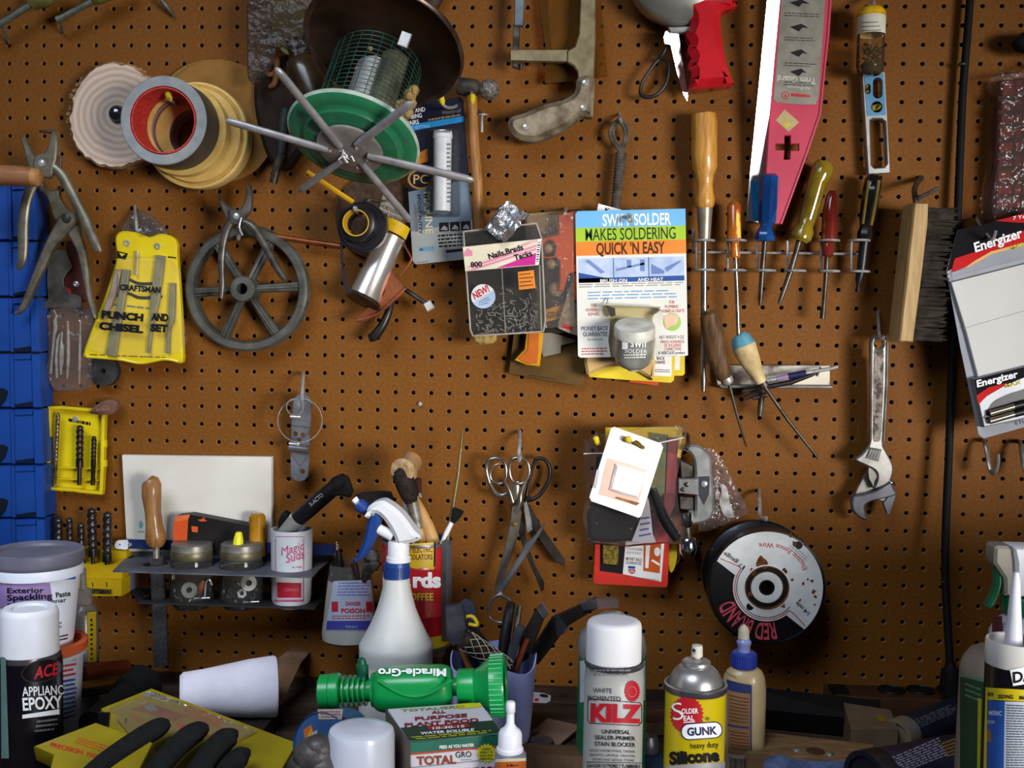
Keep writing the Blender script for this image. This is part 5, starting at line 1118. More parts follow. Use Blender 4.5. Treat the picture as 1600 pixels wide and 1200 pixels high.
def wire_brush():
    t = thing('wire_brush', P(1430, 430, 0), 'wire brush with pale wooden block and dark bristles, hung on a hook', 'brush'); d = .078
    w = M('brush_block', '#b99a6b', .55, 0, '#a18353', 24, grain=(8, 8, 1))
    B().plate([(1429, 316), (1451, 317), (1450, 350), (1438, 450), (1427, 535), (1405, 534), (1416, 430)], d, .052, w, bev=.0025).link('block', t)
    bm = M('bristle_steel', '#4b443c', .55, .4, '#2c2722', 60); b = B(); rd = random.Random(7)
    for i in range(30):
        f = i/29; x0 = 1447-22*f; y = 328+200*f; x1 = 1494-16*f
        for dd in (.030, .041, .052, .063, .072):
            xe = x1+rd.uniform(-5, 3)-(dd-.05)*80; ye = y+rd.uniform(-3, 3)+2
            for q in range(2): b.px([(x0, y+rd.uniform(-1.5, 1.5), dd, 3.2), ((x0+xe)/2, (y+ye)/2, dd, 2.8), (xe+rd.uniform(-4, 2), ye+rd.uniform(-3, 3), dd+rd.uniform(-.003, .003), .7)], bm, smooth=False, seg=5)
    b.link('bristles', t)
    hook([(1440, 278, 0), (1434, 284, .02), (1429, 296, .05), (1430, 310, .084), (1432, 316, .088)], 'dark bent wire hook above the wooden wire brush', mat=STEELD, r=4.6)
    b = B().px([(1432, 311, .084, 3.2), (1450, 302, .086, 3.2), (1466, 294, .088, 3)], STEELD, smooth=False, seg=8); one(b, 'wire_end', 'straight wire end jutting out over the wire brush', 'wire')
wire_brush()

def black_cord():
    t = thing('extension_cable', P(1490, 600, 0), 'thick black power cord running down the board to its plug', 'cord')
    pts = [(1517, -20, .016), (1511, 60, .016), (1504, 150, .016), (1499, 270, .018), (1494, 400, .020), (1488, 550, .024), (1483, 700, .030), (1478, 820, .036), (1477, 900, .044), (1480, 960, .055), (1484, 1030, .068), (1486, 1052, .072)]
    B().px([(x, y, d, 6.2) for x, y, d in pts], BLACKR, seg=14, n=5).link('cable', t)
    B().px([(1485, 1034, .069, 8), (1485, 1042, .070, 9), (1486, 1046, .070, 15), (1487, 1066, .071, 18), (1487, 1084, .071, 19)], BLACKR, smooth=False, seg=20).link('plug', t)
    for x, y, d in ((1503.5, 101, .016), (1476.5, 908, .0445)): B().px([(x, y-1.5, d, 6.8), (x, y+1.5, d, 6.8)], M('cord_band', '#3a3a3c', .4), smooth=False, seg=14).link('band', t)
black_cord()

def battery_pack():
    t = thing('battery_package', P(1560, 500, 0), 'grey and white battery blister card with black and red header, tilted', 'package'); d = .070; S = BP(d)
    gr = M('pack_grey', '#9a9da4', .7, 0, '#8f929a', 16)
    B_ = B().plate([(1497, 359), (1545, 349), (1640, 326), (1700, 640), (1537, 685), (1529, 679), (1500, 540), (1479, 424), (1489, 385)], d, .002, gr)
    b = B_
    blk = M('header_black', '#141116', .9, 0, '#0e0c10', 20); red = M('header_red', '#c01c1e', .8, 0, '#ac1618', 20)
    b.patch([(1497, 359), (1545, 349), (1640, 326), (1660, 352), (1600, 368), (1480, 424), (1489, 385)], S, blk, .0002)
    b.patch([(1486, 426), (1492, 404), (1510, 398), (1540, 388), (1600, 360), (1650, 345), (1660, 372), (1600, 381), (1545, 395), (1520, 410), (1505, 419)], S, red, .0004)
    b.patch([(1507, 419), (1522, 408), (1548, 393), (1600, 379), (1660, 366), (1660, 371), (1600, 384), (1550, 397), (1526, 411), (1512, 418)], S, M('header_gold', '#d79a28', .4), .0006)
    b.patch([(1486, 426), (1512, 418), (1526, 411), (1550, 397), (1600, 384), (1660, 371), (1664, 385), (1600, 400), (1487, 432)], S, gr, .0008)
    b.patch([(1555, 345), (1640, 324), (1648, 342), (1602, 348), (1590, 348)], S, red, .0006); b.stext('7 Years', S, 1583, 344, 6, INKW, 32, -11, .01, .0009, shear=.15)
    b.stext('Energizer', S, 1524, 394, 15, INKW, 78, -18, .03, .0013, shear=.12); b.stext('MAX', S, 1579, 391, 7, M('yellow_ink', '#cfc22a', .5), 26, -16, .02, .0013, shear=.15)
    b.patch([(1487, 432), (1665, 388), (1667, 397), (1489, 440)], S, M('pack_fold', '#83868e', .4), .0006)
    b.link('card', t)
    wh = M('pack_white', '#c4c2be', .6, 0, '#c9c7c2', 12)
    b = B().plate([(1486, 441), (1668, 395), (1705, 560), (1530, 596), (1510, 520)], d+.006, .006, wh, bev=.001)
    b.px([(1506, 513, d+.0062, .5), (1540, 503, d+.0062, .5), (1690, 460, d+.0062, .5)], M('crease', '#b5b3ae', .5), smooth=False, seg=5); b.link('blister_panel', t)
    b = B().plate([(1520, 592), (1700, 548), (1715, 630), (1537, 668)], d+.012, .012, M('tray_grey', '#8f9196', .35, .2, '#7d7f84', 20), bev=.002)
    S2 = BP(d+.012); b.patch([(1522, 593), (1700, 549), (1703, 565), (1600, 590), (1527, 620)], S2, blk, .0003); b.patch([(1526, 618), (1545, 605), (1575, 598), (1568, 604), (1542, 619), (1529, 632)], S2, red, .0006)
    b.stext('Energizer', S2, 1527, 605, 11, INKW, 66, -14, .03, .0011, shear=.12); b.stext('MAX', S2, 1571, 606, 6, M('yellow_ink', '#cfc22a', .5), 26, -14, .02, .0011, shear=.15)
    b.stext('6 Hour', S2, 1586, 664, 6, INK, 28, -12, .02, .0006); tray = b.link('battery_tray', t)
    b = B().plate(smooth_path([(1544, 655), (1543, 642), (1552, 628), (1568, 619), (1590, 611), (1640, 600), (1650, 630)], 3, True), d+.0125, .002, M('window_dark', '#1c1a1c', .4)); b.link('window', tray)
    for y, r in ((638, 5.5), (650, 5.5)): B().px([(1546, y+8, d+.016, r), (1584, y-3, d+.016, r), (1600, y-7, d+.016, r)], M('battery_silver', '#b0a596', .25, .8, '#8d8374', 20), smooth=False, seg=16).px([(1584, y-3, d+.016, r+.3), (1650, y-20, d+.016, r+.3)], BLACKP, smooth=False, seg=16).link('battery', tray)
    hook([(1526, 340, 0), (1530, 350, .05), (1549, 374, .080), (1556, 362, .105)], 'grey wire hook poking through the black battery card header', mat=ZINC, r=2.4)
    t = thing('plastic_bag', P(1580, 230, 0), 'clear plastic bag with dark red plaid cloth above the battery card', 'bag')
    pl = M('plaid_red', '#6d2a22', .7, 0, '#4a1a18', 26); p2 = M('plaid_dark', '#3c2018', .7)
    b = B().plate([(1566, 124), (1660, 118), (1660, 350), (1553, 350), (1557, 250)], .030, .016, pl, bev=.004)
    for i in range(9): b.patch([(1560-i*.4, 150+i*22), (1655, 146+i*22), (1655, 154+i*22), (1560-i*.4, 158+i*22)], BP(.030), p2, .0003)
    for x in (1585, 1598, 1622): b.patch([(x, 126), (x+4, 126), (x, 346), (x-4, 346)], BP(.030), p2, .0005)
    b.link('cloth', t)
    B().plate(smooth_path([(1557, 116), (1600, 110), (1660, 108), (1660, 350), (1548, 350), (1554, 260), (1561, 150)], 2, True), .040, .030, CLEAR('plaid_film', '#f4eee6', .2, .10, .02, wr=.8), bev=.004).link('film', t)
    b = B().px([(1589, 60, .035, 12), (1600, 66, .035, 17), (1640, 66, .035, 18)], BLACKR, seg=18); one(b, 'dark_tool', 'dark rounded tool end at the frame edge above the plaid bag', 'tool')
    zs = dict(mat=M('hook_zinc', '#a09d97', .25, .6, '#7a7771', 50), r=3.4)
    hook([(1536, 688, 0), (1538, 690, .016), (1541, 702, .024), (1545, 725, .030), (1549, 738, .036), (1555, 738, .044), (1559, 724, .048), (1559, 709, .050)], 'J shaped wire hook just below the battery card corner', **zs); hook([(1593, 690, 0), (1594, 692, .016), (1596, 704, .024), (1600, 728, .030), (1606, 742, .038), (1613, 738, .046), (1616, 712, .050)], 'second J hook, cut off by the frame edge below the battery card', **zs)
battery_pack()

def wrenches():
    cr = M('chrome_wrench', '#a09e98', .3, .75, '#7c7972', 40); dk = M('pitted_recess', '#7c736a', .55, .5, '#3f3934', 110, (.42, .56), bump=.4)
    t = thing('adjustable_wrench', P(1372, 600, 0), 'chrome adjustable wrench hanging jaw down on a hook', 'wrench'); d = .040
    sh = smooth_path([(1374, 522), (1383, 526), (1387, 538), (1386, 580), (1384, 640), (1380, 690), (1383, 702), (1393, 720), (1396, 735), (1391, 752), (1380, 760), (1366, 764), (1370, 752), (1371, 742), (1366, 734), (1352, 727), (1337, 719), (1344, 712), (1352, 704), (1359, 690), (1361, 640), (1361, 560), (1361, 535), (1366, 524)], 3, True)
    B().plate(sh, d, .010, cr, [circ(1374, 537, 7, 8, 20)], .002).px([(1362, 535, d, 2.2), (1361.5, 600, d, 2.2), (1361, 688, d, 2.2)], cr, smooth=False, seg=8).px([(1386, 535, d, 2.2), (1385, 600, d, 2.2), (1380, 690, d, 2.2)], cr, smooth=False, seg=8).link('body', t)
    B().plate(smooth_path([(1366, 552), (1371, 547), (1378, 547), (1381, 552), (1379, 640), (1376, 684), (1370, 690), (1365, 685), (1365, 640)], 3, True), d+.0008, .001, dk).link('recess', t)
    b = B()
    for i in range(4): b.px([(1361+i*4.2, 702+i*.9, d+.001, 2.1), (1356+i*4.2, 715+i*1.1, d+.001, 2.1)], STEELB, smooth=False, seg=8)
    b.plate([(1359, 699), (1378, 702), (1372, 721), (1352, 716)], d+.0006, .001, STEELD).link('knurl', t)
    B().plate(smooth_path([(1357, 730), (1366, 735), (1371, 744), (1367, 754), (1366, 764), (1362, 757), (1357, 746)], 3, True), d-.002, .006, M('jaw_steel', '#8a8880', .3, .8, '#6a675f', 40), bev=.001).link('lower_jaw', t)
    hook([(1372, 487, 0), (1372, 492, .014), (1373, 510, .030), (1374, 522, .044), (1378, 530, .052), (1382, 525, .054)], 'wire hook holding the chrome adjustable wrench', r=2.6)
    t = thing('hook_wrench', P(1362, 780, 0), 'dark steel hook-jawed wrench hanging behind the adjustable wrench', 'wrench'); d = .026
    st = M('hookjaw_steel', '#6d6d73', .45, .5, '#505057', 40)
    B().plate(smooth_path([(1397, 764), (1401, 772), (1394, 776), (1378, 780), (1362, 784), (1352, 790), (1353, 802), (1356, 813), (1345, 810), (1334, 800), (1331, 786), (1334, 776), (1345, 773), (1366, 768), (1384, 757), (1392, 754)], 3, True), d+.010, .010, st, bev=.002).link('hook_jaw', t)
    B().plate([(1357, 732), (1366, 764), (1384, 757), (1376, 770), (1350, 774), (1334, 777), (1340, 762)], d, .006, cr, bev=.001).link('cheek', t)
    B().plate([(1398, 768), (1400, 776), (1390, 805), (1386, 804), (1380, 786), (1390, 772)], d+.004, .006, st, bev=.001).plate([(1372, 780), (1388, 772), (1382, 784), (1378, 783)], d+.002, .004, cr, bev=.0008).link('rear_jaw', t)
    B().px([(1372, 560, d-.006, 5), (1374, 640, d-.006, 6), (1374, 740, d-.004, 8), (1372, 762, d, 9)], st, smooth=False, seg=12, flat=.5).link('shank', t)
    b = B().px([(1385, 752, .030, 3.2), (1394, 755, .034, 3.4), (1398, 759, .036, 2.6)], CHROME, seg=12); one(b, 'wing_screw', 'tiny bright screw end between the two hanging wrenches', 'screw')
wrenches()

def fence_wire():
    t = thing('wire_spool', P(1198, 905, 0), 'black and white spool of electric fence wire hanging by its rim', 'spool'); d = .085; S = BP(d+.0006)
    blk = M('spool_black', '#121113', .35, .2, '#0b0a0c', 20, coat=.25); wh = M('spool_white', '#d2d4d2', .42, 0, '#b9bab6', 26)
    rust = M('rust_stain', '#70401c', .8, 0, '#4a2a14', 120); k = mpp(d, 1198, 918); c = P(1198, 918, d); R = 91*k
    B().lathe((c.x, 0, c.z), (0, -1, 0), [(.008, .004), (R*.985, .004), (R, .006), (R, .010), (R*.97, .012), (R*.60, .014), (R*.60, .066), (R*.965, .068), (R*1.02, .070), (R*1.03, .074), (R*1.01, d+.001), (R*.985, d+.0015), (R*.97, d-.001), (.008, d-.001), (.008, .004)], blk, 84).link('reel', t)
    b = B()
    for i in range(18):
        f = .017+.046*i/17; b.lathe((c.x, -f, c.z), (0, -1, 0), [(R*.6, -.0018), (R*.72+.002*(i % 2), 0), (R*.6, .0018)], ZINC, 60)
    b.link('wound_wire', t)
    b = B(); a0, a1 = 208, 408                                            # white sector of the printed face
    def pol(r, a): return (1198+r*math.cos(math.radians(a)), 918+r*math.sin(math.radians(a)))
    n = 40; big = [pol(88, a0+(a1-a0)*i/n) for i in range(n+1)]; small = [pol(53, a1+(a0+360-a1)*i/24) for i in range(1, 24)]
    b.plate(big+small, d+.0012, .0008, wh, [circ(1248, 852, 6.2, n=16), circ(1198, 918, 34, n=36), circ(1172, 948, 6, n=16)])
    S = BP(d+.0012)
    def line(pts, m=INKR, w=.6):
        for (x0, y0), (x1, y1) in zip(pts, pts[1:]):
            dx, dy = x1-x0, y1-y0; l = math.hypot(dx, dy) or 1; nx, ny = -dy/l*w, dx/l*w; b.patch([(x0+nx, y0+ny), (x1+nx, y1+ny), (x1-nx, y1-ny), (x0-nx, y0-ny)], S, m, .0004)
    line([pol(86, 212), pol(56, 217)]+[pol(50, 217-(217-46)*i/24) for i in range(25)]+[pol(56, 44), pol(86, 45)]); line([pol(47, 225-(225-40)*i/24) for i in range(25)], INK, .5)
    b.stext('17 gauge', S, 1164, 884, 7, INK, 38, 215, .012); b.stext('1/4 mile', S, 1266, 957, 7, INK, 27, 222, .012)
    b.stext('Electric Fence Wire', S, 0, 0, 8, INKR, 92, 0, .0, .0005, 'l', (1198, 918, 70, 335, -1))
    b.greek(S, ((1256, 880), (1230, 856), (1236, 846), (1262, 870)), 3, INKG, 4, .3)
    for x, y, r, s_ in ((1255, 912, 3, 1), (1271, 925, 3.5, 2), (1269, 908, 3, 3), (1250, 938, 2.2, 4), (1274, 932, 2.6, 5), (1273, 945, 1.8, 6), (1241, 850, 5, 7), (1192, 880, 12, 8), (1176, 893, 7, 9), (1225, 893, 6, 10), (1222, 945, 6, 13), (1172, 928, 5, 14), (1260, 850, 4, 15), (1235, 836, 4, 16), (1262, 905, 2, 11), (1238, 906, 2.5, 12)):
        rd = random.Random(s_); b.patch(smooth_path([(x+r*rd.uniform(.5, 1.2)*math.cos(q*.7), y+r*rd.uniform(.5, 1.3)*math.sin(q*.7)) for q in range(9)], 3, True), S, rust, .0003)
    b.link('printed_face', t)
    b = B(); rr = M('pink_red_ink', '#c44a58', .5)
    vs, fs = text_mesh('RED BRAND', .02); x0 = min(v[0] for v in vs); x1 = max(v[0] for v in vs)
    out = []
    for v in vs:                                                          # arched lettering, read from the other side of the reel
        f = (v[0]-x0)/(x1-x0); a = math.radians(78+f*82); h = v[1]/.73; r = 56+h*27
        out.append(BP(d-.0008).at(1198+r*math.cos(a), 918+r*math.sin(a), .0012))
    b.add(out, fs, rr); b.link('brand_lettering', t)
    hub = [(12*k, d+.0006), (20*k, d+.0022, wh), (24*k, d+.0022, wh), (25*k, d+.0012, rust), (27*k, d-.003, rust), (32*k, d-.003, rust), (33*k, d+.0016, rust), (35*k, d+.0020, wh), (38*k, d+.0012)]
    B().lathe((c.x, 0, c.z), (0, -1, 0), hub, wh, 48).lathe((c.x, 0, c.z), (0, -1, 0), [(0, d-.012), (11.6*k, d-.012), (11.6*k, d+.0006), (12.4*k, d+.0008)], M('bore_dark', '#0c0a09', .9), 32).link('hub', t)
    hook([(1186, 766, 0), (1186, 772, .02), (1187, 790, .040), (1188, 806, .052), (1196, 812, .088), (1197, 808, .094)], 'grey wire hook holding the fence wire spool rim', r=3)
fence_wire()

def scissors_cluster():
    t = thing('scissors', P(800, 760, 0), 'chrome tailor scissors with two round finger loops and long pointed blades', 'scissors'); d = .036
    ch = M('scissor_chrome', '#aaa39a', .22, .85, '#7d766d', 30); bl = M('scissor_blade', '#8b8274', .35, .7, '#655d50', 30)
    B().px(smooth_path([(765, 755, d, 2.6), (760, 735, d, 3), (763, 720, d, 3.2), (775, 716, d, 3), (788, 722, d, 2.6), (791, 740, d, 2.6), (788, 752, d, 2.6), (780, 756, d, 2.4), (768, 750, d, 2.4), (766, 738, d, 2.4), (772, 728, d, 2.2), (780, 725, d, 2)], 3), ch, smooth=False, seg=10).px([(765, 755, d, 3), (774, 770, d, 4), (785, 774, d, 4), (796, 768, d, 4)], ch, seg=10).px([(788, 752, d+.002, 3), (795, 765, d+.002, 4), (801, 785, d+.002, 5)], ch, seg=10).link('finger_loop', t)
    B().px(smooth_path([(804, 716, d, 3), (814, 716, d, 2.6), (824, 722, d, 2.6), (827, 738, d, 2.6), (821, 752, d, 2.8), (811, 756, d, 2.6), (800, 750, d, 2.6), (796, 736, d, 2.8), (798, 722, d, 3)], 3, True), ch, smooth=False, seg=10, closed=True).px([(821, 752, d, 3), (814, 770, d, 4), (812, 785, d, 5), (806, 800, d, 5)], ch, seg=10).px([(806, 752, d-.002, 5), (807, 780, d-.002, 7)], bl, smooth=False, seg=10, flat=.5).link('finger_loop', t)
    B().plate([(800, 792), (810, 786), (815, 802), (811, 830), (800, 868), (787, 905), (776, 930), (773, 932), (774, 912), (786, 865), (796, 822)], d+.002, .003, bl, bev=.001).link('blade', t)
    B().plate([(806, 800), (815, 806), (824, 850), (836, 885), (850, 910), (850, 922), (846, 925), (838, 905), (822, 868), (812, 840)], d-.003, .003, M('blade_dark', '#55504a', .3, .7, '#38332e', 30), bev=.001).link('blade', t)
    B().lathe(P(803, 819, d+.002), (0, -1, 0), [(.004, 0), (.0036, .0012), (0, .0018)], BRASS, 16).link('pivot_screw', t)
    hook([(812, 674, 0), (812, 678, .014), (812, 690, .030), (811, 708, .040), (811, 720, .046), (813, 712, .050)], 'wire hook above the scissors finger loops', r=3)
    t = thing('shears', P(835, 790, 0), 'black handled shears with wide jagged dark blade beside the chrome scissors', 'shears'); d = .022
    B().px(smooth_path([(836, 720, d, 2.8), (842, 716, d, 3), (852, 719, d, 3), (859, 732, d, 3), (857, 750, d, 3), (846, 770, d, 3.4), (834, 779, d, 3.6), (824, 780, d, 3.4), (824, 766, d, 2.8), (830, 740, d, 2.4)], 3, True), BLACKP, smooth=False, seg=10, closed=True).px([(828, 776, d, 5), (820, 784, d, 5)], BLACKP, smooth=False).link('finger_loop', t)
    B().plate([(818, 782), (828, 790), (845, 822), (868, 855), (882, 874), (882, 883), (878, 884), (873, 879), (869, 881), (850, 855), (832, 825), (816, 796)], d, .004, M('pinking_blade', '#4d443c', .4, .6, '#332c26', 30), bev=.0012).link('blade', t)
    B().plate([(818, 786), (823, 784), (830, 812), (832, 828), (824, 834), (822, 826)], d+.018, .004, STEELB, bev=.0012).link('pivot_bar', t)
    t = thing('pointed_shears', P(800, 900, .02), 'single grey pointed scissor half with wire finger ring hanging at the bottom', 'scissors'); d = .062
    gs = M('grey_shear', '#86888c', .32, .7, '#6a6c70', 30)
    B().plate([(853, 814), (850, 824), (838, 845), (826, 864), (806, 894), (788, 922), (783, 931), (776, 929), (780, 916), (800, 886), (817, 858), (820, 850), (836, 836)], d, .004, gs, bev=.0015).link('blade', t)
    B().px([(764, 960, d, 2), (764, 948, d, 2.4), (769, 937, d, 2.8), (778, 930, d, 3.2), (786, 931, d, 3), (796, 937, d, 2.4), (800, 944, d, 2)], gs, seg=10).px([(800, 944, d, 1.8), (803, 958, d, 1.8), (794, 970, d, 1.8), (778, 972, d, 1.8), (766, 966, d, 1.8), (764, 958, d, 1.8)], gs, seg=8).link('finger_ring', t)
    B().lathe(P(782, 929, d), (0, -1, 0), [(.0034, 0), (.003, .0016), (0, .0022)], STEELB, 14).link('rivet', t)
scissors_cluster()

def bag_cluster():
    hook([(932, 678, 0), (932, 684, .04), (937, 694, .070), (932, 688, .078), (931, 685, .079)], 'yellow tipped peg hook over the corner of the zip bag', YTIP); hook([(984, 682, 0), (984, 690, .06), (985, 694, .080), (982, 686, .100)], 'yellow tipped peg hook through the white blister card slot', YTIP)
    t = thing('blister_card', P(978, 740, 0), 'glaring white blister card with square bubble, hung in front of the bag', 'package'); d = .090
    wh = M('gloss_white_card', '#f6f2f0', .24, 0, '#efe9e6', 14, coat=.5); n = (V((0, -1, 0))*.42+glint(P(978, 740, d))*.58).normalized(); Sf = Plane(P(978, 740, d), n)
    Q = [(960, 667), (1033, 693), (1036, 699), (1002, 806), (998, 809), (924, 783), (921, 777), (955, 669)]
    slot = [(971, 687), (974, 682), (980, 682), (984, 687), (989, 690), (994, 687), (999, 690), (1004, 695), (1008, 698), (1007, 702), (1002, 702), (991, 696), (986, 694), (980, 692), (973, 690)]
    B().splate(Q, Sf, .0012, wh, 0, None, [slot]).link('card', t)
    pk = M('pink_recess', '#e4b8a4', .4, 0, '#dbaa94', 16)
    b = B().patch(smooth_path([(954, 717), (1004, 732), (1009, 738), (998, 782), (990, 788), (942, 774), (937, 768), (948, 722)], 2, True), Sf, pk, .0008)
    b.patch([(964, 776), (1000, 786), (994, 790), (960, 778)], Sf, M('rust_contents', '#9a6a34', .6, 0, '#6b4520', 60), .001); b.greek(Sf, ((935, 722), (942, 724), (930, 776), (924, 774)), 1, M('faint_print', '#cfc4ca', .5), 2); b.link('print', t)
    B().splate(smooth_path([(966, 726), (1006, 739), (1009, 744), (999, 774), (993, 778), (956, 767), (954, 762), (962, 729)], 2, True), Plane(P(978, 740, d)+n*.006, n), .006, M('milky_bubble', '#faf6f4', .18, 0, '#f2ece8', 14, coat=.6), .003).link('bubble', t)
    t = thing('zip_bag', P(990, 770, 0), 'clear zip bag holding dark parts, behind the white blister card', 'bag'); d = .066
    fm = CLEAR('zip_film', '#f3f1ef', .14, .14, .04, '#b9b4b4', .6)
    b = B().plate(smooth_path([(912, 690), (960, 680), (1010, 668), (1070, 666), (1071, 684), (1058, 745), (1062, 800), (1074, 846), (1040, 850), (920, 850), (915, 770)], 2, True), d, .016, fm, bev=.003); b.link('film', t)
    B().px([(912, 709, d+.001, 1.2), (955, 708, d+.001, 1.2), (1068, 684, d+.001, 1.2)], M('zip_edge', '#c9c6c4', .3), smooth=False, seg=6).link('zip_strip', t)
    dk = M('dark_contents', '#100e0f', .7, 0, '#080708', 40, bump=.3)
    grp = 'contents of the zip bag'
    b = B().plate(smooth_path([(922, 795), (960, 785), (1010, 790), (1022, 840), (985, 846), (926, 846), (918, 820)], 3, True), .058, .014, dk, bev=.005); one(b, 'cable_bundle', 'black bundle filling the bottom of the zip bag', 'cable', grp)
    b = B().plate([(932, 712), (968, 705), (960, 790), (926, 790)], .052, .008, M('dark_blue_sheet', '#2a2a34', .5, 0, '#1c1c24', 30), bev=.002); one(b, 'dark_pouch', 'dark flat pouch in the zip bag behind the blister card edge', 'pouch', grp)
    b = B().px([(1018, 765, .060, 8), (1026, 785, .060, 9), (1040, 815, .062, 9), (1058, 842, .062, 8)], dk, seg=14); one(b, 'black_cable', 'thick black cable end slanting down in the zip bag', 'cable', grp)
    b = B().plate(smooth_path([(1008, 780), (1014, 782), (1020, 835), (1024, 848), (990, 847), (990, 838), (1004, 800)], 2, True), .063, .002, M('paper_label', '#b8b4b8', .5, 0, '#a7a3a8', 40), bev=.0004); b.greek(BP(.063), ((1002, 806), (1016, 804), (1018, 838), (998, 842)), 4, INKB, 4, .3); one(b, 'paper_label', 'white printed paper slip inside the zip bag bottom', 'label', grp)
    b = B().plate([(1018, 676), (1044, 680), (1040, 770), (1014, 790)], .050, .004, M('green_red_card', '#5c7a56', .5, 0, '#8c7a50', 40)).plate([(1042, 684), (1060, 684), (1054, 790), (1036, 830)], .050, .004, M('faded_red_card', '#a04a4c', .5, 0, '#8c3c40', 30)); one(b, 'printed_packet', 'green and faded red packet seen through the zip bag', 'packet', grp)
    b = B().plate([(946, 668), (1066, 667), (1064, 715), (946, 715)], .044, .0015, M('yellow_header', '#c7a826', .5, 0, '#b5971c', 30)); one(b, 'yellow_card', 'yellow card header behind the top of the zip bag', 'card')
    t = thing('screen_package', P(985, 880, 0), 'red bordered card of brass screen showing below the zip bag', 'package'); d = .036; S = BP(d)
    redc = M('card_red', '#cf3024', .42, 0, '#bd281d', 16)
    b = B().plate(rrect(930, 800, 1046, 915, 5, 3, 3), d, .0015, redc); b.patch([(938, 845), (977, 847), (973, 897), (937, 892)], S, INK, .0003); b.patch([(978, 845), (1038, 848), (1033, 909), (973, 897)], S, WHITEC, .0003)
    b.stext('TO FLOW ALONG', S, 979, 859, 4, INKG, 24, 4); b.stext('SIDE ATTACH', S, 979, 865, 4, INKG, 22, 4); b.stext('MONEY BACK', S, 978, 875, 5, INK, 26, 5, .015); b.stext('GUARANTEE', S, 978, 881, 5, INK, 24, 5, .015)
    b.patch([(982, 884), (993, 885), (992, 889), (981, 888)], S, INKB, .0006); b.patch([(982, 889), (993, 890), (992, 895), (987, 897), (982, 894)], S, INKR, .0006); b.stext('USA', S, 983, 894, 3.5, INKW, 8, 5, .01, .0009)
    b.patch([(1006, 848), (1033, 850), (1031, 896), (1005, 892)], S, M('picture_orange', '#c4561e', .5), .0006); b.patch([(1009, 852), (1016, 852), (1013, 888), (1008, 887)], S, WHITEC, .0009); b.patch(circ(1027, 862, 5, 7, 14), S, WHITEC, .0009); b.patch([(1017, 876), (1020, 874), (1031, 881), (1030, 884)], S, INKW, .0009)
    b.greek(S, ((985, 900), (1033, 906), (1033, 908), (985, 902)), 1, INKG, 3); b.link('card', t)
    B().plate([(941, 846), (968, 847), (966, 884), (941, 882)], d+.005, .005, M('brass_screen', '#a08838', .35, .7, '#6e5c22', 260, (.45, .55), bump=.8, bs=900), bev=.002).link('brass_screen', t)
    b = B().plate(smooth_path([(1044, 850), (1056, 851), (1058, 870), (1053, 890), (1046, 892)], 2, True), .028, .003, M('yellow_edge', '#d2b81e', .5)); b.px([(1050, 850, .026, 1.4), (1061, 866, .026, 1.4), (1058, 880, .026, 1.4), (1046, 890, .026, 1.4)], STEELD); one(b, 'yellow_tag', 'yellow tag with wire loop beside the brass screen card', 'tag')
    t = thing('tubing_cutter', P(1090, 770, 0), 'chrome tubing cutter with black arrow and knurled knob', 'tubing cutter'); d = .052
    gm = M('cast_chrome', '#b4b4b2', .3, .7, '#94948f', 60)
    B().plate(smooth_path([(1066, 702), (1072, 697), (1086, 695), (1102, 702), (1111, 716), (1113, 740), (1116, 780), (1114, 805), (1104, 815), (1088, 819), (1080, 818), (1076, 800), (1084, 798), (1086, 805), (1086, 745), (1084, 720), (1078, 708), (1068, 704)], 3, True), d, .016, gm, bev=.003).link('frame', t)
    b_ = B().plate([(1060, 748), (1092, 748), (1092, 774), (1060, 771)], d+.004, .014, gm, bev=.0015); sl_ = b_.link('slider', t)
    b = B()
    for x, y in ((1073, 757), (1067, 765)): b.lathe(P(x, y, d+.004), (0, -1, 0), [(.0035, 0), (.003, .002), (0, .0026)], STEELD, 14)
    b.link('roller_pins', sl_)
    B().plate([(1091, 745), (1109, 744), (1108, 772), (1100, 789), (1091, 772)], d+.001, .001, M('arrow_black', '#33333a', .4, .2)).link('arrow', t)
    B().lathe(P(1100, 756, d+.001), (0, -1, 0), [(.0045, 0), (.004, .0022), (.0012, .003), (0, .002)], STEELB, 16).link('screw', t)
    B().px([(1072, 800, d, 10), (1072, 820, d, 10), (1073, 824, d, 7)], CHROME, smooth=False, seg=24).px([(1073, 823, d, 6), (1075, 840, d, 6)], STEELD, smooth=False, seg=16).px([(1075, 840, d, 12), (1075, 843, d, 14), (1075, 858, d, 14.5), (1075, 862, d, 14), (1075, 866, d, 12)], CHROME, smooth=False, seg=28).link('knob', t)
    B().plate([(1062, 718), (1084, 728), (1084, 745), (1064, 748)], d-.004, .010, STEELD, bev=.002).link('roller', t); B().plate([(1061, 775), (1085, 776), (1085, 798), (1062, 796)], d-.006, .010, STEELD, bev=.002).link('roller', t)
    b = B().px([(1088, 845, .030, 6), (1091, 890, .024, 2)], STEELD, smooth=False); one(b, 'metal_spike', 'dark tapering spike behind the tubing cutter knob', 'tool')
    hook([(1074, 678, 0), (1075, 684, .03), (1075, 694, .050), (1073, 702, .056)], 'dark wire hook behind the top of the tubing cutter', mat=STEELD, r=3)
    t = thing('plastic_bag', P(1130, 770, 0), 'clear plastic bag with white crease fanning out behind the tubing cutter', 'bag')
    B().plate([(1088, 700), (1112, 700), (1128, 715), (1172, 800), (1150, 812), (1108, 830), (1092, 830)], .022, .004, CLEAR('fan_film', '#f1ece8', .26, .12, .07, '#c4bcb8', 1.0)).link('film', t)
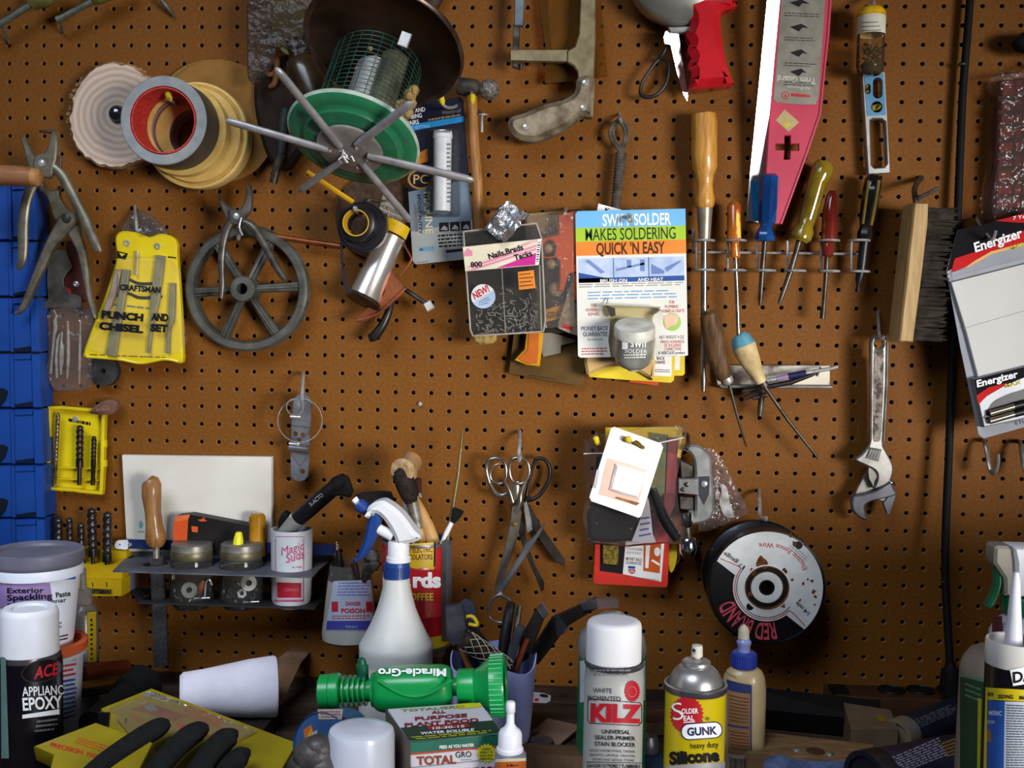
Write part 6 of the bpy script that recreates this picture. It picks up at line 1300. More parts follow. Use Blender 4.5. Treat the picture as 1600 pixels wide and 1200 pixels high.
    b = B().patch(smooth_path([(1126, 756), (1136, 762), (1140, 785), (1148, 808), (1132, 806), (1124, 785), (1128, 770)], 2, True), BP(.023), M('crinkle_white', '#c9c4bf', .35, 0, '#8d8680', 90)); b.stext('09', BP(.023), 1117, 769, 12, INKG, 16, -40, 0, .001); b.link('insert', t)
bag_cluster()
# ================= rack on the board and things standing on the bench =================
def cyl_of(cx, py, d, rpx): 
    return Cyl((_last[0].x, -d, 0), (0, 0, 1), rpx*_last[1])
def white_board_and_rack():
    b = B().plate([(190, 711), (424, 714), (425, 862), (198, 862)], .012, .010, M('white_tile', '#d8d2c6', .5, 0, '#c9c1b2', 9), bev=.001)
    b.patch([(217, 816), (221, 813), (224, 820), (221, 826), (217, 824)], BP(.012), M('teal_mark', '#6fa3a6', .6)); b.greek(BP(.012), ((215, 829), (226, 829), (226, 832), (215, 832)), 1, M('teal_mark', '#6fa3a6', .6), 1)
    one(b, 'white_board', 'stained white rectangular board standing behind the jars', 'board')
    t = thing('jar_rack', P(340, 890, 0), 'grey sheet metal rack with holes, holding jars, cup and rasp', 'rack'); gm = M('rack_grey', '#6b6c72', .5, .35, '#505158', 30)
    def shelf(zpx, dd, holes, name, edge):
        z = P(320, zpx, dd).z
        pts = [Plane((0, 0, z), (0, 0, 1)).at(x, y) for x, y in edge]
        hs = []
        for x, r in holes:
            c = P(x, zpx-4, .050); hs.append([V((c.x+r*math.cos(a), -.050+r*math.sin(a), z)) for a in [2*math.pi*i/28 for i in range(28)]])
        B().slab(pts, (0, 0, -.0022), gm, hs).link(name, t)
        return z
    z = P(320, 896, .098).z; xa, xb = P(176, 890, .098).x, P(487, 902, .098).x; xr = P(512, 866, .012).x; xl = P(196, 862, .012).x
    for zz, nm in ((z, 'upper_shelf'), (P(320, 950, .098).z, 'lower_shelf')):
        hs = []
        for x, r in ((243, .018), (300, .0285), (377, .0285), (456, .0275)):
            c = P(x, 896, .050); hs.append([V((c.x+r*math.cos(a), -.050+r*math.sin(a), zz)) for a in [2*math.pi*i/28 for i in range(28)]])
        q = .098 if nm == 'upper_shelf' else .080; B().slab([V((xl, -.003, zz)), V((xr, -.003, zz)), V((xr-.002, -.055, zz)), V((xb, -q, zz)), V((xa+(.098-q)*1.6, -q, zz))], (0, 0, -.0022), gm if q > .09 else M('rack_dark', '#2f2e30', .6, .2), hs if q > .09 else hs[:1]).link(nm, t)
    z2 = P(320, 950, .098).z
    for x, w in ((197, 8), (478, 8)): 
        c = P(x, 890, .020); B().box((c.x, -.012, (z+z2)/2), (.014, .018, z-z2), M('rack_bluegrey', '#6e7690', .5, .3, '#5a617a', 30), None, .001).link('side_strap', t)
    b = B().box(((xl+xr)/2, -.003, z+.006), (xr-xl, .003, .014), gm, None, .0005); b.link('mounting_flange', t)
    t = thing('saw_blade_strip', P(350, 853, .01), 'dark blue metal strip with white rounded riveted end behind the jars', 'strip'); d = .024
    B().plate([(196, 843), (360, 846), (523, 851), (524, 868), (360, 862), (196, 857)], d, .003, M('navy_strip', '#1d2c5c', .45, .2, '#15214a', 30)).link('strip', t)
    B().plate(smooth_path([(179, 851), (183, 845), (192, 844), (200, 845), (199, 858), (188, 858), (181, 857)], 3, True), d+.001, .002, M('white_end', '#d4d6da', .4), [circ(187, 851, 1.6, n=10)]).link('end_tab', t)
    B().lathe(P(203, 851, d), (0, -1, 0), [(.003, 0), (.0026, .0014), (0, .002)], STEELB, 14).link('rivet', t)
    t = thing('knife_box', P(330, 840, .02), 'black box with orange end leaning on the white board', 'box'); d = .036; S = BP(d)
    ob = M('box_orange', '#d65a2c', .5, 0, '#c24c20', 20); bb = M('box_black', '#211c1c', .5, 0, '#171313', 20)
    b = B().plate([(271, 815), (276, 806), (297, 804), (392, 822), (392, 868), (268, 868)], d, .022, bb, bev=.001)
    b.patch([(271.5, 815), (294, 812), (291, 867), (269, 867)], S, ob, .0004); b.patch([(276, 806), (297, 804), (294, 812), (272, 815)], S, M('box_orange_light', '#dc6a3c', .5), .0004); b.patch([(299, 822), (309, 823), (309, 832), (300, 831)], S, ob, .0004); b.patch([(308, 812), (316, 811), (318, 807), (320, 812), (324, 814), (314, 815)], S, ob, .0004); b.link('sleeve', t)
    t = thing('amber_vial', P(403, 850, .02), 'amber yellow plastic vial behind the jar with yellow wire nut', 'vial'); d = .030
    o, pr = vprof(402, d, [(801, 0), (802, 9), (806, 12.5), (868, 13), (870, 0)]); B().lathe(o, (0, 0, 1), pr, M('amber_vial_plastic', '#b57d1c', .2, 0, '#94620f', 24, coat=.5), 28).link('body', t)
    def jar(cx, lab, seed, nut, pieces):
        t = thing('glass_jar', V((P(cx, 896, .050).x, -.050, z2)), lab, 'jar', 'glass jars of hardware in the rack'); d = .050; k = mpp(d, cx, 890)
        o, pr = vprof(cx, d, [(862, 29), (870, 31.5), (878, 33), (930, 33), (942, 31), (948, 26), (949, 0)])
        B().lathe(o, (0, 0, 1), pr, CLEAR('jar_glass', '#d9dcd8', .22, .04, .02, wr=.0), 40).link('glass', t)
        lm = M('jar_lid_metal', '#8a857c', .42, .55, '#6c675e', 50); lr = M('jar_lid_brass', '#716a50', .4, .5, '#534c36', 50)
        o, pr = vprof(cx, d, [(848, 0), (847.5, 28), (849, 30.5), (858, 31), (860, 32), (868, 32), (872, 31), (872, 28)])
        B().lathe(o, (0, 0, 1), [(r[0], r[1], lm if i < 3 else lr) for i, r in enumerate(pr)], lm, 40).link('lid', t)
        rd = random.Random(seed); base = V((o.x, -d, P(cx, 945, d).z)); rr = 26*k
        grp = 'hardware inside the jars'
        for nm, lab2, kind, px, py, dz in pieces:
            c = P(px, py, d+.0235); b = B()
            if kind == 'washer': b.lathe(c, V((.1, -1, .25)), [(.0042, 0), (.0108, 0), (.0108, .0016), (.0042, .0016), (.0042, 0)], M('washer_white', '#b9b4ac', .4, .3, '#9c968c', 40), 28)
            elif kind == 'nut': b.lathe(c, V((.3, -1, .2)), [(.003, 0), (.0066, 0), (.0066, .005), (.003, .005), (.003, 0)], STEELB, 6)
            elif kind == 'screw': b.px([(px, py, d+.022, 1.3), (px+24, py-1, d+.018, 1.3)], STEELB, smooth=False, seg=8).px([(px-1, py, d+.022, 3.2), (px+1, py, d+.022, 3.2)], STEELB, smooth=False, seg=10)
            elif kind == 'cuphook': b.px([(px, py, d+.022, 1.3), (px+2, py-22, d+.022, 1.3), (px+7, py-26, d+.022, 1.3), (px+11, py-18, d+.020, 1.3)], STEELB, seg=8)
            elif kind == 'plug': b.px([(px, py-10, d+.018, 4), (px-4, py, d+.018, 6.5), (px-7, py+9, d+.016, 5)], M('brown_plug', '#8a4c34', .5, 0, '#6d3826', 30), seg=12)
            one(b, nm, lab2, nm.replace('_', ' '), grp)
        b = B()
        for i in range(90):
            a = rd.uniform(0, 6.28); q = rr*math.sqrt(rd.random())*.85; c = base+V((q*math.cos(a), q*math.sin(a), rd.uniform(.001, .030))); v = V((rd.uniform(-1, 1), rd.uniform(-1, 1), rd.uniform(-1, 1))).normalized()*rd.uniform(.003, .006)
            b.tube([c-v, c+v], rd.uniform(.0008, .002), (STEELD, STEEL, M('rusty_bits', '#5e3a24', .6, .3, '#3c2416', 60))[i % 3], 6)
        o2 = b.link('small_parts'); tag(o2, 'mixed small screws and bits filling the jar %s' % ('with yellow nut on its lid' if nut else 'nearest the rasp'), 'hardware', kind='stuff')
        if nut:
            q = P(372, 851, d+.012); b = B().lathe(V((q.x, q.y, P(cx, 847.5, d).z)), (0.06, 0, 1), [(0, 0), (.0072, 0), (.0070, .006), (.0050, .015), (.0036, .0168), (0, .0172)], M('wire_nut', '#e2dc20', .45, 0, '#d2cc16', 20), 8); one(b, 'wire_nut', 'bright yellow wire nut sitting on a jar lid', 'wire nut')
    jar(300, 'glass jar of hardware with plain grey lid, beside the wooden rasp', 3, False, (('washer', 'large flat washer against the glass of the jar by the rasp', 'washer', 296, 922, 0), ('screw', 'bright screw lying at the bottom of the jar by the rasp', 'screw', 304, 935, 0), ('cup_hook', 'small bent hook inside the jar by the rasp', 'cuphook', 320, 932, 0), ('plastic_plug', 'brown anchor plug inside the jar by the rasp', 'plug', 318, 916, 0)))
    jar(377, 'glass jar of hardware with yellow wire nut on its lid', 5, True, (('washer', 'pale washer high in the jar with the yellow nut', 'washer', 389, 911, 0), ('nut', 'small bright nut low in the jar with the yellow nut', 'nut', 378, 927, 0), ('screw', 'bright screw at the bottom of the jar with the yellow nut', 'screw', 381, 941, 0)))
    t = thing('rasp', V((P(243, 880, .05).x, -.05, z-.1)), 'wood rasp with smooth turned wooden handle, hung through the rack', 'rasp'); d = .050
    B().px([(234, 747, d, 6), (236, 749, d, 11), (237, 757, d, 14.5), (237, 775, d, 14.5), (239, 800, d, 12), (241, 820, d, 12.5), (243, 838, d, 15.5), (244, 848, d, 14), (244, 854, d, 10)], M('turned_handle', '#9a6c3c', .4, 0, '#7c5228', 24, grain=(9, 9, 1), coat=.2), smooth=False, seg=24).link('handle', t)
    B().px([(244, 853, d, 5), (244, 872, d, 5)], STEEL, smooth=False, seg=14).link('tang', t)
    B().plate([(233, 869), (254, 869), (258, 940), (262, 1040), (240, 1044), (236, 940)], d, .005, M('rasp_steel', '#4d4c4e', .55, .4, '#38373a', 200, bump=.8, bs=700), bev=.001).link('blade', t)
    t = thing('soap_cup', V((P(456, 900, .05).x, -.05, z2)), 'white plastic cup with faded magenta script and red block, held in the rack', 'cup'); d = .050
    o, pr = vprof(456, d, [(826, 29.5), (826, 31.5), (845, 31.5), (900, 31), (935, 30), (945, 26), (948, 20), (948, 0), (944, 0), (942, 24), (845, 29.5), (826, 29.5)])
    cw = M('cup_white', '#c3c6c8', .45, 0, '#b2b6ba', 16); b = B().lathe(o, (0, 0, 1), pr, cw, 40); S = cyl_of(456, 880, d, 31.6); mg = M('magenta_script', '#a22c52', .5, 0, '#b8547a', 80)
    b.stext('Magic', S, 440, 868, 13, mg, 36, -16, .0, .0006, shear=.3); b.stext('Suds', S, 447, 880, 14, mg, 30, -16, .01, .0006, shear=.3); b.stext('For Hands', S, 457, 888, 3.5, mg, 15, -3, 0, .0006)
    for x0, y0, x1, y1 in ((430, 842, 430.8, 940), (474, 842, 475, 938), (430, 838, 475, 838.8)): b.grid([(x0, y0), (x1, y0), (x1, y1), (x0, y1)], S, mg, .0006, 6, 4)
    S2 = cyl_of(455, 922, d, 30.8); b.grid([(433, 910), (471, 911), (471, 934), (433, 934)], S2, M('red_block', '#a01c30', .5, 0, '#8a1628', 30), .0006, 12, 2); b.stext('CREAM', S2, 444, 924, 5, M('pink_letters', '#c46a70', .5), 22, 0, 0, .0009); b.grid([(428, 937), (475, 937), (475, 940), (428, 940)], S2, mg, .0006, 12, 1); b.link('body', t)
    t = thing('craft_knife_tube', V((P(463, 812, .055).x, -.055, z)), 'black craft knife brush handle with white lettering leaning out of the cup', 'brush'); d = .055
    B().px([(442, 838, d-.006, 12), (463, 813, d, 13), (466, 810, d+.001, 13)], M('pale_handle', '#8d8a84', .45, 0, '#74716b', 30), smooth=False, seg=20).px([(463, 813, d, 13.4), (466, 810, d+.001, 13.4)], STEELB, smooth=False, seg=20).link('ferrule', t)
    b = B().px([(466, 810, d+.001, 12.6), (480, 798, d+.005, 13), (515, 768, d+.014, 12.5), (524, 758, d+.016, 9)], BLACKP, smooth=False, seg=22); c0, c1 = P(466, 810, d+.001), P(515, 768, d+.014); Sc = Cyl(c0, c1-c0, 13*mpp(d+.006)); b.stext('X-ACTO', Sc, 486, 792, 7, M('worn_white', '#b9b6b2', .5), 26, -41, 0, .0006); b.link('sleeve', t)
    B().px([(514, 768, d+.013, 10), (528, 756, d+.015, 13), (540, 748, d+.016, 10)], M('dark_bristle', '#17120f', .8, 0, '#0d0a08', 120, bump=.6), smooth=False, seg=18).plate([(512, 762), (528, 748), (538, 743), (543, 748), (550, 768), (546, 778), (530, 775), (518, 776)], d+.022, .012, M('dark_bristle', '#17120f', .8), bev=.003).link('bristles', t)
    b = B().px([(440, 836, .034, 6), (444, 814, .034, 9), (452, 802, .034, 8)], M('dark_green_black', '#121614', .6), seg=14); one(b, 'foam_brush_or_shadow', 'small dark brush head low in the white soap cup', 'brush')
white_board_and_rack()

def poison_cup():
    t = thing('cut_bottle', P(548, 1000, .075), 'clear cut-off plastic bottle used as tool cup, with red poison label', 'cup'); d = .080
    pl = M('milky_plastic', '#a5a49c', .35, 0, '#8f8e86', 20); o, pr = vprof(547, d, [(880, 31), (905, 33.5), (930, 36.5), (965, 40), (985, 42.5), (996, 42), (1001, 36), (1001, 0), (997, 0), (990, 39), (960, 37.5), (905, 31.5), (880, 30)])
    clr = CLEAR('cut_edge_clear', '#dcdcd6', .2, .1, .1, '#a5a49c', .3); b = B().lathe(o, (0, 0, 1), [(r[0], r[1], clr if i in (0, 11) else pl) for i, r in enumerate(pr)], pl, 44); c = P(547, 940, d); k = mpp(d, 547, 940); z0 = P(547, 905, d).z; z1 = P(547, 985, d).z
    S = Cyl((o.x, -d, z0), (0, 0, 1), 33.8*k, (33.8-42.6)*k/(z0-z1)); gl = M('label_greyblue', '#a9afc0', .45, 0, '#9aa0b2', 20)
    b.grid([(521, 908), (584, 906), (582, 985), (508, 985)], S, gl, .0005, 14, 6)
    bl = M('label_blue', '#3c3f92', .45, 0, '#34377f', 20); b.grid([(511, 970), (582, 970), (582, 984), (509, 984)], S, bl, .0009, 14, 1); rr = M('label_red', '#b3242c', .5)
    b.greek(S, ((529, 909), (580, 908), (580, 932), (527, 932)), 5, M('label_blue_small', '#5c62a8', .5), 4, .35, .0008, .1); b.stext('DANGER', S, 540, 946, 6, rr, 24, 0, .03, .0008); b.stext('POISON', S, 533, 957.5, 7, rr, 37, 0, .035, .0009); b.greek(S, ((519, 961), (580, 960), (580, 968), (518, 968)), 2, rr, 8, .4, .0008)
    for x in (523, 577): b.patch([(x-5, 940), (x+5, 940), (x+5, 956), (x-5, 956)], S, rr, .0008)
    b.stext('fishers', S, 540, 981, 4, gl, 18, 0, 0, .0011); b.link('body', t)
    grp = 'tools in the cut bottle'
    b = B().px([(560, 935, d+.01, 6), (557, 905, d+.02, 6.5), (553, 880, d+.022, 5.5)], M('brown_grip', '#4a2c22', .4, 0, '#301b14', 30), seg=14); one(b, 'brown_handle_tool', 'dark brown tool handle in the cut poison bottle', 'tool', grp)
    b = B().plate(smooth_path([(563, 905), (570, 885), (582, 878), (593, 882), (590, 890), (578, 900), (570, 912)], 3, True), d+.024, .012, STEELD, bev=.003); one(b, 'dark_plier_head', 'dark metal plier head leaning in the cut poison bottle', 'pliers', grp)
    t2 = thing('wire_cutter', P(578, 880, d), 'grey wire cutter head with round pivot in the cut poison bottle', 'cutter', grp); B().plate(smooth_path([(568, 880), (570, 868), (580, 860), (590, 868), (590, 884), (580, 892), (570, 892)], 3, True), d+.010, .010, M('cutter_grey', '#6f7072', .4, .5, '#55565a', 40), bev=.003).link('head', t2); B().lathe(P(573, 872, d+.010), (0, -1, 0), [(.005, 0), (.0045, .002), (0, .003)], STEELD, 16).link('pivot', t2)
    b = B().px([(532, 905, d, 7), (530, 880, d-.004, 7), (528, 860, d-.004, 4)], M('dark_drill', '#29241f', .4, .5, '#1b1714', 50), seg=14); one(b, 'masonry_bit', 'dark tapered bit standing at the rim of the cut bottle', 'bit', grp)
    b = B()
    for i in range(16): b.ball(P(526+2.2*math.sin(i*.9), 848+i*3.6, .055), .0014, STEELB, 8)
    b.px([(526, 846, .055, .6), (526, 904, .055, .6)], STEELB, smooth=False, seg=5); one(b, 'bead_chain', 'thin bead chain hanging by the cut bottle rim', 'chain')
    hook([(547, 895, 0), (547, 902, .02), (546, 908, .036), (546, 902, .044)], 'wire hook behind the cut poison bottle, seen at its rim', mat=STEELD, r=2.4)
poison_cup()

def coffee_can():
    d = .088; k = mpp(d, 652, 900); c = P(652, 900, d)
    zc = P(652, 1006, d).z
    b = B().box((c.x, -.088, (BENCH+zc)/2), (.085, .10, zc-BENCH), M('dark_block', '#3d2a1b', .7, 0, '#291b10', 26), None, .002); one(b, 'wooden_block', 'dark wooden block under the red coffee can', 'block')
    t = thing('coffee_can', V((c.x, -d, zc)), 'old red coffee can with yellow electric percolator label full of brushes', 'can'); red = M('can_red', '#b81c22', .35, 0, '#a3161c', 20, coat=.3); tin = M('tin_grey', '#8a8a8c', .35, .75, '#6b6b6e', 40); yl = M('can_yellow', '#cfb01a', .4, 0, '#bd9f14', 20)
    R = 55
    rows = [(843, R-1.5, tin), (841, R, tin), (846, R, tin), (847, R-1, red), (878, R-1, red), (880, R-.2, red), (882, R-1, red), (950, R-1, red), (952, R-.2, red), (954, R-1, red), (982, R-1, yl), (1000, R-1, tin), (1003, R, tin), (1006, R-1, tin)]
    o, pr = vprof(652, d, rows); pr += [(0, zc, tin), (0, zc+.002, tin), (pr[0][0]-.001, zc+.002, tin), (pr[0][0]-.001, pr[0][1], tin)]
    b = B().lathe(o, (0, 0, 1), pr, tin, 64); S = Cyl((o.x, -d, 0), (0, 0, 1), (R-.9)*_last[1])
    b.grid([(628, 851), (681, 847), (680, 886), (628, 884)], S, yl, .0006, 12, 2); dr = M('can_dark_red', '#6e1712', .5)
    b.stext('for ELECTRIC', S, 634, 864, 8.5, dr, 42, -2, .012, .001); b.stext('PERCOLATORS', S, 628, 875.5, 8.5, dr, 48, -2, .012, .001); b.grid([(678, 847), (681, 847), (680, 886), (677.5, 886)], S, INK, .0008, 2, 2); b.patch([(628, 884), (680, 886), (677, 890), (660, 887), (652, 889)], S, yl, .0007)
    b.stext('Edwa', S, 598, 917, 22, INKW, 44, 0, .05, .001); b.stext('rds', S, 645, 917, 23, INKW, 44, 0, .05, .001); b.stext('COFFEE', S, 631, 938, 11.5, M('can_yellow_ink', '#e0c62c', .45), 46, 0, .02, .001); b.grid([(690, 846), (697, 845.5), (697, 1000), (690, 1001)], S, tin, .0007, 3, 6); b.grid([(697, 845), (706, 844), (706, 998), (697, 1000)], S, M('can_seam', '#7f8390', .35, .6), .0008, 3, 6); b.link('body', t)
    grp = 'brushes in the coffee can'
    t = thing('round_brush', P(655, 845, d), 'dark bristled round brush with silver ferrule in the red can', 'brush', grp)
    br = M('bristle_dark', '#2f241d', .8, 0, '#191310', 160, bump=.7); tp = M('bristle_tan', '#b99a74', .85, 0, '#97784f', 160, bump=.6)
    B().px([(643, 784, d+.012, 10), (638, 770, d+.014, 14), (632, 752, d+.016, 15.5), (626, 738, d+.018, 14), (622, 733, d+.018, 8)], br, seg=20).link('bristles', t); B().px([(643, 782, d+.012, 9.5), (653, 825, d+.006, 8.5)], STEEL, smooth=False, seg=20).link('ferrule', t); B().px([(652, 823, d+.006, 8), (656, 840, d+.004, 9), (660, 870, d, 8)], WOODL, seg=16).link('handle', t)
    t = thing('stencil_brush', P(645, 845, d), 'brush with round pale tan end standing behind the dark bristled brush', 'brush', grp); d2 = d-.012
    B().px([(636, 745, d2+.012, 15), (634, 732, d2+.018, 18.5), (629, 735, d2+.034, 19), (627, 736, d2+.037, 14)], tp, smooth=False, seg=24).link('bristles', t); B().px([(644, 720, d2-.004, 17), (636, 730, d2+.010, 18)], M('tan_collar', '#9c744c', .6, 0, '#835c38', 30), smooth=False, seg=24).link('collar', t); B().px([(650, 724, d2-.006, 6), (648, 780, d2, 5), (650, 860, d2, 5)], WOODM, smooth=False, seg=12).link('handle', t)
    b = B().px([(649, 776, d-.006, 4), (655, 790, d-.005, 6.5), (668, 822, d, 10), (678, 850, d, 11)], M('cream_handle', '#c59a60', .45, 0, '#ab7f48', 24), smooth=False, seg=18); b.px([(655, 770, d-.006, 2), (657, 777, d-.006, 3)], STEELB, smooth=False); b.px([(652, 748, d-.008, 7), (655, 770, d-.007, 4)], M('maroon_bristle', '#3d1d1a', .8), seg=12); one(b, 'paint_brush', 'brush with tapering cream wooden handle in the red can', 'brush', grp)
    b = B().px([(634, 778, d-.02, 6), (637, 800, d-.02, 7.5), (641, 818, d-.016, 5), (648, 850, d-.01, 4)], M('pink_white', '#c4b3ac', .4, 0, '#ad9890', 30), smooth=False, seg=14); one(b, 'spatula', 'pale pinkish plastic tool behind the spray trigger in the can', 'tool', grp)
    b = B().px([(723, 672, d-.02, 1.2), (721, 690, d-.018, 2), (716, 740, d-.012, 3), (708, 790, d-.004, 3), (698, 850, d+.01, 3)], M('olive_handle', '#6d5a26', .35, 0, '#54441a', 30, coat=.3), smooth=False, seg=10); b.px([(721, 702, d-.017, 2.4), (720, 707, d-.017, 2.4)], BRASS, smooth=False); one(b, 'long_brush', 'longest thin brush with olive handle pointing up from the can', 'brush', grp)
    t = thing('fan_brush', P(705, 840, d), 'black fan shaped brush with white ferrule at the can rim', 'brush', grp); B().plate(smooth_path([(704, 815), (706, 800), (708, 794), (716, 796), (724, 800), (720, 808), (709, 819)], 2, True), d+.01, .006, M('fan_black', '#12100f', .9), bev=.0015).link('bristles', t); B().px([(706, 816, d+.008, 3.6), (698, 832, d+.008, 4), (690, 850, d+.006, 3)], WHITEP, smooth=False, seg=12).link('ferrule', t)
    b = B().plate(smooth_path([(553, 775), (580, 770), (609, 770), (613, 790), (610, 806), (580, 806), (562, 800)], 2, True), .036, .012, M('brush_shadow', '#24201e', .9, 0, '#191614', 80), bev=.002); b.px([(600, 800, .03, 5), (628, 860, .05, 5)], WOODM, smooth=False); one(b, 'foam_brush_or_shadow', 'dark brush shadow as a plate behind the spray trigger', 'brush', grp)  # dark plate stands in for a brush's shadow
coffee_can()

def spray_bottle():
    d = .200; cx = 620; t = thing('spray_bottle', V((P(cx, 900, d).x, -d, BENCH)), 'white spray bottle with blue trigger and collar in front of the red can', 'spray bottle')
    hd = M('bottle_hdpe', '#c9c8c4', .42, 0, '#b8b6b0', 14); wp = M('spray_white', '#dddcdc', .4, 0, '#cfcecd', 20); bl = M('spray_blue', '#1f3f82', .4, 0, '#19356e', 20)
    o, pr = vprof(cx, d, [(898, 17), (903, 19), (915, 21), (930, 24.5), (950, 30), (970, 38), (990, 48), (1003, 55.5), (1008, 57.5), (1013, 57), (1030, 57), (1032, 56.2), (1036, 57), (1120, 57)]); pr += [(pr[-1][0], BENCH), (0, BENCH)]
    B().lathe(o, (0, 0, 1), pr, hd, 56).link('bottle', t)
    b = B(); o, pr = vprof(cx, d, [(877, 17), (878, 19.5), (884, 20.2), (885, 19.2), (899, 20), (902, 20.5), (902, 17)]); b.lathe(o, (0, 0, 1), pr, bl, 40); k = mpp(d, cx, 890)
    z0, z1 = P(cx, 900, d).z, P(cx, 886, d).z
    for i in range(30):
        a = 2*math.pi*i/30; b.box((o.x+20*k*math.cos(a), -d+20*k*math.sin(a), (z0+z1)/2), (.0016, .0016, z1-z0), bl, Matrix.Rotation(a, 3, 'Z'))
    b.link('collar', t)
    o, pr = vprof(cx+3, d, [(845, 0), (845, 15), (847, 16.5), (868, 17), (870, 19), (877, 19), (877, 0)]); B().lathe(o, (0, 0, 1), pr, wp, 36).link('neck', t)
    B().plate(smooth_path([(574, 812), (572, 798), (580, 788), (596, 783), (609, 789), (622, 799), (634, 812), (645, 828), (652, 835), (656, 839), (655, 844), (646, 848), (636, 850), (620, 852), (616, 842), (608, 826), (598, 812), (587, 803), (578, 805)], 3, True), d+.014, .028, wp, bev=.005).link('shroud', t)
    B().plate(smooth_path([(577, 800), (590, 797), (594, 808), (592, 826), (583, 850), (570, 870), (556, 879), (550, 877), (558, 866), (567, 845), (572, 822)], 3, True), d+.008, .016, bl, bev=.004).link('trigger', t)
    b_ = B().px([(573, 797, d, 9), (562, 789, d, 10.5), (559, 787, d, 9.5)], bl, smooth=False, seg=20); nz = b_.link('nozzle', t); B().px([(561, 788, d, 5), (553, 779, d, 5.5)], WHITEP, smooth=False, seg=16).link('nozzle_tip', nz)
    B().px([(591, 826, d, 8), (614, 838, d, 8.5)], wp, smooth=False, seg=18).link('piston', t); B().lathe(P(582, 803, d+.0085), (0, -1, 0), [(.003, 0), (.0026, .001), (0, .0014)], STEELB, 12).link('pivot', t)
spray_bottle()

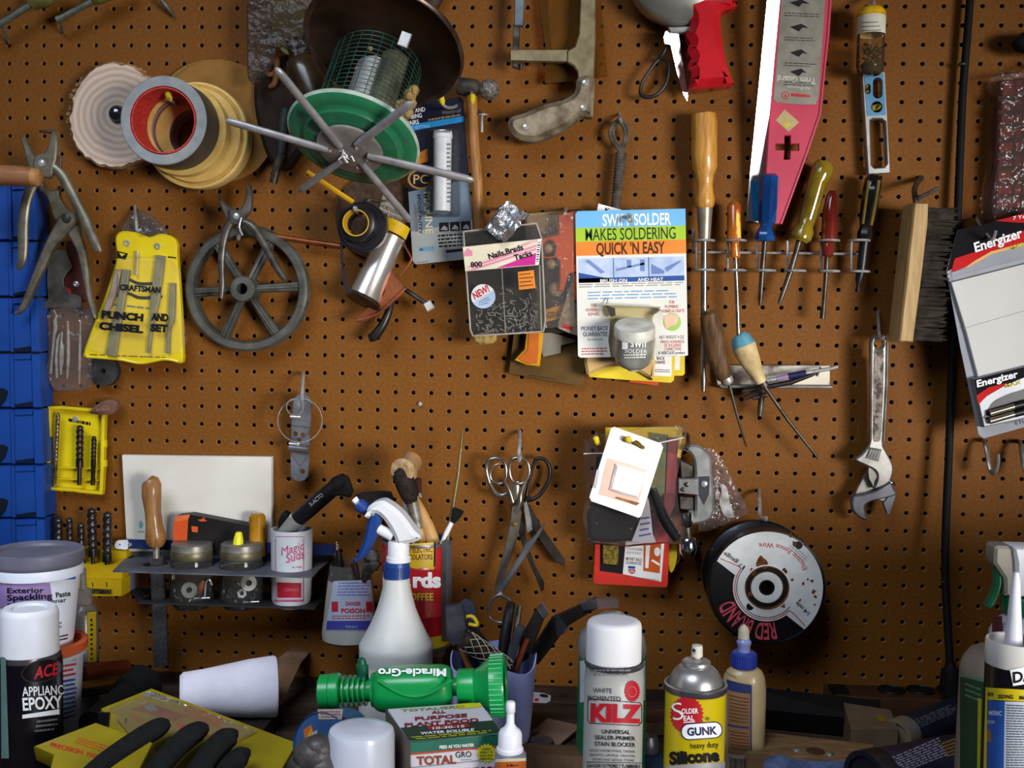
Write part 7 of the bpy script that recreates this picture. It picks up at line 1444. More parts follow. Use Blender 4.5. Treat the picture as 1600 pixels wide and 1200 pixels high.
def tool_tub():
    d = .215; t = thing('plastic_tub', V((P(772, 1020, d).x, -d, BENCH)), 'bluish translucent square plastic tub full of tools', 'tub'); pm = M('tub_plastic', '#a5a9d8', .3, 0, '#8a8ec0', 18, coat=.3)
    c = P(772, 1022, d); k = mpp(d, 772, 1022); zt = c.z
    def ring(h, r, wob=0, n=40):
        out = []
        for i in range(n):
            a = 2*math.pi*i/n; s = (abs(math.cos(a))**3.2+abs(math.sin(a))**3.2)**(-1/3.2); out.append(V((c.x+r*s*math.cos(a), -d+r*s*math.sin(a), h+wob*abs(math.cos(2*a))**2)))
        return out
    rings = [ring(zt-.010, .052, .012), ring(zt-.05, .049), ring(BENCH+.004, .044), ring(BENCH, .041), ring(BENCH+.003, .040), ring(zt-.05, .0475), ring(zt-.010, .0505, .012)]
    vs = [v for r in rings for v in r]; n = 40; fs = [((i % 7)*n+j, (i % 7)*n+(j+1) % n, ((i+1) % 7)*n+(j+1) % n, ((i+1) % 7)*n+j) for i in range(7) for j in range(n)]
    B().add(vs, fs[:6*n]+fs[6*n:], pm).add([v for v in rings[3]], [tuple(range(n))], pm).link('body', t)
    grp = 'tools in the plastic tub'; fo = M('foam_grey', '#3b3b42', .9, 0, '#2c2c32', 90); dk = M('dark_grip', '#1d1b1d', .5, 0, '#131213', 40)
    b = B().plate([(695, 950), (722, 947), (726, 970), (729, 992), (725, 1006), (707, 1011), (697, 998)], d+.020, .016, fo, bev=.002); b.px([(716, 1000, d+.010, 5), (740, 1060, d+.010, 5)], WOODM, smooth=False); one(b, 'foam_brush_or_shadow', 'grey foam brush leaning at the tub rim beside the red can', 'brush', grp)
    b = B().plate([(714, 946), (727, 936), (740, 943), (750, 984), (748, 1050), (722, 1050)], d-.020, .004, M('slate_sheet', '#333848', .6, 0, '#272b39', 40), bev=.001); one(b, 'putty_knife', 'slate grey wide blade behind the yellow loop in the tub', 'knife', grp)
    b = B().px([(726, 964, d, 2.6), (737, 963, d, 3), (744, 970, d, 3), (745, 977, d, 2.8), (732, 975, d, 2.8)], M('loop_yellow', '#d8b914', .4), seg=10).px([(727, 985, d-.004, 12), (745, 1000, d-.004, 13), (760, 1020, d-.004, 12)], dk, seg=16); one(b, 'snap_knife', 'black tool with yellow loop in the plastic tub', 'tool', grp)
    t2 = thing('rasp_tube', P(750, 1010, d), 'round rasp wrapped in pale criss-cross mesh in the tub', 'rasp', grp); a0, a1 = P(727, 1000, d+.035), P(792, 1042, d+.012); k2 = mpp(d)
    B().tube([a0-(a1-a0)*.06, a0, a1], [9*k2, 15.5*k2, 13*k2], M('rasp_dark', '#30251f', .6, .2, '#1e1713', 60), 20).link('core', t2)
    b = B(); ax = (a1-a0).normalized(); u = ax.orthogonal().normalized(); w = ax.cross(u); L_ = (a1-a0).length
    for sgn in (1, -1):
        for q in range(7): b.tube([a0+ax*(L_*i/24)+u*((16-2.5*i/24)*k2*math.cos(sgn*i*.16+q*.9))+w*((16-2.5*i/24)*k2*math.sin(sgn*i*.16+q*.9)) for i in range(25)], .0006, M('mesh_thread', '#a99d8c', .6), 5)
    b.link('mesh_sleeve', t2)
    for pts, m, nm, lab in (
        (((799, 942, d-.02, 7), (796, 955, d-.02, 8), (790, 990, d-.01, 9), (782, 1050, d, 8)), dk, 'screwdriver', 'upright dark handle with narrow neck under the scissor ring'),
        (((812, 946, d-.025, 4), (808, 975, d-.02, 5), (800, 1040, d, 5)), STEELD, 'file', 'thin dark file beside the upright dark handle'),
        (((815, 978, d+.008, 7), (804, 1005, d+.008, 7.5), (794, 1050, d+.004, 7)), M('grey_grip', '#4c4c54', .4, .2, '#37373e', 30), 'knife', 'grey knife with rounded end in the middle of the tub'),
        (((824, 998, d, 4.6), (814, 1022, d, 5), (806, 1050, d, 5)), M('pencil_red', '#7c3a1e', .5, 0, '#5c2812', 30), 'marking_pencil', 'reddish brown pencil leaning at the tub rim')):
        b = B().px(list(pts), m, seg=14); one(b, nm, lab, nm.replace('_', ' '), grp)
    for out, dd, lab, m in (([(812, 1000), (836, 955), (846, 944), (856, 960), (850, 968), (826, 1030), (808, 1040)], d-.010, 'dark flat blade with shiny sleeve end leaning out of the tub', M('blade_sleeve', '#2a2420', .35, .2, '#1b1714', 30)), ([(826, 1020), (862, 965), (932, 934), (934, 950), (888, 978), (840, 1040)], d-.040, 'long dark knife in clear sleeve slanting towards the white capped can', M('blade_sleeve2', '#2a211b', .4, .1, '#1c1612', 30))):
        b = B().plate(out, dd, .006, m, bev=.0015); one(b, 'sheathed_knife', lab, 'knife', grp)
    cl = CLEAR('sleeve_film', '#e6e6ea', .3, .08, .12, '#8d8e98', .3)
    b = B().plate([(838, 952), (848, 943), (857, 958), (852, 966), (848, 968)], d-.006, .012, cl, bev=.001); one(b, 'clear_sleeve', 'shiny clear cap on the flat blade leaning out of the tub', 'cap')
    b = B().plate([(905, 940), (930, 936), (968, 936), (966, 950), (934, 952), (910, 955)], d-.036, .010, cl, bev=.001); one(b, 'clear_sleeve', 'pale clear sleeve end just above the white capped can', 'sleeve')
    b = B().plate([(866, 974), (870, 958), (884, 975), (888, 985), (870, 998)], d-.034, .012, cl, bev=.001); one(b, 'clear_collar', 'clear plastic collar in the middle of the long sheathed knife', 'sleeve')
tool_tub()
# ================= front of the bench =================
def fit_base(pr): return pr+[(pr[-1][0], BENCH), (0, BENCH)]
def left_cans():
    d = .28; cx = 57; k = mpp(d, cx, 900)
    cx2 = 62; d2 = .28; zt2 = P(cx2, 1010, d2).z
    t = thing('plastic_tub', V((P(cx2, 1010, d2).x, -d2, BENCH)), 'white tub with orange lid and blue print, under the spackling tub', 'tub'); og = M('lid_orange', '#c75a26', .42, 0, '#b34c1c', 20); wt = M('tub_white', '#bfc3cc', .45, 0, '#aab0bd', 16)
    o, pr = vprof(cx2, d2, [(1024, 0), (1024, 60), (1000, 62), (999, 68), (1002, 70), (1014, 70), (1018, 67)]); o, p2 = vprof(cx2, d2, [(1016, 66), (1022, 66), (1024, 62), (1120, 57)])
    o, pl = vprof(cx2, d2, [(1010, 0), (1010, 58), (1000, 60), (998, 66), (1001, 69), (1013, 69), (1016, 66)])
    B().lathe(o, (0, 0, 1), pl, og, 56).link('lid', t); b = B().lathe(o, (0, 0, 1), fit_base(p2), wt, 56); S = Cyl((o.x, -d2, 0), (0, 0, 1), 60.5*k); b.greek(S, ((92, 1030), (121, 1026), (121, 1056), (92, 1062)), 4, INKR, 3, .4, .002); b.greek(S, ((95, 1062), (120, 1058), (119, 1120), (94, 1128)), 9, INKB, 5, .5, .002, .1); b.link('body', t)
    t = thing('spackling_tub', V((P(cx, 1010, d).x, -d, P(cx, 1010, d).z)), 'white tub of exterior spackling paste with grey lid, stacked on an orange lid', 'tub')
    lidm = M('lid_grey', '#72707e', .45, 0, '#625f6d', 20); o, pr = vprof(cx, d, [(864, 0), (864, 55), (860, 57), (857, 64), (859, 68), (874, 69), (881, 66), (883, 63)]); B().lathe(o, (0, 0, 1), pr, lidm, 64).link('lid', t)
    o, pr = vprof(cx, d, [(880, 66), (886, 67), (896, 66), (898, 61.5), (1010, 51), (1010, 0)]); wt2 = M('spackle_white', '#eceff8', .42, 0, '#e2e6f0', 12); b = B().lathe(o, (0, 0, 1), pr, wt2, 64)
    z0, z1 = P(cx, 898, d).z, P(cx, 1010, d).z; S = Cyl((o.x, -d, z0), (0, 0, 1), 61.5*k, (61.5-51)*k/(z0-z1))
    b.grid([(-8, 903), (119, 896), (118, 905), (-8, 912)], S, M('band_blue', '#3f77c4', .42), .0006, 20, 1); b.grid([(-6, 913), (78, 911), (84, 950), (-3, 950)], S, M('panel_purple', '#a88cc0', .45, 0, '#9a7eb2', 20), .0006, 16, 1)
    b.stext('Exterior', S, 11, 927, 8.5, INK, 58, -1, .025, .001); b.stext('Spackling', S, 11, 938.5, 9, INK, 71, -3, .025, .001); b.stext('Paste', S, 88, 934, 8.5, INK, 23, -8, .02, .001); b.stext('Pasta de Rellenar', S, 12, 950, 7, INK, 93, -6, .01, .001); b.greek(S, ((86, 972), (97, 970), (97, 982), (86, 984)), 2, INKG, 3, .4, .001); b.greek(S, ((90, 993), (108, 989), (106, 1000), (92, 1003)), 2, INK, 4, .4, .001); b.link('body', t)
    t = thing('glue_bottle', V((P(132, 1000, .14).x, -.14, BENCH)), 'grimy clear bottle with yellow label strip, behind the spackling tub', 'bottle'); d = .14
    o, pr = vprof(130, d, [(888, 4), (915, 5), (920, 6), (921, 11), (924, 13), (943, 13), (945, 11), (946, 8)]); B().lathe(o, (0, 0, 1), pr, M('dirty_cap', '#7d756c', .6, 0, '#5f574e', 60), 24).link('cap', t)
    o, pr = vprof(131, d, [(944, 12), (950, 17), (958, 21), (1060, 22)]); b = B().lathe(o, (0, 0, 1), fit_base(pr), M('dirty_clear', '#6a655f', .3, 0, '#565049', 24, coat=.2), 28); S = cyl_of(131, 1000, d, 22); b.grid([(136, 957), (150, 955), (151, 1062), (138, 1062)], S, M('yellow_label', '#b59a14', .5, 0, '#a38a0e', 20), .0008, 5, 6); b.greek(S, ((141, 965), (145, 965), (146, 1056), (142, 1056)), 12, INK, 6, .5, .0011); b.greek(S, ((117, 970), (130, 968), (130, 1040), (118, 1042)), 14, INKG, 7, .3, .0006); b.link('body', t)
    d = .375; cx = 46; t = thing('spray_can', V((P(cx, 1020, d).x, -d, BENCH)), 'black spray can of appliance epoxy with white cap', 'spray can'); bk = M('can_black', '#151016', .28, .1, '#0e0a10', 20, coat=.3)
    o, pr = vprof(cx, d, [(951, 0), (951, 12), (952.5, 24), (949, 26), (948, 36), (952, 40), (958, 41.5), (1018, 42), (1022, 42), (1022, 38)]); B().lathe(o, (0, 0, 1), pr, M('cap_white', '#ecebee', .45, 0, '#e2e0e4', 16), 56).link('cap', t)
    o, pr = vprof(cx, d, [(1020, 40), (1018, 44), (1022, 45), (1026, 45.5), (1034, 47), (1180, 47)]); b = B().lathe(o, (0, 0, 1), fit_base([(r[0], r[1], M('can_rim', '#6a6468', .3, .7)) if i < 3 else r for i, r in enumerate(pr)]), bk, 56); S = cyl_of(cx, 1100, d, 47)
    b.patch(circ(66, 1048, 33, 17, 40, rot=-14), S, M('oval_gold', '#4d4436', .5), .0006); b.patch(circ(66, 1048, 32, 16, 40, rot=-14), S, bk, .001)
    b.stext('ACE', S, 53, 1061, 18, M('ace_red', '#c41b30', .45), 38, -12, .03, .0016, shear=.35); b.stext('APPLIANCE', S, 35, 1088, 15, INKW, 72, -3, .015, .0012); b.stext('EPOXY', S, 36, 1110, 20, INKW, 62, -4, .025, .0012); b.grid([(35, 1117), (93, 1108), (93, 1116), (35, 1123)], S, INKW, .001, 10, 1); b.greek(S, ((58, 1124), (92, 1120), (92, 1142), (54, 1146)), 3, INKG, 4, .4, .001); b.grid([(1, 1026), (9, 1028), (14, 1185), (2, 1185)], S, M('label_edge', '#5e7a74', .45), .0008, 4, 6); b.link('body', t)
left_cans()

def towel_and_packages():
    d = .20; t = thing('paper_roll', P(360, 1110, d), 'white paper towel roll end lying on its side behind the yellow package', 'paper roll'); pp = M('tissue', '#ebe6ee', .85, 0, '#dfd9e2', 26, bump=.25, bs=60)
    a, e = P(281, 1084, d+.02), P(432, 1072, d-.02); k = mpp(d); ax = (e-a).normalized(); L_ = (e-a).length
    B().lathe(a, ax, [(0, 0), (28*k, 0), (33*k, .004), (36*k, .03), (46*k, L_*.72), (49*k, L_*.97), (47*k, L_), (20*k, L_), (20*k, L_-.03)], pp, 48).link('tissue', t)
    B().lathe(a, ax, [(20.2*k, L_-.04), (20.2*k, L_+.0006), (17.5*k, L_+.0006), (17.5*k, L_-.04)], M('roll_core', '#6b5a4c', .8), 32).link('core', t)
    zb = (a.z-40*k); 
    b = B().box((P(345, 1120, d).x, -d, (BENCH+zb-.004)/2), (.13, .10, zb-.004-BENCH), M('dark_case', '#231b16', .7, 0, '#17110d', 30), None, .002); one(b, 'wooden_block', 'dark block hidden under the paper towel roll', 'block')
    b = B().tube([BTOP.at(420, 1125)+V((0, 0, .02)), BTOP.at(450, 1095)+V((0, 0, .055)), BTOP.at(478, 1060)+V((0, 0, .05)), BTOP.at(540, 1052)+V((0, 0, .03))], [.016, .018, .014, .012], M('brown_paper', '#7d5f46', .8, 0, '#654a34', 30), 12, flat=.15, fdir=(0, -.5, .8)); one(b, 'paper_strip', 'curved strip of brown paper between the towel roll and green sprayer', 'paper')
    yl = M('pack_yellow_card', '#948210', .4, 0, '#826f0a', 16, coat=.2); zt = BENCH+.085; n = V((.05, -.42, .90)).normalized(); S = Plane(P(300, 1130, .36), n)
    t = thing('blister_package', V((P(280, 1150, .4).x, -.40, BENCH)), 'yellow blister package lying flat on the bench under the glove', 'package')
    up = [(157, 1106), (237, 1074), (466, 1160), (420, 1240), (230, 1240), (168, 1160)]
    b = B().splate(up, S, .030, yl, .002, M('pack_side_shaded', '#6d6008', .5, 0, '#594e06', 20))  # sides use a darkened copy of the card yellow as painted shading
    b.patch([(232, 1080), (272, 1092), (258, 1097), (222, 1085)], S, M('barcode_bg', '#b8b2ac', .5), .0004)
    for i in range(8): b.patch([(232+i*4.4, 1082+i*1.3), (234+i*4.4, 1082.6+i*1.3), (225+i*4.2, 1085+i*1.3), (223+i*4.2, 1084.4+i*1.3)], S, INK, .0007)
    b.patch([(205, 1108), (232, 1098), (290, 1118), (272, 1126)], S, M('picture_orange_brown', '#9a5a34', .5, 0, '#80452a', 40), .0004); b.patch([(222, 1102), (240, 1100), (247, 1111), (232, 1112)], S, M('picture_grey', '#7c7a86', .5), .0007); b.greek(S, ((290, 1105), (360, 1126), (350, 1140), (282, 1120)), 4, INKR, 5, .35); b.greek(S, ((205, 1115), (230, 1124), (226, 1130), (200, 1120)), 2, INKR, 6, .4); b.patch([(272, 1128), (320, 1140), (330, 1152), (285, 1140)], S, INKR, .0003)
    b.link('upper_card', t)
    S2 = Plane(P(120, 1165, .435), n); b = B().splate([(52, 1166), (150, 1128), (240, 1160), (200, 1240), (70, 1240), (82, 1180)], S2, .020, yl, .0015, M('pack_side_shaded', '#6d6008', .5)); b.stext('PRECISION', S2, 78, 1166, 7, INKR, 52, 14, .02, .0006); b.stext('TOOL', S2, 134, 1180, 6, INKR, 20, 14, .02, .0006); b.greek(S2, ((125, 1152), (175, 1166), (165, 1178), (115, 1160)), 3, INKR, 7, .3); b.link('lower_card', t)
    b = B().splate([(152, 1112), (170, 1113), (168, 1134), (153, 1132)], Plane(P(160, 1120, .375), (0, -.9, .3)), .012, M('black_gloss', '#141318', .12, 0, '#0c0b0f', 20, coat=.5), .001); b.link('black_tool', t)
    b = B().splate([(172, 1112), (196, 1122), (200, 1158), (168, 1150)], Plane(P(180, 1130, .372), (.2, -.85, .3)), .004, yl, .001); b.link('riser', t)
    B().splate([(170, 1108), (240, 1080), (400, 1140), (330, 1175), (205, 1150)], Plane(P(300, 1130, .36)+n*.006, n), .004, CLEAR('pack_bubble', '#f3f0e2', .2, .1, .03, wr=.7), .001).link('bubble', t)
    gm = M('glove_rubber', '#171917', .9, 0, '#101210', 120, bump=.3); Sg = Plane(P(300, 1150, .375)+n*.024, n)
    t = None; b = B()
    for pts in (((120, 1235, 13), (165, 1195, 13.5), (215, 1161, 14.5), (245, 1143, 14), (258, 1137, 11), (266, 1134, 5)), ((220, 1240, 15), (262, 1188, 15), (292, 1158, 15.5), (310, 1147, 14), (320, 1143, 10), (327, 1141, 4)), ((290, 1245, 16), (322, 1195, 16), (346, 1165, 16.5), (360, 1156, 14), (368, 1152, 9), (373, 1151, 4)), ((335, 1250, 15), (358, 1205, 14.5), (375, 1188, 14), (386, 1182, 9), (392, 1181, 4))):
        q = smooth_path(pts, 4); b.tube([Sg.at(x, y)+n*.004 for x, y, r in q], [r*.00082 for x, y, r in q], gm, 16, flat=.85, fdir=n)
    b.splate(smooth_path([(95, 1235), (150, 1205), (220, 1205), (290, 1210), (360, 1215), (380, 1250), (360, 1330), (230, 1370), (120, 1320)], 3, True), Plane(P(300, 1150, .375)+n*.040, n), .020, gm, .006)
    one(b, 'work_glove', 'dark grey rubber glove with fingers reaching over the yellow package', 'glove')
    b = B(); p0, p1 = P(146, 1136, .30), P(225, 1068, .20); b.tube([p0, p0+(p1-p0)*.7, p0+(p1-p0)*.72, p1], [.020, .020, .025, .026], BLACKR, 24); one(b, 'flashlight', 'black flashlight lying behind the yellow package', 'flashlight')
    b = B(); p0, p1 = P(116, 1078, .20), P(186, 1066, .14); b.tube([p0, p1], .012, M('gold_tube', '#8d6c2c', .25, .8, '#6a4c18', 30), 20); b.tube([p0+V((0, .02, .014)), p1+V((0, .02, .012))], .012, M('rust_tube', '#7c3418', .4, .2), 18); one(b, 'metal_tube', 'brass coloured tube lying behind the orange lidded tub', 'tube')
    b = B().box(P(60, 1190, .44), (.16, .03, .02), M('wood_scrap', '#5c3c24', .7), Matrix.Rotation(.3, 3, 'Y'), .001); b2 = None
towel_and_packages()

def green_sprayer():
    d = .325; t = thing('hose_feeder', P(640, 1100, d), 'bright green plastic hose end feeder lying on its side', 'hose feeder'); gr = M('feeder_green', '#0e9548', .34, 0, '#0b843f', 12, coat=.25); k = mpp(d, 640, 1080)
    a, e = P(500, 1081, d), P(790, 1070, d); ax = (e-a).normalized(); L_ = (e-a).length
    def lx(x): return (x-500)/290*L_
    def lat(rows, nm, seg=48, mat=gr): return B().lathe(a, ax, [(r*k, lx(x)) for x, r in rows], mat, seg).link(nm, t)
    rows = [(500, 0), (500, 24), (502, 26.5), (516, 27), (517, 26), (518, 27.5), (531, 28), (533, 26), (533, 0)]; lat(rows, 'hose_coupling', 40)
    rows = [(532, 16)]
    for x in (538, 547, 555, 563, 571): rows += [(x, 17), (x, 24), (x+2.4, 24), (x+2.4, 17)]
    rows += [(582, 18), (583, 26), (588, 27), (588, 18)]; lat(rows, 'ribbed_neck')
    c = a+ax*lx(645); up = V((0, 0, 1)); up = (up-ax*up.dot(ax)).normalized(); fw = ax.cross(up); fw = fw if fw.y < 0 else -fw
    vs = []; xs = [584, 588, 594, 604, 640, 690, 700, 706, 709]; sc_ = [.55, .78, .90, .97, 1.0, .97, .90, .75, .4]; n = 40
    for x, s in zip(xs, sc_):
        for j in range(n):
            g = 2*math.pi*j/n; cc, ss = math.cos(g), math.sin(g); q = (abs(cc)**2.8+abs(ss)**2.8)**(-1/2.8); vs.append(a+ax*lx(x)+up*(k*(34*s*q*ss))+fw*(k*36*s*q*cc))
    m = len(xs); fs = [(i*n+j, i*n+(j+1) % n, (i+1)*n+(j+1) % n, (i+1)*n+j) for i in range(m-1) for j in range(n)]+[tuple(range(n)), tuple(range((m-1)*n, m*n))]
    b = B().add(vs, fs, gr); S = Plane(c+fw*(36*k), fw); arc = [(590+i*2.9, 1062+26*math.sin(math.pi*i/40)) for i in range(41)]
    b.tube([S.at(x, y) for x, y in arc], .0022, gr, 8)
    z0, z1 = (c-up*.02).z, BENCH+.002
    St = Plane(c+(up*.80+fw*.62).normalized()*(38.5*k), (up*.80+fw*.62)); b.stext('Miracle-Gro', St, 697, 1045, 12, INKW, 106, 180, .03, .0012); b.link('body', t)
    o = a+ax*lx(644); b = B().lathe((o.x, o.y, 0), (0, 0, 1), [(28*k, o.z-.012), (36*k, o.z-.030), (36*k, BENCH+.004), (34*k, BENCH), (0, BENCH)], M('jar_green', '#0d6a38', .3, 0, '#0a5a2e', 14, coat=.3), 36); b.link('mixing_jar', t)
    lat([(706, 13), (722, 15), (722, 12)], 'outlet'); lat([(717, 0), (717, 26), (719, 27), (742, 27), (743, 25), (743, 0)], 'collar', 24)
    lat([(742, 25), (750, 29), (762, 39), (767, 45), (768, 46), (787, 46.5), (790, 45), (790, 38), (786, 36)], 'spray_head', 60)
    b = B()
    for i in range(36):
        g = 2*math.pi*i/36; v = up*math.cos(g)+fw*math.sin(g); b.tube([a+ax*lx(768)+v*(46.3*k), a+ax*lx(788)+v*(46.8*k)], .0007, gr, 5)
    b.link('grip_ribs', t)
    dg = M('feeder_dark_green', '#0c5c3c', .4, 0, '#094a30', 16); p = a+ax*lx(569)+up*(18*k); B().lathe(p, up, [(0, 0), (9*k, 0), (9*k, 9*k), (9.6*k, 10*k), (9.6*k, 22*k), (7*k, 24*k), (6*k, 31*k), (3*k, 33*k), (0, 33*k)], dg, 24).link('valve', t)
green_sprayer()

def plant_food():
    zt = P(641, 1158, .47).z; H = Plane((0, 0, zt), (0, 0, 1)); tl, tr, br_, bl_ = H.at(606, 1108), H.at(750, 1098), H.at(786, 1147), H.at(641, 1160)
    t = thing('plant_food_box', V(((tl.x+br_.x)/2, (tl.y+br_.y)/2, BENCH)), 'cardboard box of plant food with green bands and yellow starburst', 'box')
    card = M('box_white_card', '#d2ced2', .5, 0, '#c6c1c6', 16); side = M('box_side_shade', '#6e6258', .6, 0, '#5e5249', 20); b = B().slab([tl, tr, br_, bl_], (0, 0, BENCH-zt), card)
    fn = (bl_-br_).cross(V((0, 0, 1))); FS = Plane(bl_, fn if fn.y < 0 else -fn); sn = (tl-bl_).cross(V((0, 0, 1))); SS = Plane(bl_, sn if sn.x < 0 else -sn)
    gd = M('box_green', '#1c6650', .45, 0, '#175843', 20); tg = M('box_dark_green', '#22382c', .5); mr = M('box_maroon', '#8c1c34', .5); bn = M('box_brown', '#8c4a34', .5)
    f = quadmap([(606, 1108), (750, 1098), (786, 1147), (641, 1160)]); g = lambda *l: [f(*p) for p in l]
    b.patch(g((0, .56), (1, .56), (1, .95), (0, .95)), H, tg, .0004); b.patch(g((0, .95), (1, .95), (1, 1), (0, 1)), H, gd, .0004)
    b.stext('TOTALGRO', H, *f(.12, .10), 3.6, M('olive_ink', '#8a9440', .5), 100, -4, .03, .0008); b.stext('ALL', H, *f(.42, .22), 4.2, mr, 22, -4, .04, .0008); b.stext('PURPOSE', H, *f(.20, .38), 5.4, mr, 82, -4, .04, .0008); b.stext('PLANT FOOD', H, *f(.05, .54), 5.8, mr, 116, -4, .04, .0008)
    b.patch(g((.28, .58), (.72, .58), (.72, .69), (.28, .69)), H, M('box_red', '#a02430', .5), .0006); b.stext('10-30-15', H, *f(.32, .685), 3.8, INKW, 50, -4, .02, .001); b.stext('WATER SOLUBLE', H, *f(.16, .80), 4, INKW, 84, -4, .03, .001)
    b.greek(H, (f(.03, .83), f(.97, .83), f(.94, .94), f(.10, .94)), 2, M('box_yellow_print', '#b9b42c', .5), 5, .5, .0008, .1); b.patch(smooth_path(g((.74, .0), (.97, .0), (.98, .12), (.74, .13)), 3, True), H, M('starburst', '#d9cf2a', .5), .0006)
    b.patch([(641, 1160), (786, 1148), (786, 1164), (641.5, 1177)], FS, gd, .0004); b.stext('FEED AS YOU WATER', FS, 687, 1170, 5, INKW, 54, -4, .025, .0007); b.patch([(641.5, 1177), (786, 1164), (786, 1167), (641.5, 1180)], FS, M('box_redline', '#b84a2c', .5), .0005)
    b.stext('TOTAL', FS, 651, 1195, 13, bn, 62, -2, .045, .0007); b.stext('GRO', FS, 712, 1184, 9.5, INK, 25, -3, .01, .0007); b.patch([(720, 1187), (737, 1186), (737, 1187), (720, 1188)], FS, INKG, .0007)
    st = [(760+(16 if i % 2 else 12.5)*math.cos(math.pi*i/16), 1177+(16 if i % 2 else 12.5)*math.sin(math.pi*i/16)) for i in range(32)]; b.patch(st, FS, M('starburst', '#d9cf2a', .5), .0007)
    for i, (tx, w) in enumerate((('WORKS', 14), ('GREAT IN', 20), ('HOSE END', 20), ('FEEDERS', 18))): b.stext(tx, FS, 760, 1172+i*5, 3.4, M('star_ink', '#5c5a14', .5), w, -3, .015, .001, 'c')
    b.patch([(642, 1199), (786, 1184), (786, 1185), (642, 1200)], FS, INKG, .0006); b.stext('ALL PURPOSE', FS, 696, 1214, 12, mr, 90, -4, .03, .0007)
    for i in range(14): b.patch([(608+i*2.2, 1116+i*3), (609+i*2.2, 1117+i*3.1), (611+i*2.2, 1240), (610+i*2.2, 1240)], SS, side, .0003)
    b.patch([(602, 1106), (641, 1160), (643, 1260), (606, 1240)], SS, side, .0002); b.link('carton', t)  # side face coloured dark for the shade on it, away from the door
    d = .46; t = thing('white_container', V((P(565, 1160, d).x, -d, BENCH)), 'upturned milky white plastic container with ragged edge beside the plant food box', 'container'); mp_ = M('milk_plastic', '#d3d5dc', .3, 0, '#c3c6d0', 14, coat=.3)
    o, pr = vprof(565, d, [(1134, 0), (1135, 30), (1137, 44), (1140, 49), (1146, 51), (1240, 52.5)]); b = B().lathe(o, (0, 0, 1), fit_base(pr), mp_, 48); b.link('body', t)
    b = B(); rd = random.Random(3); c = P(492, 1180, .47)
    for q in ((0, 0, 0, .019), (.010, -.004, -.012, .017), (-.008, .002, -.014, .018), (.004, -.002, .008, .014)): b.ball(c+V(q[:3]), q[3], M('grey_lump', '#4a4542', .45, 0, '#332f2d', 60, bump=.6, bs=120), 18, (1.15, 1, 1))
    b.box((c.x, c.y, (BENCH+c.z-.02)/2), (.02, .02, c.z-.02-BENCH), M('grey_lump', '#5a5552', .45)); one(b, 'putty_lump', 'rounded dark grey lump in front of the blue tin', 'putty')
    d = .40; t = thing('tin', P(515, 1200, d), 'round blue tin with orange and yellow print standing on edge', 'tin'); k = mpp(d); c = P(516, 1164, d); ty = V((-.35, -.86, .20)).normalized(); r = 54*k
    bt = M('tin_blue', '#3b5d8c', .4, .2, '#2e4c78', 30); b = B().lathe(c-ty*.03, ty, [(0, 0), (r, 0), (r*1.01, .003), (r*1.01, .045), (r*.98, .048), (r*.95, .046), (0, .046)], bt, 56); Sf = Plane(c+ty*.016, ty)
    b.patch([(474, 1140), (486, 1132), (492, 1150), (478, 1168)], Sf, M('tin_orange', '#c0622a', .45), .0005); b.patch([(480, 1150), (488, 1136), (484, 1172), (474, 1176)], Sf, M('tin_yellow', '#c79a2a', .45), .0008); b.patch([(496, 1108), (536, 1108), (534, 1124), (498, 1124)], Sf, M('tin_pale', '#a89c92', .5, 0, '#8c7f78', 80), .0005); b.greek(Sf, ((500, 1110), (534, 1110), (533, 1122), (502, 1122)), 3, M('tin_print', '#8c4a44', .5), 3, .4, .0008); b.patch([(486, 1146), (496, 1140), (494, 1162), (486, 1166)], Sf, M('tin_pale', '#a89c92', .5), .0006); b.link('body', t)
    d = .47; t = thing('glue_bottle', V((P(800, 1160, d).x, -d, BENCH)), 'small bottle with white nozzle cap and orange label by the plant food box', 'bottle')
    o, pr = vprof(798, d, [(1095, 0), (1096, 6), (1099, 7.5), (1112, 7.5), (1114, 6), (1130, 6.5), (1136, 10), (1141, 16), (1146, 18.5), (1166, 19), (1168, 21), (1175, 21), (1176, 18)]); B().lathe(o, (0, 0, 1), pr, WHITEP, 36).link('cap', t)
    o, pr = vprof(798, d, [(1172, 19), (1174, 22.5), (1178, 24.5), (1240, 25)]); b = B().lathe(o, (0, 0, 1), fit_base(pr), M('bottle_mauve', '#77748a', .4, 0, '#666378', 20), 36); S = cyl_of(798, 1200, d, 25); b.grid([(774, 1186), (822, 1184), (822, 1189), (774, 1191)], S, M('label_cream2', '#cfc4a0', .5), .0006, 10, 1); b.grid([(774, 1191), (822, 1189), (822, 1230), (774, 1230)], S, M('label_orange', '#b85a1e', .45, 0, '#a54e16', 20), .0006, 12, 1); b.stext('& More!', S, 792, 1198, 4, INK, 18, -2, .01, .001); b.link('body', t)
plant_food()

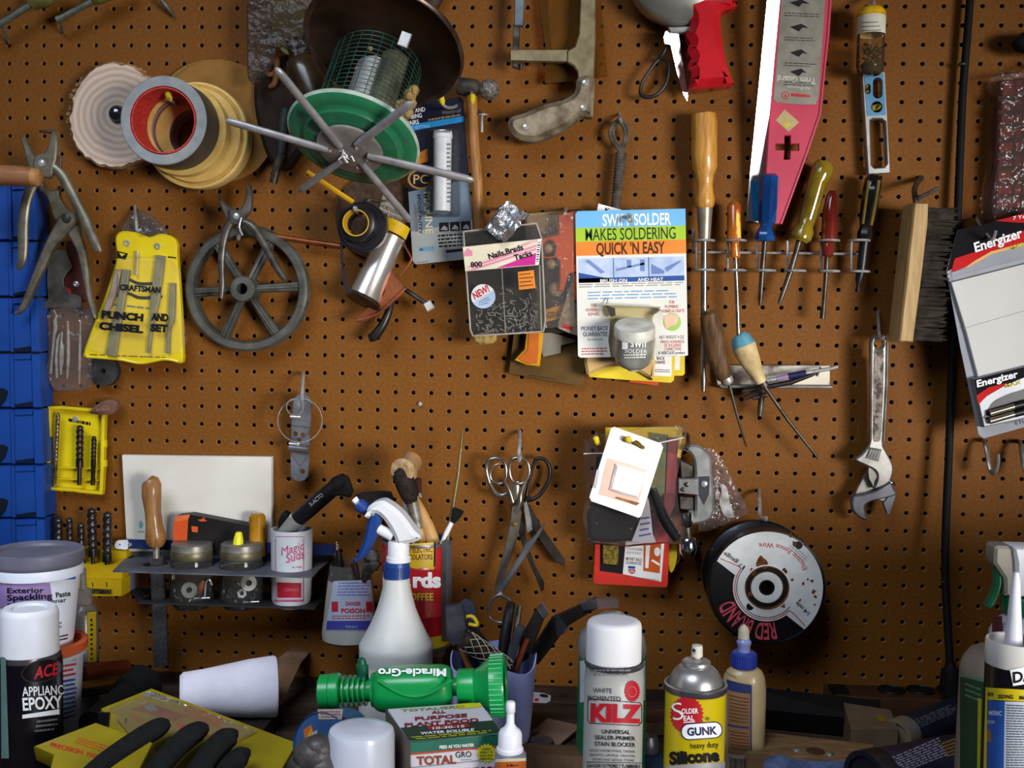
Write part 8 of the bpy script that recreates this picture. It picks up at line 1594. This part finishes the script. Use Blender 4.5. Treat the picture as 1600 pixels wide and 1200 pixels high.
def centre_cans():
    d = .40; cx = 960; t = thing('spray_can', V((P(cx, 1020, d).x, -d, BENCH)), 'white and grey stain blocker spray can with white cap and red lettering', 'spray can'); cw = M('kilz_cap', '#dedcdc', .5, 0, '#d4d2d2', 14)
    o, pr = vprof(cx, d, [(968, 0), (968, 30), (969, 38), (972, 41.5), (977, 43), (1030, 43.5), (1034, 43), (1034, 40)]); B().lathe(o, (0, 0, 1), pr, cw, 56).link('cap', t)
    body = M('kilz_grey', '#bab8b4', .42, .2, '#adaba7', 12); rim = M('can_rim_grey', '#6d6a70', .3, .7, '#55525a', 30)
    o, pr = vprof(cx, d, [(1036, 40, rim), (1030, 45, rim), (1032, 47, rim), (1036, 47, rim), (1039, 45), (1060, 46.5), (1200, 46.5)]); b = B().lathe(o, (0, 0, 1), fit_base(pr), body, 64); S = cyl_of(cx, 1120, d, 46.6)
    red = M('kilz_red', '#b81728', .42, 0, '#a81322', 20); gk = M('ink_dark', '#28262a', .5)
    b.stext('A REVOLUTIONARY SEALER', S, 920, 1047, 3.5, gk, 62, -1, 0, .0008); b.greek(S, ((920, 1044), (990, 1044), (980, 1058), (928, 1056)), 2, INKG, 4, .4, .0008, .1)
    b.stext('WHITE', S, 926, 1082, 7.5, gk, 30, 2, 0, .0008); b.stext('PIGMENTED', S, 918, 1094, 7.5, gk, 52, 2, 0, .0008)
    st = [(988+(15.5 if i % 2 else 13.5)*math.cos(math.pi*i/20)*.82, 1080+(17 if i % 2 else 15)*math.sin(math.pi*i/20)) for i in range(40)]; b.patch(st, S, red, .0008); b.patch(circ(988, 1081, 7, 8.5, 24), S, M('kilz_ring', '#d0706c', .5), .0011); b.patch(circ(988, 1081, 6, 7.4, 24), S, red, .0014)
    fr = [(921, 1092), (1000, 1098), (1003, 1102), (1003, 1128), (998, 1134), (922, 1130), (918, 1126), (918, 1096)]
    for (x0, y0), (x1, y1) in zip(fr, fr[1:]+fr[:1]):
        n_ = 6; q = [(x0+(x1-x0)*i/n_, y0+(y1-y0)*i/n_) for i in range(n_+1)]; b.tube([S.at(x, y, .0006) for x, y in q], .0004, gk, 5)
    b.stext('KILZ', S, 922, 1126, 27, red, 80, 2, .055, .001)
    for tx, x, y, w in (('UNIVERSAL', 940, 1146, 45), ('SEALER-PRIMER', 929, 1155, 64), ('STAIN BLOCKER', 929, 1165, 64)): b.stext(tx, S, x, y, 6.5, gk, w, 2, .015, .0008)
    for tx, x, y, w in (('HOLDS WATER STAINS, TANNIN,', 921, 1174, 72), ('GRAFFITI, LIPSTICK, CRAYON,', 921, 1181, 72), ('SMOKE AND GREASE STAINS', 925, 1188, 66)): b.stext(tx, S, x, y, 4, gk, w, 2, 0, .0008)
    b.grid([(916, 1190), (1004, 1192), (1004, 1193), (916, 1191)], S, gk, .0008, 12, 1); b.stext('DANGER! EXTREMELY FLAMMABLE', S, 917, 1199, 6, gk, 84, 1, .015, .0008); b.link('body', t)
    d = .38; cx = 1088; t = thing('spray_can', V((P(cx, 1080, d).x, -d, BENCH)), 'yellow spray can of silicone lubricant with bare silver dome and nozzle', 'spray can'); yl = M('gunk_yellow', '#d2bb0c', .33, .1, '#c4ad08', 14, coat=.3); ti = M('can_dome', '#aeaca9', .34, .75, '#9a9896', 20)
    o, pr = vprof(cx, d, [(1028, 0, ti), (1028, 9, ti), (1030, 18, ti), (1033, 22.5, ti), (1037, 23, ti), (1039, 21.5, ti), (1041, 27, ti), (1046, 33, ti), (1053, 37.8, ti), (1060, 40.2, ti), (1068, 41.6, ti), (1072, 42, ti), (1066, 46, ti), (1067, 49.5, rim), (1074, 50, rim), (1077, 48, yl), (1080, 47.5, yl), (1205, 47.5)]); b = B().lathe(o, (0, 0, 1), fit_base(pr), yl, 64); S = cyl_of(cx, 1140, d, 47.6)
    st = [(1073+(27 if i % 2 else 24)*math.cos(math.pi*i/28), 1117+(30 if i % 2 else 27)*math.sin(math.pi*i/28)) for i in range(56)]; b.patch(st, S, M('seal_red', '#bc1d28', .42, 0, '#ac1822', 20), .0008)
    wh = INKW; b.stext('S', S, 1052, 1126, 29, wh, 17, -8, -.01, .0012); b.stext('OLDER', S, 1065, 1115, 8, wh, 26, -1, .02, .0012); b.stext('EAL', S, 1068, 1126, 8, wh, 17, -1, .02, .0012); b.grid([(1068, 1128), (1086, 1127), (1086, 1128.5), (1068, 1129.5)], S, wh, .0012, 4, 1); b.stext('®', S, 1102, 1126, 6, INK, 7, 0, 0, .001)
    nv = M('gunk_navy', '#1d2450', .42); b.patch(rrect(1064, 1129, 1129, 1155, 12, 6, -4), S, nv, .0012); b.patch(rrect(1065.5, 1130.5, 1127.5, 1153.5, 11, 6, -4), S, wh, .0015); b.stext('GUNK', S, 1074, 1149.5, 12.5, nv, 47, -3, .035, .0019)
    b.stext('heavy duty', S, 1079, 1170, 9.5, INK, 44, -3, 0, .0009); b.stext('Silicone', S, 1046, 1194, 19, INK, 79, -4, .055, .0009); b.grid([(1040, 1197), (1136, 1190), (1136, 1230), (1040, 1230)], S, M('gunk_base', '#b9b6b2', .4, .3), .0006, 16, 1); b.link('body', t)
    o, pr = vprof(cx+1, d, [(1030, 5), (1026, 6), (1025, 9), (1011, 8.5), (1008, 8), (1007, 0)]); b = B().lathe(o, (0, 0, 1), pr, M('nozzle_ivory', '#cfcbbd', .5, 0, '#bcb7a8', 30), 24); b.lathe(P(1084, 1016, d+.0063), (0, -1, .1), [(0, 0), (.0018, 0), (.0018, .0012), (0, .0013)], INK, 12); b.link('nozzle', t)
    d = .24; cx = 1163; t = thing('wood_glue_bottle', V((P(cx, 1060, d).x, -d, BENCH)), 'cream wood glue bottle with blue cap and brown label', 'bottle'); cr = M('glue_cream', '#b9a47c', .4, 0, '#a8936a', 14, coat=.2)
    c = P(cx, 1060, d); k = mpp(d, cx, 1060); rows = [(1040, 15), (1042, 20), (1047, 27), (1055, 31.5), (1065, 33.5), (1080, 34.5), (1200, 35)]; b = B(); vs = []; n = 40
    zz = [(P(cx, y, d).z, r*k) for y, r in rows]+[(BENCH, 35*k)]
    for z_, r in zz:
        for j in range(n): a = 2*math.pi*j/n; vs.append(V((c.x+r*math.cos(a), -d+r*.66*math.sin(a), z_)))
    m = len(zz); b.add(vs, [(i*n+j, i*n+(j+1) % n, (i+1)*n+(j+1) % n, (i+1)*n+j) for i in range(m-1) for j in range(n)]+[tuple(range(n)), tuple(range((m-1)*n, m*n))], cr)
    class Ell:
        def at(s, px, py, off=0):
            q = P(px, py, d+.66*30*k); u = max(-1, min(1, (q.x-c.x)/(34.8*k))); return V((q.x, -d-.66*34.8*k*math.sqrt(1-u*u)-off, q.z))
    S = Ell(); b.grid([(1136, 1063), (1174, 1069), (1174, 1180), (1138, 1180)], S, M('label_brown', '#8a6848', .5, 0, '#7a5a3c', 20), .0008, 10, 6); b.grid([(1136, 1063), (1174, 1069), (1174, 1083), (1136, 1079)], S, M('label_navy', '#2c3562', .5), .0011, 10, 1); b.grid([(1172, 1069), (1174, 1069), (1174, 1180), (1172, 1180)], S, M('label_navy', '#2c3562', .5), .0012, 2, 6)
    b.greek(S, ((1140, 1084), (1170, 1088), (1170, 1130), (1141, 1128)), 8, M('label_print', '#5c3c28', .5), 4, .35, .0014, .1); b.grid([(1138, 1132), (1170, 1134), (1170, 1137), (1138, 1135)], S, M('label_navy', '#2c3562', .5), .0012, 8, 1); b.greek(S, ((1141, 1140), (1170, 1142), (1170, 1172), (1142, 1170)), 6, M('label_print', '#5c3c28', .5), 6, .35, .0014, .1)
    b.grid([(1138, 1178), (1176, 1179), (1176, 1205), (1138, 1205)], S, M('label_base', '#a8a094', .5), .0009, 8, 1); rd = random.Random(4)
    for i in range(14): b.grid([(1140+i*2.1, 1184), (1140.8+i*2.1+rd.random()*.6, 1184), (1140.8+i*2.1+rd.random()*.6, 1205), (1140+i*2.1, 1205)], S, INK, .0013, 1, 1)
    b.stext('2131', S, 1166, 1186, 4, INK, 9, 0, 0, .0014); b.greek(S, ((1136, 1050), (1156, 1058), (1154, 1062), (1134, 1054)), 1, M('emboss', '#8a7650', .5), 2, .4, .0006); b.link('body', t)
    bl = M('glue_blue', '#2b3f9c', .4, 0, '#233586', 14); o, pr = vprof(1162, d, [(1042, 15), (1042, 18.5), (1020, 19), (1018, 17), (1018, 0)]); b = B().lathe(o, (0, 0, 1), pr, bl, 36)
    for i in range(32): a = 2*math.pi*i/32; b.tube([V((o.x+19*k*math.cos(a), -d+19*k*math.sin(a), P(1162, 1041, d).z)), V((o.x+19*k*math.cos(a), -d+19*k*math.sin(a), P(1162, 1021, d).z))], .0008, bl, 5)
    b.link('cap', t); o, pr = vprof(1162, d, [(1020, 10), (1008, 10), (1006, 11.5), (1002, 11.5), (999, 9), (996, 8.5)]); B().lathe(o, (0, 0, 1), pr, M('spout_lilac', '#8a92c4', .35, 0, '#7a82b4', 14, coat=.2), 28).link('spout', t)
    o, pr = vprof(1162, d, [(997, 9), (985, 8.4), (980, 6), (977, 3), (975, 0)]); B().lathe(o, (0, 0, 1), pr, M('dried_glue', '#c9c2ac', .6, 0, '#b3aa92', 80), 24).link('tip', t)
    d = .25; cx = 957; t = thing('cleaner_bottle', V((P(cx, 1040, d).x, -d, BENCH)), 'green bottle with clear dome top, mostly hidden behind the white capped can', 'bottle')
    o, pr = vprof(cx, d, [(956, 0), (957, 14), (962, 24), (975, 38), (990, 50), (1010, 55), (1024, 52), (1026, 48)]); B().lathe(o, (0, 0, 1), pr, M('dome_clear', '#7d8180', .2, 0, '#6a6e6d', 20, coat=.4), 40).link('dome', t)
    o, pr = vprof(cx, d, [(1024, 48), (1026, 53), (1100, 54)]); b = B().lathe(o, (0, 0, 1), fit_base(pr), M('bottle_green', '#0d6b3c', .35, 0, '#0a5a31', 16, coat=.2), 40); S = cyl_of(cx, 1060, d, 54); b.grid([(906, 1033), (920, 1030), (920, 1096), (906, 1098)], S, M('bottle_label', '#b4b8c0', .45), .0008, 5, 4); b.grid([(995, 1030), (1008, 1033), (1008, 1094), (995, 1096)], S, M('bottle_label', '#b4b8c0', .45), .0008, 5, 4); b.link('body', t)
centre_cans()

def right_side():
    d = .55; cx = 1587; t = thing('caulk_tube', V((P(cx, 1040, d).x, -d, BENCH)), 'upright caulk tube with long white nozzle, black, yellow and blue label', 'caulk tube'); cm = M('caulk_cream', '#c6c3bc', .5, 0, '#cac6be', 14)
    o, pr = vprof(cx-4, d, [(1012, 14.5), (960, 10.5), (905, 6.5), (894, 4), (893, 0)]); B().lathe(o, (0, 0, 1), pr, M('nozzle_white', '#d4d2da', .35, 0, '#c8c6ce', 12, coat=.2), 28).link('nozzle', t)
    o, pr = vprof(cx, d, [(1012, 0, cm), (1012, 30, cm), (1010, 40, cm), (1000, 41, cm), (999, 44, cm), (1002, 45.5, cm), (1036, 45.5, cm), (1037, 45), (1220, 45)]); bk = M('tube_black', '#16131a', .35, 0, '#0f0d12', 14, coat=.2); b = B().lathe(o, (0, 0, 1), fit_base(pr), bk, 64); S = cyl_of(cx, 1100, d, 45.2)
    yl = M('tube_yellow', '#cdb71a', .4, 0, '#c0aa12', 14); bu = M('tube_blue', '#2a56a4', .4, 0, '#234a92', 14); wl = M('tube_pale', '#c2c6cc', .45, 0, '#b5bac2', 14)
    b.grid([(1540, 1074), (1634, 1080), (1634, 1098), (1540, 1093)], S, yl, .0006, 24, 1); b.stext('SIDING', S, 1559, 1091, 6, INK, 24, 2, .03, .001); b.stext('MASONRY', S, 1593, 1093, 6, INK, 34, 1, .03, .001); b.stext('WINDOWS', S, 1541, 1087, 6, INK, 11, 5, .03, .001)
    b.grid([(1540, 1093), (1570, 1096), (1568, 1230), (1538, 1228)], S, bu, .0006, 10, 6); b.grid([(1570, 1096), (1634, 1098), (1634, 1230), (1568, 1230)], S, wl, .0006, 16, 6); b.greek(S, ((1573, 1100), (1626, 1102), (1626, 1206), (1572, 1206)), 26, M('tube_print', '#5c6270', .5), 8, .5, .001, .1); b.stext('MERIC', S, 1545, 1117, 7, M('pale_letters', '#b9c4dc', .45), 20, 3, .02, .001); b.stext('ADHESIVE', S, 1542, 1130, 5, M('pale_letters', '#b9c4dc', .45), 12, 3, .01, .001); b.grid([(1542, 1140), (1549, 1141), (1549, 1160), (1541, 1159)], S, M('tube_brown', '#8c6a50', .5), .001, 3, 2); b.grid([(1540, 1074), (1543, 1074), (1541, 1230), (1536, 1230)], S, yl, .0012, 2, 6)
    b.patch([(1578, 1047), (1630, 1036), (1634, 1064), (1583, 1072)], S, INKW, .0008); b.stext('DAP', S, 1583, 1067, 17, INK, 44, -8, .03, .0011, shear=.1); b.link('body', t)
    d = .34; cx = 1604; t = thing('spray_bottle', V((P(cx, 900, d).x, -d, BENCH)), 'white spray bottle with green trigger behind the caulk tube', 'spray bottle'); gr = M('trigger_green', '#0c5a38', .38, 0, '#0a4a2d', 14); gy = M('spray_greige', '#8d877c', .5, 0, '#7b756a', 16); wt = M('spray_head_white', '#cfd0d4', .45, 0, '#c2c3c8', 14)
    B().plate(smooth_path([(1555, 856), (1560, 853), (1590, 855), (1640, 856), (1650, 870), (1640, 930), (1572, 932), (1570, 905), (1560, 889), (1554, 880)], 1, True), d+.012, .026, gy, bev=.003).link('shroud', t); B().plate([(1585, 856), (1650, 858), (1650, 934), (1590, 934), (1588, 880)], d+.018, .034, wt, bev=.003).link('head', t)
    B().plate(smooth_path([(1558, 888), (1566, 893), (1570, 910), (1560, 938), (1552, 950), (1543, 949), (1552, 932), (1558, 912)], 2, True), d+.006, .014, gr, bev=.003).plate([(1549, 862), (1555, 856), (1556, 870), (1552, 870)], d, .010, gr, bev=.001).link('trigger', t)
    o, pr = vprof(cx, d, [(930, 20), (930, 36), (934, 38), (956, 38), (958, 34), (958, 20)]); B().lathe(o, (0, 0, 1), pr, gr, 36).link('collar', t); o, pr = vprof(cx, d, [(956, 28), (962, 34), (975, 48), (990, 55), (1200, 56)]); b = B().lathe(o, (0, 0, 1), fit_base(pr), M('bottle_pale', '#b8b9c2', .42, 0, '#a8a9b3', 14), 44); S = cyl_of(cx, 1000, d, 55); b.grid([(1550, 965), (1566, 962), (1566, 1010), (1550, 1010)], S, M('label_maroon', '#5c3034', .5, 0, '#4a2428', 30), .001, 4, 3); b.link('body', t)
    d = .43; cx = 1572; t = thing('green_bottle', V((P(cx, 1060, d).x, -d, BENCH)), 'wide bottle with pale shoulders and dark green label behind the caulk tube', 'bottle'); o, pr = vprof(cx, d, [(1000, 0), (1000, 14), (1008, 16), (1009, 22), (1011, 30), (1014, 42), (1020, 54), (1032, 63), (1045, 67), (1054, 68), (1230, 70)]); b = B().lathe(o, (0, 0, 1), fit_base(pr), M('bottle_tan', '#7f7468', .45, 0, '#6e6458', 16), 48); S = cyl_of(cx, 1120, d, 69)
    b.grid([(1500, 1053), (1640, 1088), (1640, 1240), (1500, 1240)], S, M('label_dark_green', '#1d3a24', .45, 0, '#15301b', 16), .0016, 26, 6); b.grid([(1500, 1053), (1640, 1086), (1640, 1090), (1500, 1057)], S, M('label_pale_edge', '#5c7a60', .5), .002, 20, 1); b.greek(S, ((1508, 1064), (1534, 1074), (1534, 1100), (1508, 1090)), 3, M('label_pale_edge', '#5c7a60', .5), 3, .4, .002); b.grid([(1528, 1090), (1534, 1092), (1530, 1240), (1526, 1240)], S, M('label_lime', '#8a8c1c', .5), .002, 2, 4); b.link('body', t)
    t = thing('power_strip', P(1400, 1150, .06), 'brown metal power strip with black sockets at the foot of the board', 'power strip'); bm = M('strip_brown', '#4a2f1c', .5, .1, '#3a2414', 20); zt = P(1400, 1071, .012).z; H = Plane((0, 0, zt), (0, 0, 1)); x0, x1 = P(1286, 1071, .012).x, P(1520, 1071, .012).x
    b = B().slab([V((x0, -.014, zt)), V((x1, -.014, zt)), V((x1, -.066, zt)), V((x0+.008, -.066, zt))], (0, 0, BENCH-zt), bm, (), .002); b.link('housing', t)
    for x, sq in ((1310, 1), (1393, 0), (1438, 0), (1485, 0)):
        c = H.at(x, 1079); b = B(); dk = M('socket_black', '#0e0c0c', .5); 
        if sq: b.box((c.x, c.y, zt+.002), (.022, .028, .004), dk, None, .001)
        else: b.lathe((c.x, c.y, zt), (0, 0, 1), [(0, .001), (.0165, .001), (.0175, .0025), (.0185, .0012), (.0185, 0)], dk, 28)
        b.link('switch' if sq else 'socket', t)
    zc = BENCH+.042; H = Plane((0, 0, zc), (0, 0, 1)); card = M('carton_tan', '#6f5c44', .7, 0, '#5e4d38', 20); q = [H.at(1318, 1098), H.at(1391, 1109), H.at(1403, 1139), H.at(1330, 1140)]; b = B().slab(q, (0, 0, BENCH-zc), card); b.patch([(1370, 1118), (1380, 1119), (1384, 1128), (1374, 1127)], H, M('carton_mark', '#8a6a14', .6), .0004); one(b, 'small_carton', 'small tan cardboard box lying in front of the power strip', 'box')
    def lying(a, e, r, m, capm, lab, name, cat, label_fn=None):
        ax = (e-a).normalized(); L_ = (e-a).length; t = thing(name, ((a+e)/2).xy.to_3d()+V((0, 0, BENCH)), lab, cat); b = B().lathe(a, ax, [(0, 0), (r*.9, 0), (r, .003), (r, L_-.003), (r*.96, L_), (0, L_)], m, 36)
        if label_fn: label_fn(b, Cyl(a, ax, r))
        b.link('body', t); B().lathe(a-ax*.018, ax, [(0, .004), (r*.80, .004), (r*.84, 0), (r*1.02, 0), (r*1.03, .022), (r*1.0, .024)], capm, 36).link('end_cap', t)
    r = .021
    def l1(b, S): b.greek(S, ((1410, 1132), (1490, 1098), (1496, 1112), (1424, 1144)), 5, M('dim_print', '#7a7a84', .5), 5, .35, .0006, .1); b.patch([(1496, 1094), (1504, 1090), (1506, 1098), (1498, 1103)], S, INKR, .0007)
    H = Plane((0, 0, BENCH+r+.004), (0, 0, 1)); a, e = H.at(1412, 1147), H.at(1498, 1113); lying(a, e, r, M('tube_midnight', '#1c2230', .4, 0, '#141924', 16), M('tube_end_cream', '#7d6f58', .6, 0, '#6b5e4a', 20), 'dark blue caulk tube lying down with cream end beside the small carton', 'caulk_tube', 'caulk tube', l1)
    r = .032
    def l2(b, S): b.greek(S, ((1385, 1186), (1470, 1150), (1482, 1180), (1420, 1204)), 8, M('tin_label', '#8c8898', .5), 6, .6, .0005, .05); b.greek(S, ((1470, 1160), (1492, 1152), (1504, 1176), (1480, 1184)), 5, M('tin_label_gold', '#8c6c2c', .5), 7, .6, .0006, .05)
    a, e = P(1372, 1205, .36), P(1502, 1170, .30); lying(V((a.x, a.y, BENCH+r+.012)), V((e.x, e.y, BENCH+r+.010)), r, M('tube_navy', '#23283c', .35, .1, '#1a1e2e', 16, coat=.2), M('tin_dark', '#2a2a30', .35, .5), 'navy tube with pale printed label lying nearest the green bottle', 'caulk_tube', 'caulk tube', l2)
    t = thing('wooden_level', P(1290, 1170, .2), 'old wooden level lying on the bench with screws and round port', 'level'); zc = BENCH+.030; H = Plane((0, 0, zc), (0, 0, 1)); wl2 = M('level_wood', '#8a6c4a', .55, 0, '#6d5233', 20, grain=(2, 9, 1)); q = [H.at(1150, 1138), H.at(1367, 1163), H.at(1366, 1192), H.at(1150, 1172)]; b = B().slab(q, (0, 0, -.028), wl2, (), .002); b.link('stock', t)
    for x, y in ((1245, 1172), (1297, 1178)): c = H.at(x, y); B().lathe(c, (0, 0, 1), [(.005, 0), (.0045, .001), (0, .0016)], STEEL, 14).link('screw', t)
    c = H.at(1274, 1174); B().lathe(c, (0, 0, 1), [(.011, .0004), (.010, .001), (0, .001)], M('port_brown', '#4e3322', .6), 24).link('port', t)
    b = B().slab([BTOP.at(1150, 1128)+V((0, 0, .05)), BTOP.at(1374, 1148)+V((0, 0, .045)), BTOP.at(1374, 1163)+V((0, 0, .030)), BTOP.at(1150, 1140)+V((0, 0, .030))], (0, .012, -.028), M('dark_bar', '#1d1a1a', .5, .3)); one(b, 'steel_bar', 'dark steel bar lying behind the old wooden level', 'bar')
    b = B(); zc = BENCH+.018; H = Plane((0, 0, zc), (0, 0, 1)); b.slab([H.at(1000, 1108), H.at(1140, 1106), H.at(1140, 1127), H.at(1000, 1130)], (0, 0, -.016), M('plank_brown', '#5c4430', .65, 0, '#483322', 20, grain=(2, 9, 1))); one(b, 'wooden_plank', 'flat brown plank lying behind the yellow can', 'plank')
    b = B(); f = quadmap([(1196, 1186), (1330, 1190), (1345, 1240), (1186, 1240)]); H = Plane((0, 0, BENCH+.032), (0, 0, 1)); nx, ny = 20, 10
    vs = [H.at(*f(i/nx, j/ny))+V((0, 0, (.006*math.sin(i*.42+j*.3)+.003*math.sin(j*.8+i*.2))*(1 if 0 < j else .2))) for j in range(ny+1) for i in range(nx+1)]; cl = M('denim_cloth', '#5c6c92', .9, 0, '#495878', 90, bump=.4); b.add(vs, [(j*(nx+1)+i, j*(nx+1)+i+1, (j+1)*(nx+1)+i+1, (j+1)*(nx+1)+i) for j in range(ny) for i in range(nx)], cl); b.add([v-V((0, 0, .004)) for v in vs], [(j*(nx+1)+i, (j+1)*(nx+1)+i, (j+1)*(nx+1)+i+1, j*(nx+1)+i+1) for j in range(ny) for i in range(nx)], cl); one(b, 'blue_cloth', 'crumpled blue cloth at the bottom of the photo by the wooden level', 'cloth')
    H = Plane((0, 0, BENCH+.030), V((0, -.12, 1))); b = B().slab([H.at(856, 1122), H.at(908, 1134), H.at(872, 1165), H.at(820, 1152)], (0, 0, -.0015), M('kraft_sheet', '#8a705c', .75, 0, '#755c4a', 24)); b.patch([(828, 1148), (842, 1142), (842, 1144), (829, 1151)], H, INK, .0004); one(b, 'sandpaper_square', 'tan square of sandpaper lying beside the white capped can', 'sandpaper')
    H = Plane((0, 0, BENCH+.024), V((0, 0, 1))); b = B().slab([H.at(800, 1160), H.at(925, 1166), H.at(925, 1182), H.at(800, 1178)], (0, 0, -.022), M('plank_brown', '#6d5138', .65)); one(b, 'wooden_offcut', 'wooden offcut under the tan sandpaper square', 'wood')
    H = Plane((0, 0, BENCH+.012), V((0, -.3, 1))); b = B().slab(smooth_path([], 1) if False else [H.at(826, 1080), H.at(850, 1083), H.at(861, 1087), H.at(860, 1094), H.at(852, 1098), H.at(824, 1096)], (0, 0, -.0015), M('tag_white', '#b3aeb2', .6, 0, '#a09a9e', 20)); b.patch(circ(850, 1087, 7, 2.6, 14, rot=8), H, INK, .0004); b.patch([(836, 1091), (842, 1091), (841, 1096), (835, 1095)], H, INKR, .0004); one(b, 'price_tag', 'white tag with dark hole lying behind the tub', 'tag')
    kb = M('gunmetal', '#5a5a60', .35, .6, '#404046', 30)
    for x, y, r, lab in ((846, 1186, .017, 'gunmetal knob lying in front of the wooden offcut'), (1012, 1178, .014, 'gunmetal knob between the two tall spray cans')): 
        c = BTOP.at(x, y); b = B().lathe((c.x, c.y, BENCH), (0, 0, 1), [(r*.8, 0), (r, .006), (r, .016), (r*.8, .024), (r*.4, .027), (0, .027)], kb, 28); one(b, 'gunmetal_knob', lab, 'fitting')  # loose gunmetal knob on the bench
    b = B(); H = Plane((0, 0, BENCH+.004), V((0, 0, 1))); b.slab([H.at(862, 1180), H.at(1044, 1176), H.at(1060, 1240), H.at(850, 1240)], (0, 0, -.003), M('blue_mat', '#2b4468', .7, 0, '#223752', 20)); one(b, 'blue_cloth', 'flat dark blue cloth under the two spray cans', 'cloth')
    # cartons added just beyond the frame to keep the low daylight off the foot of the board
    for (x, y, z0, sx, sy, sz, lab) in ((.83, -.44, 0, .34, .30, .19, 'unseen brown carton added on the bench to shade the board'), (.85, -.46, .19, .28, .24, .09, 'smaller unseen carton added on top to shade the board')):
        b = B().box((x, y, BENCH+z0+sz/2), (sx, sy, sz), M('shade_carton_brown', '#9a7448', .75, 0, '#86623a', 12), None, .002); b.box((x, y, BENCH+z0+sz+.0004), (.05, sy, .0008), M('shade_carton_tape', '#b8925c', .3)); one(b, 'shade_carton', lab, 'box')
right_side()
